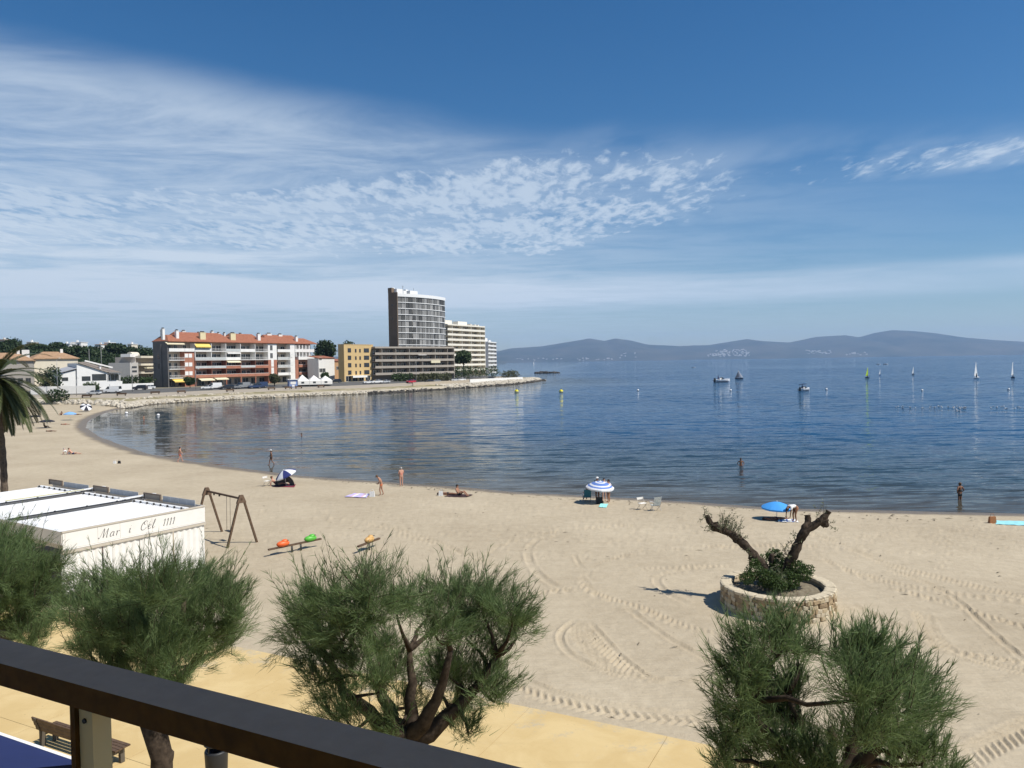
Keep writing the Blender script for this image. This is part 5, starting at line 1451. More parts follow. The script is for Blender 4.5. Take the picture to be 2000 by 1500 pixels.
# ------------------------------------------------------------------ walls along the far road
def wall_strip(name, label, pts, h, th, m, cat='wall', cap=None):
    """pts: world points of the foot"""
    p0 = pts[0]; r = thing(name, label, cat, p0)
    b = MB(); c = MB()
    for a, d in zip(pts[:-1], pts[1:]):
        a, d = a - p0, d - p0; v = (d - a); v.z = 0; nn = Vector((-v.y, v.x, 0)).normalized() * th / 2
        b.add([a - nn + Vector((0, 0, -.5)), d - nn + Vector((0, 0, -.5)), d + nn + Vector((0, 0, -.5)), a + nn + Vector((0, 0, -.5)), a - nn + Vector((0, 0, h)), d - nn + Vector((0, 0, h)), d + nn + Vector((0, 0, h)), a + nn + Vector((0, 0, h))], [(0, 3, 2, 1), (4, 5, 6, 7), (0, 1, 5, 4), (1, 2, 6, 5), (2, 3, 7, 6), (3, 0, 4, 7)])
        if cap: c.bar(a + Vector((0, 0, h + .05)), d + Vector((0, 0, h + .05)), th + .08, .095)
    b.build('wall_body', m, r)
    if cap: c.build('coping', cap, r)
    return r
wall_strip('garden_wall', 'white garden wall below the villas, left part behind the palm', [at_d(u, 766, D) * 1 for u, D in ((60, 246), (100, 247), (185, 250))] and [Vector((at_d(u, 760, D).x, D, 2.9)) for u, D in ((60, 248), (100, 249), (186, 252))], 2.0, .3, plaster_white)
wall_strip('garden_wall', 'white garden wall behind the parked cars, beside the grey end wall', [Vector((at_d(u, 760, D).x, D, 2.9)) for u, D in ((214, 262), (260, 268), (300, 274))], 2.1, .3, plaster_white)
seaW = [on_bank(u, v) for u, v in ((800, 748), (860, 746.5), (916, 743.5))]
def foot(u, D): p = at_d(u, 740, D); return Vector((p.x, D, bank_h(p.x, D)))
wall_strip('promenade_wall', 'low beige parapet wall along the far promenade before the terrace building', [foot(u, D) for u, D in ((806, 315), (860, 333), (916, 352))], 1.25, .4, mat('beige_wall', (.42, .36, .28), .9))
w = wall_strip('sea_wall', 'bright white sea wall with a dark handrail at the rocky point', [foot(u, D) for u, D in ((917, 352), (950, 366), (985, 382), (1020, 402))], 1.5, .5, plaster_white)
hr = MB(); pts = [foot(u, D) - w.location for u, D in ((917, 352), (950, 366), (985, 382), (1020, 402))]
for a, b in zip(pts[:-1], pts[1:]):
    hr.bar(a + Vector((0, 0, 2.3)), b + Vector((0, 0, 2.3)), .12, .12); hr.bar(a + Vector((0, 0, 1.9)), b + Vector((0, 0, 1.9)), .07, .07)
    for k in range(6): q = a + (b - a) * k / 6; hr.bar(q + Vector((0, 0, 1.4)), q + Vector((0, 0, 2.3)), .08, .08)
hr.build('handrail', dark_metal, w)

# ------------------------------------------------------------------ rocks along the far shore
def rocks():
    rr = random.Random(17)
    pale = mat('pale_rock', (.36, .32, .255), .95, col2=(.56, .51, .42), scale=.6); dark = mat('wet_rock', (.05, .045, .038), .8, var=.2, scale=.6)
    def heap(name, label, gen, m):
        b = MB()
        for (x, y, z, s) in gen:
            q = rr.uniform(0, 6.28); rot = Matrix.Rotation(q, 3, 'Z') @ Matrix.Rotation(rr.uniform(-.5, .5), 3, 'X')
            random.seed(rr.random()); b.ell((x, y, z), (s * rr.uniform(.45, .8), s * rr.uniform(.4, .65), s * rr.uniform(.3, .5)), 6, 4, 0, rot, jit=.25)
        o = b.build(name, m); tag(o, label, 'rocks', kind='stuff')
    def along(i0, i1, n, d0, d1, s0, s1, dz=0):
        seg = FRONT
        P0 = int(i0 * (len(seg) - 1)); P1 = int(i1 * (len(seg) - 1))
        for k in range(n):
            i = rr.uniform(P0, P1 - .001); j = int(i); p = seg[j] + (seg[j + 1] - seg[j]) * (i - j); t = seg[j + 1] - seg[j]; t = t / np.hypot(*t)
            d = rr.uniform(d0, d1); x, y = p[0] - t[1] * d, p[1] + t[0] * d
            yield x, y, bank_h(x, y) + dz, rr.uniform(s0, s1)
    nF = len(FRONT); ks = _k / nF; kt = (len(FRONT) - 7 * 5) / nF
    heap('shore_rocks', 'pale boulders lining the back of the beach and the far waterline', list(along(.05, ks, 460, 1, 4.5, .5, 1.35, .12)) + list(along(ks, kt * .75, 620, .4, 2.2, .4, 1.1, .05)) + list(along(ks, ks + .16, 60, 8, 11, .5, 1.1, 0)), pale)
    heap('breakwater_rocks', 'heaped pale boulders round the rocky point', list(along(kt * .78, kt * 1.03, 900, .5, 7.0, .7, 1.6, .05)), pale)
    heap('wet_shore_rocks', 'dark wet rocks at the waterline under the pale boulders', list(along(kt * .66, kt * 1.04, 420, -1.0, .6, .7, 1.7, .15)) + list(along(ks, kt * .6, 160, -.8, .2, .3, .8, .05)), dark)
    tp = []
    for k in range(90):
        u = rr.uniform(1046, 1092); v = 727 + rr.uniform(-.6, .6); p = at_z(1060, 728.5, 0); D = p.y + rr.uniform(-6, 6); q = at_d(u, v, D); tp.append((q.x, D, SEA_Z + rr.uniform(.0, 1.0) * max(.2, 1 - abs(u - 1062) / 40), rr.uniform(1.5, 3.2)))
    heap('reef_rocks', 'low dark reef breaking the water beyond the point', tp, dark)
rocks()

# ------------------------------------------------------------------ trees of the far bank
far_green = leaf_mat('pine_green', (.016, .034, .014), (.050, .078, .030), .18)
far_green2 = leaf_mat('mid_green', (.030, .058, .020), (.075, .110, .042), .22)
far_olive = leaf_mat('olive_green', (.062, .072, .034), (.115, .120, .060), .22)
def far_tree(name, label, u, v0, v1, wpx, D, m, seed, cat='tree', crown_f=.75, group=None, flat=1.0):
    """crown between picture rows v0 (top) and v1 (ground)"""
    top = at_d(u, v0, D).z; bot = at_d(u, v1, D).z; x = at_d(u, v1, D).x; h = top - bot; w = wpx / F * D
    r = thing(name, label, cat, (x, D, bot), 0, group)
    T = MB(); T.tube([(0, 0, -.5), (w * .02, 0, h * .4), (-w * .02, 0, h * .8)], [max(.12, h * .03), max(.1, h * .024), .05], 7)
    ch = h * crown_f; rr = random.Random(seed); blobs = []
    for k in range(9):
        a = rr.uniform(0, 6.28); q = rr.uniform(.15, .62); z = h - ch * rr.uniform(.25, .8)
        blobs.append(((math.cos(a) * w / 2 * q, math.sin(a) * w / 2 * q, z), (w * rr.uniform(.17, .27), w * rr.uniform(.17, .27), ch * rr.uniform(.18, .30))))
        T.tube([(0, 0, h * (1 - crown_f) * .8), (math.cos(a) * w / 2 * q, math.sin(a) * w / 2 * q, z)], [max(.06, h * .012), .03], 5)
    blobs.append(((0, 0, h - ch * .45), (w * .34, w * .34, ch * .42)))
    T.build('trunk', bark, r)
    leaf_cloud('crown', r, blobs, 2600, max(.30, w * .055), m, seed)
    return r
far_tree('stone_pine', 'round dark tree right of the apartment block, on the skyline', 637, 663, 722, 56, 400, far_green, 31, crown_f=.8)
far_tree('stone_pine', 'dark tree behind the yellow building roof', 681, 665, 722, 44, 395, far_green, 32, crown_f=.8)
far_tree('stone_pine', 'umbrella shaped green pine beside the cream slab', 905, 684, 722, 46, 398, far_green2, 33, crown_f=.68)
for q, (u, v0, v1, wp, D, m_, lb) in enumerate(((371, 736, 757, 26, 276, far_green2, 'small round street tree before the cream awnings'), (536, 729, 757, 24, 292, far_olive, 'slim pale street tree before the brick stair tower'), (635, 726, 752, 24, 318, far_green2, 'bushy street tree beside the white tent'),
        (285, 737, 758, 26, 280, far_green2, 'green tree in front of the terraced block'))):
    far_tree('street_tree', lb, u, v0, v1, wp, D, m_, 40 + q, group='street trees along the far road')
def hedge(label, pts, h, w, m, seed, nm='hedge'):
    """pts: (u, D); bank ground"""
    fp = [foot(u, D) for u, D in pts]; r = thing(nm, label, 'hedge', fp[0]); blobs = []
    rr = random.Random(seed)
    for a, b in zip(fp[:-1], fp[1:]):
        n = max(2, int((b - a).length / (h * .7)))
        for k in range(n):
            p = a + (b - a) * (k + .5) / n - fp[0]; blobs.append(((p.x, p.y + rr.uniform(-.3, .3), h * .5), (w * rr.uniform(.5, .75), w * .6, h * rr.uniform(.42, .62))))
    leaf_cloud('foliage', r, blobs, 260 * len(blobs), .42, m, seed)
    T = MB()
    for bl in blobs[::2]: T.tube([(bl[0][0], bl[0][1], -.4), (bl[0][0], bl[0][1], h * .6)], [.1, .05], 5)
    T.build('stems', bark, r)
hedge('trimmed dark green hedge before the terrace building, its left half', ((766, 338), (806, 346)), 3.4, 3, far_green2, 50)
hedge('olive brown hedge of tamarisk before the terrace building, its right half', ((808, 344), (878, 362)), 3.4, 3, far_olive, 51)
hedge('big dark hedge along the road at the foot of the cream slab', ((884, 384), (930, 395), (972, 405)), 5.6, 5, far_green2, 52)
hedge('low green hedge at the end of the point', ((985, 405), (1008, 412)), 4.2, 4.5, far_olive, 53)
hedge('green garden shrubs on the terrace of the white villa', ((163, 255), (190, 257)), 3.6, 2.6, far_green2, 54)
hedge('green bushes between the villa and the terraced block', ((238, 285), (262, 285), (296, 285)), 4.6, 4, far_green, 55)
hedge('dark clipped hedge on the beach behind the palm fronds', ((96, 228), (122, 229)), 4.2, 4, far_green, 56)
hedge('dark trees and creepers at the left of the white villa', ((78, 258), (100, 259), (112, 259)), 8.5, 3.5, far_green, 57)
# pine wood on the ridge: the pines that stand out are things, the rest one mass
def build_wood():
    rr = random.Random(77); proto = []
    rg = np.random.default_rng(3)
    masses = []
    for k in range(330):
        u = rr.uniform(-60, 330); D = rr.uniform(325, 520)
        if D < 352 and u > 235: continue
        x = at_d(u, 700, D).x; z = bank_h(x, D); masses.append((x, D, z, rr.uniform(5, 9), rr.uniform(7, 11.5)))
    blobs = []
    for (x, y, z, w, h) in masses:
        for j in range(3): blobs.append(((x + rr.uniform(-2, 2), y + rr.uniform(-2, 2), z + h * rr.uniform(.55, .85)), (w * .5, w * .5, h * .24)))
    o = leaf_cloud('pine_wood', None, blobs, 120000, .8, far_green, 5, 1.5); tag(o, 'dark pine wood covering the low hill behind the villas', 'wood', kind='stuff')
    kinds = []
    spots = [(28, 660, 46, 470, 'tall dark tree rising above the ridge at the far left'), (8, 666, 40, 455, 'dark tree at the left edge of the ridge'), (80, 672, 54, 480, 'broad flat pine on the ridge above the tiled villa'), (112, 668, 50, 490, 'rounded pine on the ridge, left of the long white house'),
             (150, 677, 52, 450, 'dark pine behind the thin mast'), (178, 681, 50, 440, 'dark pine above the roof of the white villa'), (226, 670, 54, 480, 'rounded pine on the ridge above the arched house'), (255, 677, 46, 460, 'pine just right of the arched house'), (283, 679, 42, 450, 'pine touching the grey end wall of the apartment block'), (215, 700, 40, 380, 'dark pine between the white villa and the arched house'), (232, 706, 36, 340, 'lower dark pine beside the white villa roof')]
    for q, (u, v, wpx, D, lb) in enumerate(spots):
        x = at_d(u, 700, D).x; z = bank_h(x, D); vb = 0
        top = at_d(u, v, D).z
        # row of the ground at that distance
        d = ray(u, 700); 
        vb = v + (top - z) / D * F
        far_tree('pine_tree', lb, u, v, vb, wpx, D, far_green, 90 + q, crown_f=.62, group='pines on the wooded ridge')
build_wood()

# ------------------------------------------------------------------ masts and lamp posts
def lamp_post(label, u, D, h, arm=True, nm='street_lamp', cat='street lamp'):
    p = foot(u, D); r = thing(nm, label, cat, p)
    MB().tube([(0, 0, -.3), (0, 0, h * .5), (0, 0, h)], [.10, .08, .05], 7).build('pole', mat('galvanised', (.36, .36, .36), .5, metal=.4), r)
    if arm:
        a = MB(); a.tube([(0, 0, h - .05), (.5, -.3, h + .2), (1.1, -.6, h + .22)], .04, 5); a.build('arm', MATS['galvanised'], r)
        MB().ell((1.3, -.7, h + .2), (.38, .2, .1), 8, 5).build('lamp_head', plaster_white, r)
lamp_post('tall slender mast in front of the pine wood with a small top platform', 199, 300, at_d(199, 672, 300).z - 3, False, 'radio_mast', 'mast')
lamp_post('thinner mast left of the taller one, before the pines', 175.5, 305, at_d(175, 681, 305).z - 3, False, 'radio_mast', 'mast')
lamp_post('street lamp post by the white garden wall, behind the palm tips', 112, 247, 12.0)
lamp_post('short dark lamp post in front of the white garden wall', 148.5, 246, 5.6)
lamp_post('grey lamp post by the dark parked car, left of the apartment block', 258, 256, 9.6)
lamp_post('tall lamp post before the white balcony bay of the apartment block', 565, 281, 11.5)
lamp_post('pale lamp post in front of the terrace building', 813, 322, 10.5)
lamp_post('short lamp post before the cream awnings of the apartment block', 382, 271, 7.0)

# ------------------------------------------------------------------ parked vehicles
tyre = mat('tyre', (.018, .018, .018), .8); rim_m = mat('wheel_rim', (.35, .35, .36), .35, metal=.6); lamp_m = mat('headlight', (.75, .75, .72), .2); car_glass = mat('car_glass', (.02, .025, .03), .08, spec=.7)
def car_paint(nm, c): return mat('paint_' + nm, c, .28, var=.03, spec=.6)
PROF = {'hatch': (4.1, 1.72, [(-2.05, .35), (-2.05, .75), (-1.9, .95), (-1.25, 1.02), (1.95, .98), (2.05, .7), (2.05, .35)], [(-1.15, 1.0), (-.45, 1.46), (1.2, 1.48), (1.85, 1.0)]),
        'suv': (4.6, 1.85, [(-2.3, .4), (-2.3, .85), (-2.15, 1.08), (-1.3, 1.15), (2.2, 1.15), (2.3, .8), (2.3, .4)], [(-1.25, 1.14), (-.55, 1.70), (1.8, 1.72), (2.2, 1.14)]),
        'van': (5.2, 1.95, [(-2.6, .38), (-2.6, .9), (-2.45, 1.15), (-1.75, 1.3), (2.55, 1.3), (2.6, .8), (2.6, .38)], [(-1.85, 1.29), (-1.15, 2.15), (2.5, 2.2), (2.58, 1.29)])}
def vehicle(label, kind, paint, loc, yaw, group='vehicles parked along the far road'):
    L, W_, body, cab = PROF[kind]
    r = thing('parked_' + ('van' if kind == 'van' else 'car'), label, 'van' if kind == 'van' else 'car', loc, yaw, group)
    key = kind + paint.name
    if key not in VM:
        b = MB(); n = len(body); h = W_ / 2
        for s0, s1, f in ((-h, h, 1),):
            vs = [(x, s0, z) for x, z in body] + [(x, s1, z) for x, z in body]
            b.add(vs, [tuple(range(n)), tuple(range(2 * n - 1, n - 1, -1))] + [(i, i + n, (i + 1) % n + n, (i + 1) % n) for i in range(n)])
        q = .86; n2 = len(cab)
        c = MB(); k = .80 if kind != 'van' else .92
        vs = []
        for sg in (-1, 1):
            for (x, z), w in zip(cab, (h * .97, h * k, h * k, h * .97)): vs.append((x, sg * w, z))
        c.add(vs, [(0, 1, 2, 3), (7, 6, 5, 4), (0, 4, 5, 1), (2, 6, 7, 3)], 0)
        c.add([(cab[1][0], -h * k, cab[1][1] + .002), (cab[2][0], -h * k, cab[2][1] + .002), (cab[2][0], h * k, cab[2][1] + .002), (cab[1][0], h * k, cab[1][1] + .002)], [(0, 1, 2, 3)], 1)
        if kind == 'van':
            for sg in (-1, 1): c.add([(-.6, sg * h * .985, 1.30), (2.5, sg * h * .985, 1.30), (2.45, sg * h * .945, 2.14), (-.6, sg * h * .945, 2.14)], [(0, 1, 2, 3)], 1)
        else:
            for sg in (-1, 1):
                xm = (cab[1][0] + cab[2][0]) / 2
                c.add([(xm - .06, sg * h * .99, cab[0][1]), (xm + .06, sg * h * .99, cab[0][1]), (xm + .05, sg * h * k * 1.01, cab[1][1]), (xm - .05, sg * h * k * 1.01, cab[1][1])], [(0, 1, 2, 3)], 1)
        w = MB(); w.tube([(0, -.11, 0), (0, .11, 0)], .32, 14, 0, True, False); 
        rm = MB(); rm.tube([(0, -.12, 0), (0, .12, 0)], .19, 10, 0, True, False)
        hl = MB().ell((0, 0, 0), (.10, .2, .09), 8, 5)
        bp = MB().bx(-L / 2 - .06, -L / 2 + .02, -h * .96, h * .96, .32, .52)
        VM[key] = (b.mesh('body', paint), c.mesh('cabin', [car_glass, paint]), w.mesh('wheel', tyre), rm.mesh('rim', rim_m), hl.mesh('headlight', lamp_m), bp.mesh('bumper', black_plastic))
    bm_, cm, wm_, rm_, hm, pm_ = VM[key]
    link('body', bm_, r); link('cabin', cm, r); link('bumper', pm_, r); link('bumper', pm_, r, (0, 0, 0), math.pi)
    for x in (-L * .31, L * .30):
        for s in (-1, 1):
            wv = link('wheel', wm_, r, (x, s * (W_ / 2 - .06), .32)); link('rim', rm_, wv)
    for s in (-1, 1): link('headlight', hm, r, (-L / 2 + .04, s * W_ * .36, .72))
VM = {}
white_p, grey_p, dark_p, blue_p, red_p, silver_p = car_paint('white', (.78, .78, .77)), car_paint('grey', (.22, .23, .24)), car_paint('dark', (.020, .022, .028)), car_paint('navy', (.025, .045, .11)), car_paint('red', (.42, .03, .05)), car_paint('silver', (.48, .50, .52))
def on_road(u, D): p = foot(u, D); return (p.x, p.y, p.z)
AY = R(64)
for lb, kd, pt, u, D, yw in (
        ('silver parked car before the white garden wall, left of the white van', 'hatch', silver_p, 183, 250, .1), ('white parked van with dark windows before the villas', 'van', white_p, 219, 254, .05), ('black parked car left of the grey end wall', 'suv', dark_p, 273, 263, .1), ('white car nosing out behind the black car left of the apartment block', 'hatch', white_p, 291, 270, .4),
        ('white parked van under the cream awnings of the apartment block', 'van', white_p, 418, 276, .5), ('white low car at the left of the white van under the cream awnings', 'hatch', white_p, 404, 273, .4), ('black parked car right of the white van, under the apartment block', 'suv', dark_p, 443, 276, .5), ('dark grey parked car just right of the black car', 'hatch', grey_p, 456, 279, .5),
        ('grey parked van before the brick bays of the apartment block', 'van', grey_p, 474, 282, .9), ('silver parked car right of the grey van', 'hatch', silver_p, 487, 284, .8), ('dark blue parked van before the brick stair tower', 'van', blue_p, 508, 286, .7), ('dark blue parked car right of the blue van', 'suv', blue_p, 498, 283, .6),
        ('white parked car left of the white tent, below the brick pier', 'hatch', white_p, 582, 305, .6), ('black parked car before the grey shutter of the white house', 'suv', dark_p, 656, 318, .3), ('white parked pickup car below the yellow building', 'suv', white_p, 736, 322, .5), ('white parked car beside the white awning of the yellow building', 'hatch', white_p, 719, 318, .5),
        ('silver parked car at the left of the trimmed hedge', 'hatch', silver_p, 752, 326, .6), ('red parked car before the olive hedge of the terrace building', 'suv', red_p, 803, 334, .9), ('dark parked car right of the red car, by the hedge', 'hatch', dark_p, 838, 342, .7), ('grey parked car near the end of the beige parapet', 'hatch', grey_p, 852, 346, .6),
        ('silver parked car by the big hedge at the start of the white sea wall', 'hatch', silver_p, 888, 362, .6), ('white parked car by the big hedge, further along the point', 'hatch', white_p, 901, 366, .6), ('dark parked car at the foot of the hedge near the point', 'hatch', dark_p, 958, 385, .6)):
    vehicle(lb, kd, pt, on_road(u, D), yw)
# white tent pavilions beside the street tree
def build_tent():
    p = foot(613, 300); r = thing('white_tent', 'white peaked marquee tent beside the far promenade', 'tent', p, .5)
    for k, x in enumerate((-4.5, 0, 4.5)):
        b = MB(); s = 2.2
        b.add([(x - s, -s, 1.9), (x + s, -s, 1.9), (x + s, s, 1.9), (x - s, s, 1.9), (x, 0, 4.3 - .3 * k), (x - s, -s, .4), (x + s, -s, .4), (x + s, s, .4), (x - s, s, .4)], [(0, 1, 4), (1, 2, 4), (2, 3, 4), (3, 0, 4), (5, 6, 1, 0), (6, 7, 2, 1), (7, 8, 3, 2), (8, 5, 0, 3)])
        b.build('canopy', white_canvas, r)
        for sx in (-2.1, 2.1): MB().tube([(x + sx, -2.1, -.2), (x + sx, -2.1, 1.9)], .06, 6).build('pole', beige_metal, r)
        MB().bx(x - .9, x + .2, -2.235, -2.21, .9, 1.6).build('window', shade_glass, r)
build_tent()
def kiosk():
    p = foot(571, 292); r = thing('beach_kiosk', 'small blue and white kiosk under the tall lamp post', 'kiosk', p, .5)
    MB().bx(-1.6, 1.6, -1.2, 1.2, -.2, 2.8).build('wall', mat('kiosk_blue', (.16, .24, .48), .6), r)
    MB().bx(-2.0, 2.0, -1.6, 1.6, 2.801, 3.05).build('roof', plaster_white, r); MB().bx(-1.0, 1.0, -1.25, -1.205, 1.1, 2.1).build('hatch', plaster_white, r); MB().bx(-.5, .5, -1.3, -1.251, .2, .9).build('poster', plaster_white, r)
kiosk()
def pontoon(label, u, D):
    p = foot(u, D); r = thing('promenade_bench', label, 'bench', p, R(50) if u > 320 else R(8), 'dark benches along the far promenade')
    MB().bx(-1.5, 1.5, -.3, .3, .42, .52).build('seat', wood_brown, r); MB().bx(-1.5, 1.5, .24, .30, .53, .95).build('backrest', wood_brown, r)
    for x in (-1.2, 1.2): MB().bx(x - .08, x + .08, -.28, .28, -.1, .419).build('leg', dark_metal, r)
for lb, u, D in (('dark bench on the far promenade below the silver car', 168, 238), ('dark bench on the far promenade below the right end of the white van', 236, 242), ('dark bench left of the street tree before the cream awnings', 302, 250), ('dark bench under the street tree before the cream awnings', 354, 256), ('dark bench right of the awnings, with a bicycle near it', 449, 266), ('dark bench before the blue van', 530, 279), ('dark bench before the kiosk', 563, 284), ('dark bench between kiosk and white tent', 583, 288), ('dark bench below the white tent, by the bushy street tree', 627, 294)):
    pontoon(lb, u, D)
# ------------------------------------------------------------------ people
def skin_mat(nm, c): return mat('skin_' + nm, c, .6, var=.06, scale=8, spec=.3)
skins = {'tan': skin_mat('tan', (.36, .19, .12)), 'pink': skin_mat('pink', (.52, .28, .20)), 'brown': skin_mat('brown', (.20, .10, .06)), 'fair': skin_mat('fair', (.58, .36, .27))}
def cloth(nm, c): return mat('cloth_' + nm, c, .85, var=.08, scale=9)
hair_m = {'dark': mat('hair_dark', (.02, .015, .012), .7), 'grey': mat('hair_grey', (.38, .36, .34), .7), 'brown': mat('hair_brown', (.10, .06, .035), .7)}
CHAINS = [('pelvis', 'belly', 'chest', 'neck', 'head', 'crown')] + [tuple(p + s for p in q) for s in 'LR' for q in (('shoulder', 'elbow', 'wrist', 'palm'), ('hip', 'knee', 'ankle', 'toe'))]
RAD = {'pelvis': (.145, .105), 'belly': (.135, .10), 'chest': (.155, .105), 'neck': (.058, .058), 'head': (.085, .095), 'crown': (.07, .08), 'shoulder': (.062, .062), 'elbow': (.042, .042), 'wrist': (.030, .030), 'palm': (.040, .018), 'hip': (.092, .092), 'knee': (.058, .058), 'ankle': (.040, .040), 'toe': (.038, .026)}
STAND = dict(pelvis=(0, 0, .94), belly=(0, .01, 1.10), chest=(0, 0, 1.30), neck=(0, .0, 1.47), head=(0, .02, 1.60), crown=(0, .01, 1.69),
             shoulderL=(-.18, 0, 1.41), elbowL=(-.23, -.03, 1.13), wristL=(-.24, .04, .89), palmL=(-.24, .07, .80), shoulderR=(.18, 0, 1.41), elbowR=(.23, -.03, 1.13), wristR=(.24, .04, .89), palmR=(.24, .07, .80),
             hipL=(-.09, 0, .90), kneeL=(-.10, .02, .49), ankleL=(-.10, -.02, .09), toeL=(-.11, .13, .03), hipR=(.09, 0, .90), kneeR=(.10, .02, .49), ankleR=(.10, -.02, .09), toeR=(.11, .13, .03))
def pose(**k): d = dict(STAND); d.update(k); return d
WALK = pose(kneeL=(-.09, .16, .52), ankleL=(-.09, .22, .10), toeL=(-.10, .38, .08), kneeR=(.09, -.06, .48), ankleR=(.09, -.30, .14), toeR=(.10, -.18, .03), elbowL=(-.23, -.12, 1.15), wristL=(-.22, -.14, .92), palmL=(-.21, -.12, .83), elbowR=(.23, .08, 1.15), wristR=(.22, .24, .97), palmR=(.21, .30, .90))
STOOP = pose(chest=(0, .14, 1.27), belly=(0, .02, 1.10), neck=(0, .24, 1.40), head=(0, .33, 1.48), crown=(0, .38, 1.56), shoulderL=(-.18, .18, 1.36), shoulderR=(.18, .18, 1.36), elbowL=(-.27, .08, 1.12), wristL=(-.20, .22, .95), palmL=(-.16, .28, .90), elbowR=(.27, .08, 1.12), wristR=(.20, .22, .95), palmR=(.16, .28, .90), kneeL=(-.10, .12, .50), ankleL=(-.10, .06, .09), toeL=(-.11, .21, .03), kneeR=(.10, -.04, .48), ankleR=(.10, -.16, .09), toeR=(.11, -.02, .03))
BEND = pose(pelvis=(0, -.16, .93), belly=(0, .02, 1.02), chest=(0, .24, 1.02), neck=(0, .40, .95), head=(0, .52, .88), crown=(0, .60, .84), shoulderL=(-.18, .34, .98), shoulderR=(.18, .34, .98), elbowL=(-.21, .42, .70), wristL=(-.18, .44, .44), palmL=(-.17, .46, .35), elbowR=(.21, .40, .70), wristR=(.18, .46, .46), palmR=(.17, .48, .37), hipL=(-.09, -.15, .89), hipR=(.09, -.15, .89), kneeL=(-.12, .0, .48), ankleL=(-.13, -.06, .09), toeL=(-.14, .09, .03), kneeR=(.12, -.02, .48), ankleR=(.13, -.08, .09), toeR=(.14, .07, .03))
FOLD = pose(elbowL=(-.24, .02, 1.14), wristL=(-.08, .15, 1.10), palmL=(.0, .17, 1.12), elbowR=(.24, .02, 1.14), wristR=(.08, .17, 1.14), palmR=(.0, .19, 1.16))
HIPS = pose(elbowL=(-.36, -.06, 1.16), wristL=(-.20, .05, 1.00), palmL=(-.15, .08, .97), elbowR=(.36, -.06, 1.16), wristR=(.20, .05, 1.00), palmR=(.15, .08, .97))
SIT = pose(pelvis=(0, 0, .12), belly=(0, -.08, .30), chest=(0, -.15, .50), neck=(0, -.14, .67), head=(0, -.10, .80), crown=(0, -.10, .89), shoulderL=(-.18, -.15, .60), shoulderR=(.18, -.15, .60), elbowL=(-.25, -.05, .36), wristL=(-.16, .22, .34), palmL=(-.10, .30, .33), elbowR=(.25, -.05, .36), wristR=(.16, .22, .34), palmR=(.10, .30, .33), hipL=(-.10, .04, .11), hipR=(.10, .04, .11), kneeL=(-.13, .42, .40), ankleL=(-.12, .72, .08), toeL=(-.12, .86, .05), kneeR=(.13, .42, .40), ankleR=(.12, .72, .08), toeR=(.12, .86, .05))
LEAN = pose(**{k: v for k, v in SIT.items()}); LEAN.update(belly=(0, -.14, .26), chest=(0, -.30, .42), neck=(0, -.38, .57), head=(0, -.40, .70), crown=(0, -.42, .79), shoulderL=(-.18, -.34, .50), shoulderR=(.18, -.34, .50), elbowL=(-.24, -.50, .27), wristL=(-.22, -.52, .05), palmL=(-.22, -.45, .03), elbowR=(.24, -.50, .27), wristR=(.22, -.52, .05), palmR=(.22, -.45, .03), kneeL=(-.12, .48, .16), ankleL=(-.12, .88, .06), toeL=(-.13, .95, .14), kneeR=(.12, .46, .22), ankleR=(.12, .84, .06), toeR=(.13, .92, .14))
LIE = pose(pelvis=(0, 0, .13), belly=(0, -.17, .13), chest=(0, -.38, .14), neck=(0, -.55, .13), head=(0, -.68, .14), crown=(0, -.77, .13), shoulderL=(-.18, -.48, .12), shoulderR=(.18, -.48, .12), elbowL=(-.27, -.22, .07), wristL=(-.26, .02, .05), palmL=(-.25, .10, .04), elbowR=(.27, -.22, .07), wristR=(.26, .02, .05), palmR=(.25, .10, .04), hipL=(-.09, .05, .12), hipR=(.09, .05, .12), kneeL=(-.11, .48, .12), ankleL=(-.12, .88, .07), toeL=(-.14, .95, .16), kneeR=(.11, .48, .12), ankleR=(.12, .88, .07), toeR=(.14, .95, .16))
CHAIR = pose(pelvis=(0, 0, .40), belly=(0, -.06, .56), chest=(0, -.10, .76), neck=(0, -.10, .93), head=(0, -.06, 1.06), crown=(0, -.06, 1.15), shoulderL=(-.18, -.10, .87), shoulderR=(.18, -.10, .87), elbowL=(-.26, .02, .64), wristL=(-.24, .24, .62), palmL=(-.22, .32, .61), elbowR=(.26, .02, .64), wristR=(.24, .24, .62), palmR=(.22, .32, .61), hipL=(-.10, .02, .39), hipR=(.10, .02, .39), kneeL=(-.12, .44, .42), ankleL=(-.12, .56, .08), toeL=(-.12, .70, .04), kneeR=(.12, .44, .42), ankleR=(.12, .56, .08), toeR=(.12, .70, .04))
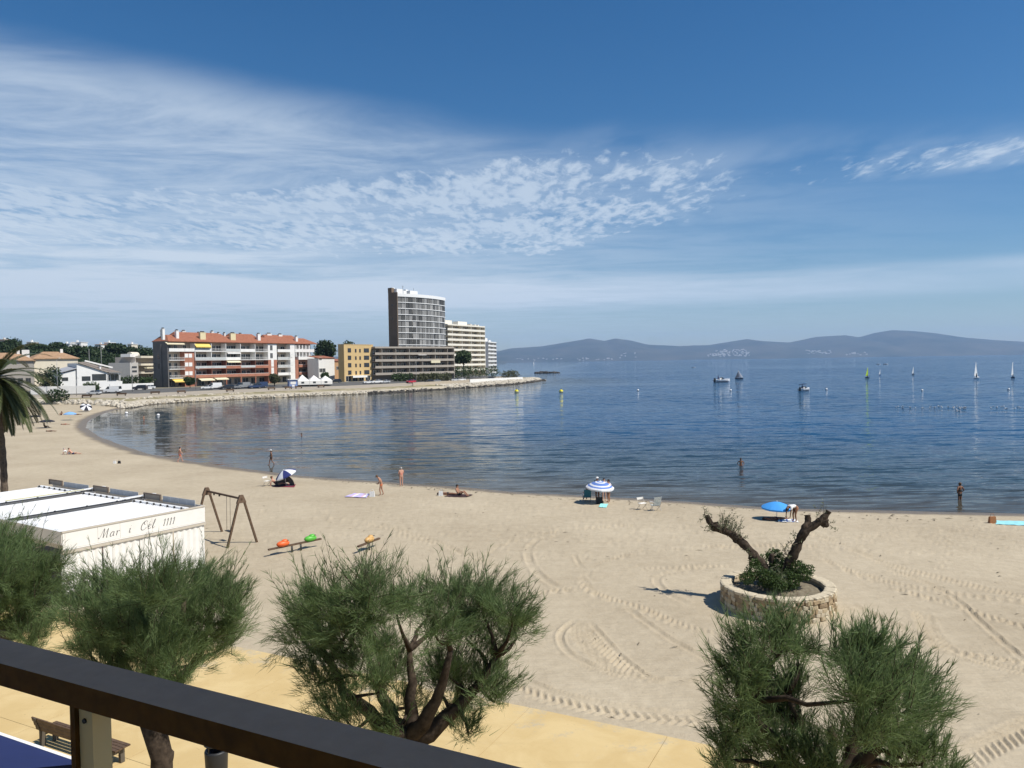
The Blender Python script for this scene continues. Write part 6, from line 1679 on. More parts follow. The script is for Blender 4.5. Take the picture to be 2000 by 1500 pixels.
def skin_mesh(name, chains, J, rad, m, sub=1):
    ids = {}; vs = []; es = []
    for ch in chains:
        for a in ch:
            if a not in ids: ids[a] = len(vs); vs.append(J[a])
        es += [(ids[a], ids[b]) for a, b in zip(ch[:-1], ch[1:])]
    for s in 'LR':
        for a, b in (('chest', 'shoulder' + s), ('pelvis', 'hip' + s)):
            if a in ids and b in ids: es.append((ids[a], ids[b]))
    me = bpy.data.meshes.new(name); me.from_pydata(vs, es, []); o = bpy.data.objects.new(name, me); COL.objects.link(o)
    md = o.modifiers.new('skin', 'SKIN'); md.use_smooth_shade = True
    for a, i in ids.items():
        sv_ = me.skin_vertices[0].data[i]; sv_.radius = rad(a); sv_.use_root = (i == 0)
    sd = o.modifiers.new('sub', 'SUBSURF'); sd.levels = sub; sd.render_levels = sub
    dg = bpy.context.evaluated_depsgraph_get(); ev = o.evaluated_get(dg)
    out = bpy.data.meshes.new_from_object(ev, depsgraph=dg)
    COL.objects.unlink(o); bpy.data.objects.remove(o); out.materials.clear(); out.materials.append(m)
    for p in out.polygons: p.use_smooth = True
    out.name = name
    return out
PEOPLE_SETS = {}
def person(label, J, loc, yaw, skin='tan', scale=1.0, trunks=None, top=None, hair='dark', hat=None, fat=1.0, swimsuit=None, group=None):
    """facing local +y before yaw"""
    r = thing('person', label, 'person', loc, yaw, group, scale)
    def rd(a):
        k = a.rstrip('LR') if a not in RAD else a
        q = RAD[k]; f = fat if k in ('pelvis', 'belly', 'chest', 'hip') else 1
        return (q[0] * f, q[1] * f)
    sm = skins[skin]
    body = skin_mesh('body', CHAINS, J, rd, sm, 2)
    # faces, ears and fingers are grown on to the body mesh
    b = MB(); hd = Vector(J['head']); cr = Vector(J['crown']); up = (cr - hd).normalized(); ch = Vector(J['neck'])
    lie = abs(up.z) < .5
    fwd = Vector((0, 0, 1)) if lie and up.y < 0 and J is LIE else (Vector((0, 1, 0)) - up * up.y).normalized()
    sd = fwd.cross(up).normalized()
    b.ell(hd + fwd * .098 - up * .005, (.014, .02, .02), 6, 4)
    for s in (-1, 1): b.ell(hd + sd * s * .085 - up * .01, (.014, .022, .03), 6, 4)
    for s in 'LR':
        wv, pv = Vector(J['wrist' + s]), Vector(J['palm' + s]); d = (pv - wv).normalized(); x = d.cross(Vector((0, 0, 1)));
        x = x.normalized() if x.length > .2 else Vector((0, 1, 0)); n_ = x.cross(d)
        for k, (o, L) in enumerate(((-.030, .062), (-.011, .075), (.010, .070), (.028, .055))):
            p = pv + x * o; b.tube([p - d * .01, p + d * L * .55 + n_ * .004, p + d * L + n_ * .022], [.0095, .0085, .006], 5)
        p = pv - d * .045 + x * (-.036); b.tube([p, p - x * .024 + d * .026, p - x * .028 + d * .056], [.011, .010, .007], 5)
    face = b.mesh('face', sm)
    bm = bmesh.new(); bm.from_mesh(body); bm.from_mesh(face); bm.to_mesh(body); bm.free()
    link('body', body, r)
    e = MB()
    for s in (-1, 1): e.ell(hd + fwd * .088 + sd * s * .034 + up * .018, (.011, .008, .008), 6, 4)
    e.build('eyes', mat('eye_dark', (.02, .015, .012), .3), r)
    mo = MB().ell(hd + fwd * .083 - up * .055, (.026, .012, .009), 7, 4); mo.build('mouth', mat('lips', (.30, .11, .09), .6), r)
    if hair:
        h = MB(); rot = Matrix((sd, fwd, up)).transposed(); h.ell(hd + up * .045 - fwd * .022, (.098, .105, .088), 10, 7, 0, rot); h.ell(hd - fwd * .055 - up * .02, (.085, .055, .085), 8, 6, 0, rot)
        h.build('hair', hair_m[hair], r)
    if hat:
        h = MB(); rot = Matrix((sd, fwd, up)).transposed(); h.ell(hd + up * .075, (.112, .118, .072), 10, 6, 0, rot); h.ell(hd + up * .052 + fwd * .10, (.085, .10, .012), 10, 4, 0, rot)
        h.build('cap', hat, r)
    def garment(nm, chains, m, k, over=None):
        JJ = dict(J); 
        for a, (p, q, f) in (over or {}).items(): JJ[a] = tuple(Vector(J[p]).lerp(Vector(J[q]), f))
        def rg_(a):
            kk = a.rstrip('LR') if a not in RAD else a
            if a in (over or {}): kk = over[a][0].rstrip('LR')
            q = rd(kk if kk in RAD else a); return (q[0] + k, q[1] + k)
        link(nm, skin_mesh(nm, chains, JJ, rg_, m, 2), r)
    if trunks: garment('swim_trunks', [('waist', 'pelvis'), ('hipL', 'thighL'), ('hipR', 'thighR')], trunks, .016, {'waist': ('pelvis', 'belly', .5), 'thighL': ('hipL', 'kneeL', .5), 'thighR': ('hipR', 'kneeR', .5)})
    if swimsuit: garment('swimsuit', [('pelvis', 'belly', 'chest')], swimsuit, .012)
    if top: garment('shirt', [('waist', 'belly', 'chest', 'collar'), ('shoulderL', 'sleeveL'), ('shoulderR', 'sleeveR')], top, .016, {'waist': ('belly', 'pelvis', .7), 'collar': ('chest', 'neck', .6), 'sleeveL': ('shoulderL', 'elbowL', .6), 'sleeveR': ('shoulderR', 'elbowR', .6)})
    return r
def face_to(p, q): return math.atan2(q[1] - p[1], q[0] - p[0]) - math.pi / 2
navy_c, red_c, orange_c, white_c, black_c, wine_c, green_c, teal_c, lblue_c, maroon_c = (cloth(n, c) for n, c in (('navy', (.02, .03, .09)), ('red', (.45, .05, .03)), ('orange', (.60, .16, .06)), ('white', (.72, .72, .70)), ('black', (.02, .02, .022)), ('wine', (.20, .03, .05)), ('green', (.10, .16, .06)), ('teal', (.28, .62, .66)), ('light_blue', (.10, .36, .72)), ('maroon', (.10, .03, .03))))
def wading(u, vfeet, depth): p = at_z(u, vfeet, SEA_Z); return Vector((p.x, p.y, SEA_Z - depth))
def sand_at(u, v):
    p = at_z(u, v, -.05); d = float(shore_dist(np.array([p.x]), np.array([p.y]))[0]); return Vector((p.x, p.y, float(sand_z(np.array([d]))[0])))
LEFT, RIGHT, AWAY, TOWARD = R(90), R(-90), 0.0, math.pi
person('person in red shorts walking along the waterline, furthest left of the walkers', WALK, sand_at(352, 900), R(-60), 'pink', 1.0, trunks=red_c, hair='dark', fat=1.1)
person('person in a white cap wading left through the shallows behind the navy umbrella', WALK, wading(530, 908, .06), LEFT + .2, 'brown', 1.0, trunks=black_c, hat=white_c)
person('person in orange trunks stooping over a towel on the sand', STOOP, sand_at(745, 968), LEFT + .15, 'tan', 1.02, trunks=orange_c, hair='brown')
person('person in pink swimwear standing at the water edge, seen from behind', FOLD, sand_at(784, 948), R(30), 'pink', .98, swimsuit=cloth('coral', (.55, .22, .16)), hair='grey', fat=1.15)
person('person standing waist deep in the sea before the moored boats', HIPS, wading(1447, 910, .92), TOWARD, 'brown', 1.0, trunks=navy_c)
person('person standing knee deep in dark swimwear at the right of the bay', HIPS, wading(1875, 976, .50), AWAY + .4, 'brown', 1.05, swimsuit=black_c, trunks=black_c, hair='brown')
person('swimmer with only head and shoulders above the calm water', STAND, wading(589, 851, 1.32), LEFT, 'brown', 1.0)
person('person standing thigh deep in the far left corner of the bay', STAND, wading(281, 822, .60), RIGHT, 'tan', 1.0, trunks=navy_c, hair='dark')
person('person in white trunks bending over beside the light blue umbrella', BEND, sand_at(1551, 1020), LEFT + .35, 'brown', 1.02, trunks=cloth('tan_shorts', (.30, .14, .07)), top=white_c, hair='dark', fat=1.1)
person('person lying in the shade of the light blue umbrella', LIE, sand_at(1512, 1016), RIGHT + .1, 'brown', 1.0, trunks=maroon_c)
person('person in dark swimwear sitting on a dark towel, alone by the water', SIT, sand_at(896, 968), RIGHT - .3, 'tan', 1.0, trunks=black_c)
person('person lying stretched on the sand behind the sitting sunbather', LIE, sand_at(872, 966), RIGHT, 'brown', .95, trunks=black_c)
person('person sitting on a wine red towel beside the navy and white umbrella', LEAN, sand_at(541, 949), RIGHT + .2, 'pink', 1.05, swimsuit=wine_c, hair='brown')
person('person in a white hat and dark top standing behind the striped umbrella', STAND, sand_at(1167, 976), TOWARD - .5, 'brown', 1.05, trunks=black_c, top=cloth('olive_shirt', (.20, .19, .10)), hat=white_c)
person('person in a pale pink shirt standing at the right of the striped umbrella', HIPS, sand_at(1189, 979), LEFT + .4, 'tan', 1.0, top=cloth('pale_pink', (.66, .54, .55)), trunks=white_c, hair='dark')
person('person half hidden behind the striped umbrella between the two others', STAND, sand_at(1180, 976), TOWARD, 'fair', 1.0, top=white_c, trunks=white_c, hair='dark')
person('person sitting in the teal beach chair under the striped umbrella', CHAIR, sand_at(1146, 977), R(8), 'brown', .95, trunks=black_c, hair='dark')
person('person in white sitting at the left of the pair on the wide empty sand', LEAN, sand_at(133, 888), R(-70), 'fair', 1.0, top=white_c, trunks=white_c, hair='grey')
person('person with knees raised sitting at the right of the pair on the wide empty sand', LEAN, sand_at(142, 888), R(-80), 'pink', 1.0, trunks=navy_c, hair='brown')
person('sunbather lying flat behind the small blue umbrella at the far left', LIE, sand_at(152, 810), RIGHT, 'brown', 1.0, trunks=black_c)
person('sunbather lying flat below the small blue umbrella at the far left', LIE, sand_at(127, 829), RIGHT, 'tan', 1.0, trunks=red_c)
person('person sitting on the sand above and left of the small blue umbrella', SIT, sand_at(120, 811), TOWARD, 'brown', 1.0, trunks=maroon_c)
person('sunbather lying at the end of the lowest palm frond', LIE, sand_at(99, 843), RIGHT, 'brown', 1.0, trunks=black_c)
person('sunbather sitting in the dark shade under the palm tips', SIT, sand_at(88, 836), RIGHT, 'brown', 1.0, trunks=black_c)

# ------------------------------------------------------------------ umbrellas, chairs and towels
def umbrella(label, loc, h, rad, mats, gores=8, rings=None, tilt=(0, 0), dome=.30, yaw=0.0, drop=0.0, group='beach umbrellas'):
    r = thing('beach_umbrella', label, 'umbrella', loc, yaw, group)
    tp = Vector((tilt[0] * .5, tilt[1] * .5, h))
    MB().tube([(0, 0, -.2), tp * .55 + Vector((0, 0, 0)), tp], .02, 7).build('pole', white_paint, r)
    ax = (tp - tp * .55).normalized() if tilt != (0, 0) else Vector((0, 0, 1))
    ax = Vector((tilt[0], tilt[1], 1)).normalized()
    rot = Vector((0, 0, 1)).rotation_difference(ax).to_matrix()
    nr = 8; seg = 3
    def P(i, j): # ring, angular
        q = i / nr; a = 2 * math.pi * j / (gores * seg); sc = 1 - .04 * q * (1 - abs(((j % seg) / seg) * 2 - 1)) * 1.0
        return tp + rot @ Vector((rad * q * math.cos(a) * sc, rad * q * math.sin(a) * sc, -rad * dome * q ** 1.7 + .02))
    for g in range(gores):
        b = MB()
        for i in range(nr):
            for j in range(seg):
                k = g * seg + j; mi = (rings[i] if rings else (g % len(mats)))
                if i == 0: b.add([P(0, k), P(1, k), P(1, k + 1)], [(0, 1, 2)], mi, True)
                else: b.add([P(i, k), P(i + 1, k), P(i + 1, k + 1), P(i, k + 1)], [(0, 1, 2, 3)], mi, True)
        for j in range(seg):
            k = g * seg + j; a, c = P(nr, k), P(nr, k + 1); dn = rot @ Vector((0, 0, -.10)); mi = rings[-1] if rings else g % len(mats)
            b.add([a, c, c + dn, a + dn], [(0, 1, 2, 3)], mi)
        b.build('canopy_gore', mats, r)
    for g in range(gores): MB().tube([tp + Vector((0, 0, -.03)), P(nr, g * seg) + Vector((0, 0, -.02))], .007, 4).build('rib', white_paint, r)
    MB().tube([tp, tp + ax * .10], .018, 6).build('tip', white_paint, r)
def fab(n, c): return mat('fabric_' + n, c, .8, var=.04, trans=.12)
f_white, f_navy, f_blue, f_sky, f_dark = fab('white', (.74, .75, .78)), fab('navy', (.025, .035, .16)), fab('stripe_blue', (.12, .22, .55)), fab('sky', (.06, .33, .78)), fab('dark', (.02, .022, .035))
um_p = sand_at(560, 950)
umbrella('navy and white gored umbrella tilted low over a dark shelter', um_p, 1.40, .95, [f_navy, f_white], tilt=(-.42, -.22), dome=.46, yaw=0)
umbrella('blue and white ring striped umbrella with people gathered around', sand_at(1172, 981), 1.62, 1.06, [f_white, f_blue], rings=[0, 1, 0, 1, 1, 0, 1, 0], tilt=(.06, -.10), dome=.42)
umbrella('plain bright light blue umbrella low over a lying person', sand_at(1517, 1014), 1.12, .98, [f_sky], dome=.36, tilt=(0.02, -.05))
umbrella('small light blue umbrella far off at the left end of the beach', sand_at(137, 820), 1.7, 1.25, [fab('pale_blue', (.20, .42, .75))], dome=.35)
umbrella('dark navy and white umbrella lying tilted before the rocks at the far left', sand_at(168, 804), 1.5, 1.35, [f_dark, f_white], tilt=(.4, -.7), dome=.35, yaw=.2)
umbrella('dark umbrella just beside the palm frond tips', sand_at(92, 836), 1.5, 1.3, [f_dark], dome=.25)
umbrella('second dark umbrella further left, behind the palm fronds', sand_at(68, 826), 1.5, 1.1, [f_dark], dome=.25)
def towel(label, quad, m, stripes=None, nm='towel'):
    pts = [sand_at(u, v) for u, v in quad]; c = sum(pts, Vector()) / 4; r = thing(nm, label, 'towel', c)
    n = 10; b = MB(); rr = random.Random(len(label))
    V = []
    for i in range(n + 1):
        for j in range(5):
            p = pts[0].lerp(pts[1], i / n).lerp(pts[3].lerp(pts[2], i / n), j / 4) - c; V.append((p.x, p.y, .035 + rr.uniform(0, .03)))
    for i in range(n):
        for j in range(4):
            a = i * 5 + j; b.add([V[a], V[a + 5], V[a + 6], V[a + 1]], [(0, 1, 2, 3)], (stripes[i % len(stripes)] if stripes else 0), True)
    b.build('cloth', m, r); 
    hem = MB(); 
    for i in range(n): hem.bar(V[i * 5], V[i * 5 + 5], .03, .02)
    hem.build('hem', m, r)
towel('long lilac and pink towel spread beside the stooping person', ((673, 972), (716, 974), (722, 966), (692, 965)), [cloth('lilac', (.50, .44, .70)), cloth('pink', (.70, .44, .52)), white_c], [0, 0, 1, 2, 0])
towel('pale teal towel at the right edge of the sand, beside an orange bag', ((1945, 1024), (2035, 1029), (2032, 1019), (1945, 1017)), teal_c)
towel('crumpled turquoise towel under the front of the striped umbrella', ((1169, 991), (1184, 992), (1188, 985), (1173, 984)), cloth('turquoise', (.30, .72, .68)))
towel('white and blue towel under the light blue umbrella', ((1520, 1021), (1560, 1022), (1556, 1016), (1520, 1015)), [white_c, cloth('mid_blue', (.10, .15, .35))], [0, 1, 0])
towel('dark towel under the lone sunbather by the water', ((868, 970), (912, 971), (925, 966), (880, 965)), cloth('dark_towel', (.06, .03, .03)))
towel('wine red towel below the navy and white umbrella', ((533, 952), (575, 953), (578, 947), (540, 946)), wine_c)
def beach_chair(label, loc, yaw, seat_m, frame_m, floral=False):
    r = thing('beach_chair', label, 'chair', loc, yaw, 'folding beach chairs')
    s = MB(); s.add([(-.27, -.18, .38), (.27, -.18, .38), (.27, .26, .40), (-.27, .26, .40), (-.27, -.18, .36), (.27, -.18, .36), (.27, .26, .38), (-.27, .26, .38)], [(0, 1, 2, 3), (7, 6, 5, 4), (0, 4, 5, 1), (2, 6, 7, 3)]); s.build('seat', seat_m, r)
    b = MB(); b.add([(-.27, -.19, .40), (.27, -.19, .40), (.27, -.36, 1.0), (-.27, -.36, 1.0), (-.27, -.21, .40), (.27, -.21, .40), (.27, -.38, 1.0), (-.27, -.38, 1.0)], [(0, 1, 2, 3), (7, 6, 5, 4), (0, 3, 7, 4), (1, 5, 6, 2), (3, 2, 6, 7)]); b.build('backrest', seat_m, r)
    for x in (-.29, .29):
        MB().tube([(x, .30, .62), (x, -.30, .02), (x, -.34, 0)], .014, 6).build('leg', frame_m, r)
        MB().tube([(x, -.37, 1.02), (x, -.19, .38), (x, .25, 0)], .014, 6).build('leg', frame_m, r)
        MB().bar((x, -.28, .64), (x, .28, .63), .05, .03).build('armrest', white_paint, r)
grey_tube = mat('chair_tube', (.45, .45, .45), .4, metal=.5)
beach_chair('teal folding chair under the striped umbrella, its back to us', sand_at(1146, 979), R(8), cloth('deep_teal', (.03, .14, .20)), grey_tube)
beach_chair('chair with pale patterned cloth draped over it, right of the empty frame', sand_at(1280, 997), R(20), mat('floral_cloth', (.22, .28, .30), .85, col2=(.66, .68, .64), scale=9), grey_tube)
def chair_frame(label, loc, yaw):
    r = thing('folding_stool', label, 'stool', loc, yaw)
    for x in (-.28, .28): MB().tube([(x, .24, 0), (x, -.1, .48), (x, -.24, .85)], .014, 6).build('leg', beige_metal, r); MB().tube([(x, -.26, 0), (x, .22, .48)], .014, 6).build('leg', beige_metal, r)
    MB().bx(-.26, .26, -.14, .2, .44, .465).build('seat', white_canvas, r); MB().bx(-.26, .26, -.245, -.23, .68, .84).build('backrest', white_canvas, r)
chair_frame('light empty folding chair frame on the sand near the patterned chair', sand_at(1254, 995), R(-150))
chair_frame('light folding chair left of the sitting person by the navy umbrella', sand_at(521, 950), R(-120))
def shelter():
    p = sand_at(557, 950); r = thing('beach_shelter', 'dark grey pop-up beach shelter under the navy and white umbrella', 'beach tent', p, 0)
    b = MB(); n = 10
    for i in range(n):
        a0, a1 = math.pi * i / n, math.pi * (i + 1) / n
        for j in range(4):
            f0, f1 = j / 4, (j + 1) / 4
            def Q(a, f): s = math.cos(f * 1.3); return (.85 * math.cos(a) * s, -.1 + .7 * f, .95 * math.sin(a) * s)
            b.add([Q(a0, f0), Q(a1, f0), Q(a1, f1), Q(a0, f1)], [(0, 1, 2, 3)], 0, True)
    b.build('cover', mat('shelter_grey', (.10, .10, .11), .7, trans=.1), r)
    MB().tube([(.85 * math.cos(math.pi * i / 12), -.1, .95 * math.sin(math.pi * i / 12)) for i in range(13)], .012, 5).build('hoop', dark_metal, r)
    MB().bx(-.7, .7, -.2, .5, .01, .06).build('groundsheet', cloth('dark_sheet', (.03, .03, .06)), r)
shelter()
def bag(label, loc, m, s=.4):
    r = thing('beach_bag', label, 'bag', loc); b = MB(); b.add([(-s * .5, -s * .3, 0), (s * .5, -s * .3, 0), (s * .5, s * .3, 0), (-s * .5, s * .3, 0), (-s * .42, -s * .2, s), (s * .42, -s * .2, s * 1.04), (s * .40, s * .2, s), (-s * .42, s * .2, s * .97)], [(0, 3, 2, 1), (4, 5, 6, 7), (0, 1, 5, 4), (1, 2, 6, 5), (2, 3, 7, 6), (3, 0, 4, 7)]); b.build('body', m, r)
    MB().tube([(-s * .3, 0, s), (-s * .2, 0, s * 1.4), (s * .2, 0, s * 1.4), (s * .3, 0, s)], .012, 5).build('handle', m, r)
bag('small orange brown bag at the left end of the pale teal towel', sand_at(1938, 1021), cloth('rust', (.36, .15, .06)), .42)
bag('white bag lying between the lilac towel and the stooping person', sand_at(727, 971), white_c, .42)
bag('black bag on the sand in front of the teal chair', sand_at(1171, 983), black_c, .5)
bag('pale bag left alone on the sand, left of the red shorts walker', sand_at(224, 906), white_c, .3)
bag('dark bag left alone on the sand, left of the red shorts walker', sand_at(233, 906), black_c, .3)
bag('white bag beside the sunbather lying by the water', sand_at(861, 968), white_c, .36)

# ------------------------------------------------------------------ boats, buoys and birds
hull_white = mat('hull_white', (.78, .78, .77), .3, var=.03, spec=.5); hull_dark = mat('hull_dark', (.03, .04, .07), .3)
def hull(b, L, W, H, mi=0, drop=.25):
    st = 9; ring = 7; V = []
    for i in range(st):
        f = i / (st - 1); x = -L / 2 + L * f; w = W / 2 * (1 - max(0, (f - .45) / .55) ** 2.2) * (1 if f > .0 else 1); sh = H * (1 + .35 * f ** 2)
        for k in range(ring):
            a = math.pi * k / (ring - 1); y = -w * math.cos(a); z = -drop + (sh + drop) * (1 - math.sin(a) ** .7)
            V.append((x, y, z))
    fs = [(i * ring + k, i * ring + k + 1, (i + 1) * ring + k + 1, (i + 1) * ring + k) for i in range(st - 1) for k in range(ring - 1)]
    fs += [tuple(range(ring))[::-1]]
    b.add(V, fs, mi, True)
    top = [i * ring for i in range(st)] + [i * ring + ring - 1 for i in reversed(range(st))]
    b.add([(V[i][0], V[i][1] * .96, V[i][2] - .08) for i in top], [tuple(range(len(top)))], mi)
def sea_pt(u, v): return at_z(u, v, SEA_Z)
def sailboat(label, u, v, htpx, sails, hullm, yaw, Lk=.48, jib=True, heel=0.0):
    p = sea_pt(u, v); h = htpx / F * p.y; L = h * Lk
    r = thing('sailing_boat', label, 'sailing boat', p, yaw, 'sailing boats on the bay')
    b = MB(); hull(b, L, L * .32, L * .09); b.build('hull', hullm, r)
    MB().tube([(L * .08, 0, 0), (L * .05, heel * h, h)], [h * .010, h * .006], 6).build('mast', grey_tube, r)
    zb = h * .16
    def sail(nm, pts, m, bl):
        s = MB(); n = 7; A, B, C = (Vector(q) for q in pts)      # tack, head, clew
        for i in range(n):
            f0, f1 = i / n, (i + 1) / n
            for j in range(4):
                g0, g1 = j / 4, (j + 1) / 4
                def Q(f, g): a = A.lerp(B, f); c = C.lerp(B, f); q = a.lerp(c, g); q.y += bl * math.sin(math.pi * g) * (1 - f); return q
                s.add([Q(f0, g0), Q(f0, g1), Q(f1, g1), Q(f1, g0)], [(0, 1, 2, 3)], 0, True)
        s.build(nm, m, r)
    sail('mainsail', ((L * .06, 0, zb), (L * .05, heel * h, h * .99), (-L * .48, heel * h * .1 + L * .10, zb + .02 * h)), sails[0], L * .06)
    if jib: sail('jib', ((L * .48, 0, zb * .7), (L * .07, heel * h * .85, h * .86), (L * .02, L * .08, zb)), sails[-1], L * .05)
    MB().tube([(L * .06, 0, zb), (-L * .48, L * .10, zb)], h * .007, 5).build('boom', grey_tube, r)
    pb = MB(); pb.ell((-L * .2, 0, L * .18), (L * .05, L * .045, L * .11), 8, 6); pb.ell((-L * .2, 0, L * .32), (L * .035, L * .035, L * .045), 8, 6); pb.build('helmsman', black_c, r)
sail_w = mat('sail_white', (.78, .78, .76), .7, trans=.2, var=.03); sail_y = mat('sail_lime', (.52, .72, .02), .6, trans=.25, var=.05); sail_d = mat('sail_dark', (.06, .07, .10), .7, trans=.1); sail_g = mat('sail_grey', (.42, .44, .47), .7, trans=.2)
sailboat('sailing boat with a tall bright white double sail, biggest of the boats at the right', 1908, 739, 32, [sail_w, sail_w], hull_white, R(52), .85, heel=.06)
sailboat('sailing boat with one narrow white sail, furthest right', 1979, 738, 31, [sail_w], hull_dark, R(50), .62, jib=False, heel=.04)
sailboat('sailing dinghy with a lime yellow sail', 1695, 738, 22, [sail_y], hull_dark, R(50), .80, jib=False)
sailboat('tiny blue and white sailing dinghy right of the lime sail', 1719, 733, 12, [sail_w], mat('hull_blue', (.06, .14, .34), .4), R(50), .75, jib=False)
sailboat('small dark hulled sailing boat with a slim white sail, between lime and big white sails', 1784, 732, 16, [sail_w], hull_dark, R(50), .72, jib=False)
sailboat('sailing boat with dark sails behind the moored motorboat', 1443, 740, 17, [sail_g, sail_d], hull_dark, R(195), 1.0)
sailboat('very small distant white sail near the headland horizon', 1043, 712, 7, [sail_w], hull_white, R(50), .7, jib=False)
def motorboat(label, u, v, Lpx, yaw, bimini=True):
    p = sea_pt(u, v); L = Lpx / F * p.y
    r = thing('motorboat', label, 'motorboat', p, yaw, 'motorboats on the bay')
    b = MB(); hull(b, L, L * .36, L * .13); b.build('hull', hull_white, r)
    MB().bx(-L * .48, L * .30, -L * .182, L * .182, L * .03, L * .05).build('rubbing_strake', hull_dark, r)
    w = MB(); w.add([(L * .02, -L * .13, L * .15), (L * .02, L * .13, L * .15), (-L * .05, L * .11, L * .25), (-L * .05, -L * .11, L * .25)], [(0, 1, 2, 3)]); w.add([(L * .02, -L * .13, L * .15), (-L * .05, -L * .11, L * .25), (-L * .2, -L * .14, L * .15)], [(0, 1, 2)]); w.add([(L * .02, L * .13, L * .15), (-L * .05, L * .11, L * .25), (-L * .2, L * .14, L * .15)], [(0, 2, 1)]); w.build('windscreen', car_glass, r)
    MB().bx(-L * .20, -L * .05, -L * .05, L * .05, L * .10, L * .22).build('console', hull_white, r)
    e = MB(); e.bx(-L * .55, -L * .48, -L * .04, L * .04, -L * .02, L * .22); e.build('outboard', black_plastic, r)
    if bimini:
        q = MB(); q.add([(-L * .42, -L * .15, L * .36), (L * .0, -L * .15, L * .40), (L * .0, L * .15, L * .40), (-L * .42, L * .15, L * .36), (-L * .42, -L * .15, L * .38), (L * .0, -L * .15, L * .42), (L * .0, L * .15, L * .42), (-L * .42, L * .15, L * .38)], [(0, 3, 2, 1), (4, 5, 6, 7), (0, 1, 5, 4), (1, 2, 6, 5), (2, 3, 7, 6), (3, 0, 4, 7)]); q.build('bimini', hull_dark, r)
        for sx in (-.38, -.03):
            for s in (-1, 1): MB().bar((L * (-.2 + sx * .2), s * L * .14, L * .1), (L * sx, s * L * .14, L * .37), L * .012, L * .012).build('bimini_pole', grey_tube, r)
    d = MB(); d.ell((-L * .28, 0, L * .22), (L * .04, L * .04, L * .08), 8, 6); d.ell((-L * .28, 0, L * .325), (L * .025, L * .025, L * .03), 8, 6); d.build('helmsman', navy_c, r)
motorboat('white moored motorboat with a dark waterline, left of the dark sailing boat', 1411, 746, 36, R(24), False)
motorboat('white motorboat with a dark sun top, nearest of the boats', 1572, 763, 33, R(38))
motorboat('distant motorboat above the lime sail, the right one of two', 1730, 712, 9, R(0), False)
motorboat('distant motorboat above the lime sail, the left one of two', 1716, 712, 7, R(0), False)
motorboat('lonely tiny dark boat in open water above the swimmer', 1355, 718, 6, R(0), False)
def buoy(label, u, v, spx, m, grp):
    p = sea_pt(u, v); s = spx / F * p.y / 2; r = thing('marker_buoy', label, 'buoy', p, 0, grp)
    MB().ell((0, 0, s * .35), (s, s, s), 12, 8).build('float', m, r); MB().tube([(0, 0, s * 1.2), (0, 0, s * 1.9)], s * .18, 6).build('lifting_eye', dark_metal, r); MB().tube([(0, 0, s * .1), (0, 0, s * .35)], s * 1.04, 12).build('band', mat('buoy_band', (.3, .3, .3), .5), r)
by = mat('buoy_yellow', (.70, .60, .02), .5); bw = mat('buoy_white', (.75, .75, .75), .5)
buoy('yellow buoy off the rocky point, the left one', 1009, 766, 8, by, 'yellow buoys'); buoy('yellow buoy right of the rocky point, the right one', 1096, 766, 8, by, 'yellow buoys')
for q, (u, v, lb) in enumerate(((1427, 763, 'white buoy below the moored motorboat'), (1614, 761, 'white buoy right of the motorboat with the sun top'), (1801, 763, 'white buoy below the slim white sail'), (1970, 761, 'white buoy near the right edge below the last sail'), (1246, 763, 'white buoy alone left of the boats'), (247, 808, 'white buoy nearest the beach in the left corner of the bay'), (309, 812, 'white buoy right of the bather in the left corner of the bay'))):
    buoy(lb, u, v, 4.5 if u > 400 else 6, bw, 'white buoys')
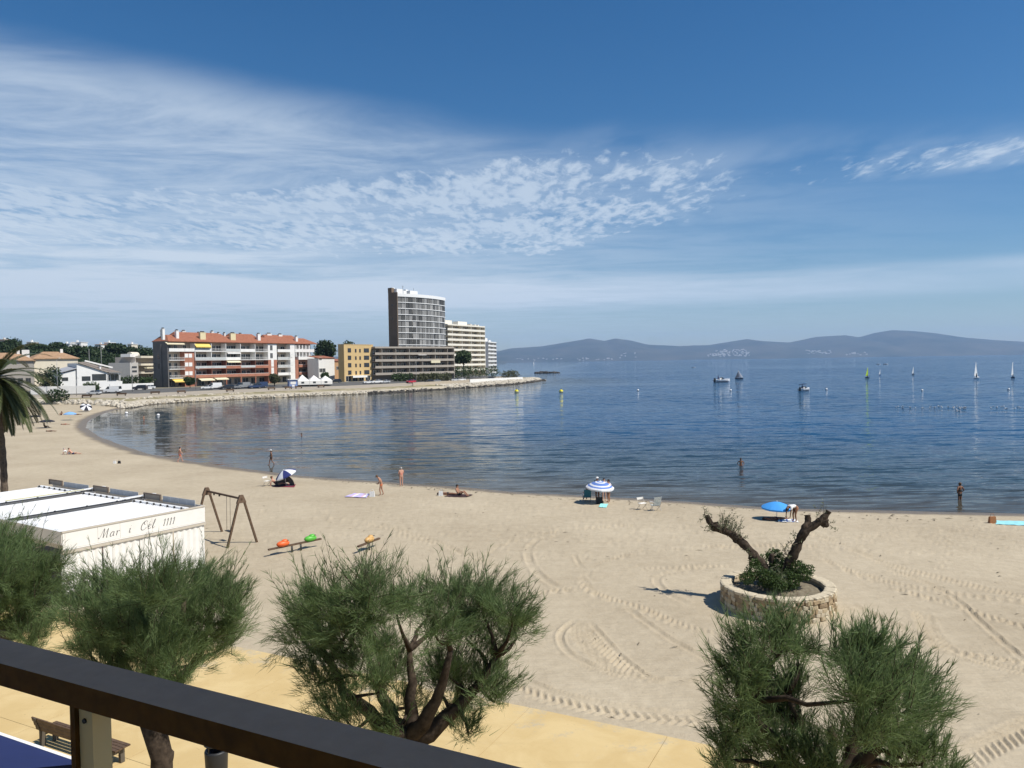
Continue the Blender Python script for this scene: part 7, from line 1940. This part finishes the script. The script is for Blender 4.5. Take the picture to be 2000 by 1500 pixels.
def birds():
    rr = random.Random(6); proto = None; b = MB()
    b.ell((0, 0, .08), (.26, .11, .11), 8, 5); b.ell((.25, 0, .24), (.07, .06, .07), 6, 5); b.tube([(.20, 0, .14), (.25, 0, .24)], .045, 6); b.tube([(.30, 0, .24), (.37, 0, .23)], [.02, .006], 5)
    b.add([(-.2, -.06, .12), (-.2, .06, .12), (-.42, 0, .17)], [(0, 1, 2)])
    me = b.mesh('seagull', mat('gull_white', (.72, .72, .70), .8)); wm_ = MB().ell((-.05, .0, .13), (.24, .125, .07), 8, 4).mesh('wings', mat('gull_grey', (.30, .31, .33), .8))
    spots = [(rr.uniform(1750, 1890), 795 + rr.uniform(-2, 3)) for k in range(26)] + [(rr.uniform(1865, 1892), 799 + rr.uniform(-3, 5)) for k in range(12)] + [(rr.uniform(1925, 2010), 796 + rr.uniform(-2, 3)) for k in range(16)]
    for u, v in spots:
        p = sea_pt(u, v); lb = 'seagull on the water, one of the dense clump below the big white sail' if 1863 < u < 1893 and abs(v - 799) > 0 and (u, v) in spots[26:38] else ('seagull on the water in the loose line left of the dense clump' if u < 1900 else 'seagull on the water in the loose line at the right picture edge')
        o = link('seagull', me, None, p, rr.uniform(0, 6.28), rr.uniform(.65, .9)); tag(o, lb, 'seagull', 'flock of gulls on the water'); link('wings', wm_, o)
birds()

# ------------------------------------------------------------------ scattered weed and scraps on the sand
def scraps():
    rr = random.Random(44); b = MB()
    for k in range(900):
        if k < 420: x, y, s = rr.uniform(-30, 45), rr.uniform(22, 60), rr.uniform(.02, .07)
        else:
            i = rr.randint(2, len(SHORE) - 30); p = SHORE[i] + (SHORE[i + 1] - SHORE[i]) * rr.random(); t = SHORE[i + 1] - SHORE[i]; t = t / np.hypot(*t); d = abs(rr.gauss(4.2, .9)); x, y, s = p[0] + t[1] * -d * -1, p[1] - abs(t[0]) * d, rr.uniform(.03, .12)
        d = float(shore_dist(np.array([x]), np.array([y]))[0])
        if d < 1.5: continue
        z = float(sand_z(np.array([d]))[0]) + .015; a = rr.uniform(0, 6.28); L = s * rr.uniform(1, 4)
        if EN.dot(Vector((x, y, 0)) - Vector((EA.x, EA.y, 0))) > -.1: continue
        c, n = math.cos(a), math.sin(a)
        b.add([(x - c * L, y - n * L, z), (x - n * s * .4, y + c * s * .4, z + s * .5), (x + c * L, y + n * L, z), (x + n * s * .4, y - c * s * .4, z + s * .3)], [(0, 3, 1), (3, 2, 1)], 0)
    o = b.build('beach_weed', mat('dry_weed', (.045, .035, .02), .95, col2=(.14, .11, .07), scale=3)); tag(o, 'dry weed and small scraps scattered on the sand', 'weed', kind='stuff')
scraps()
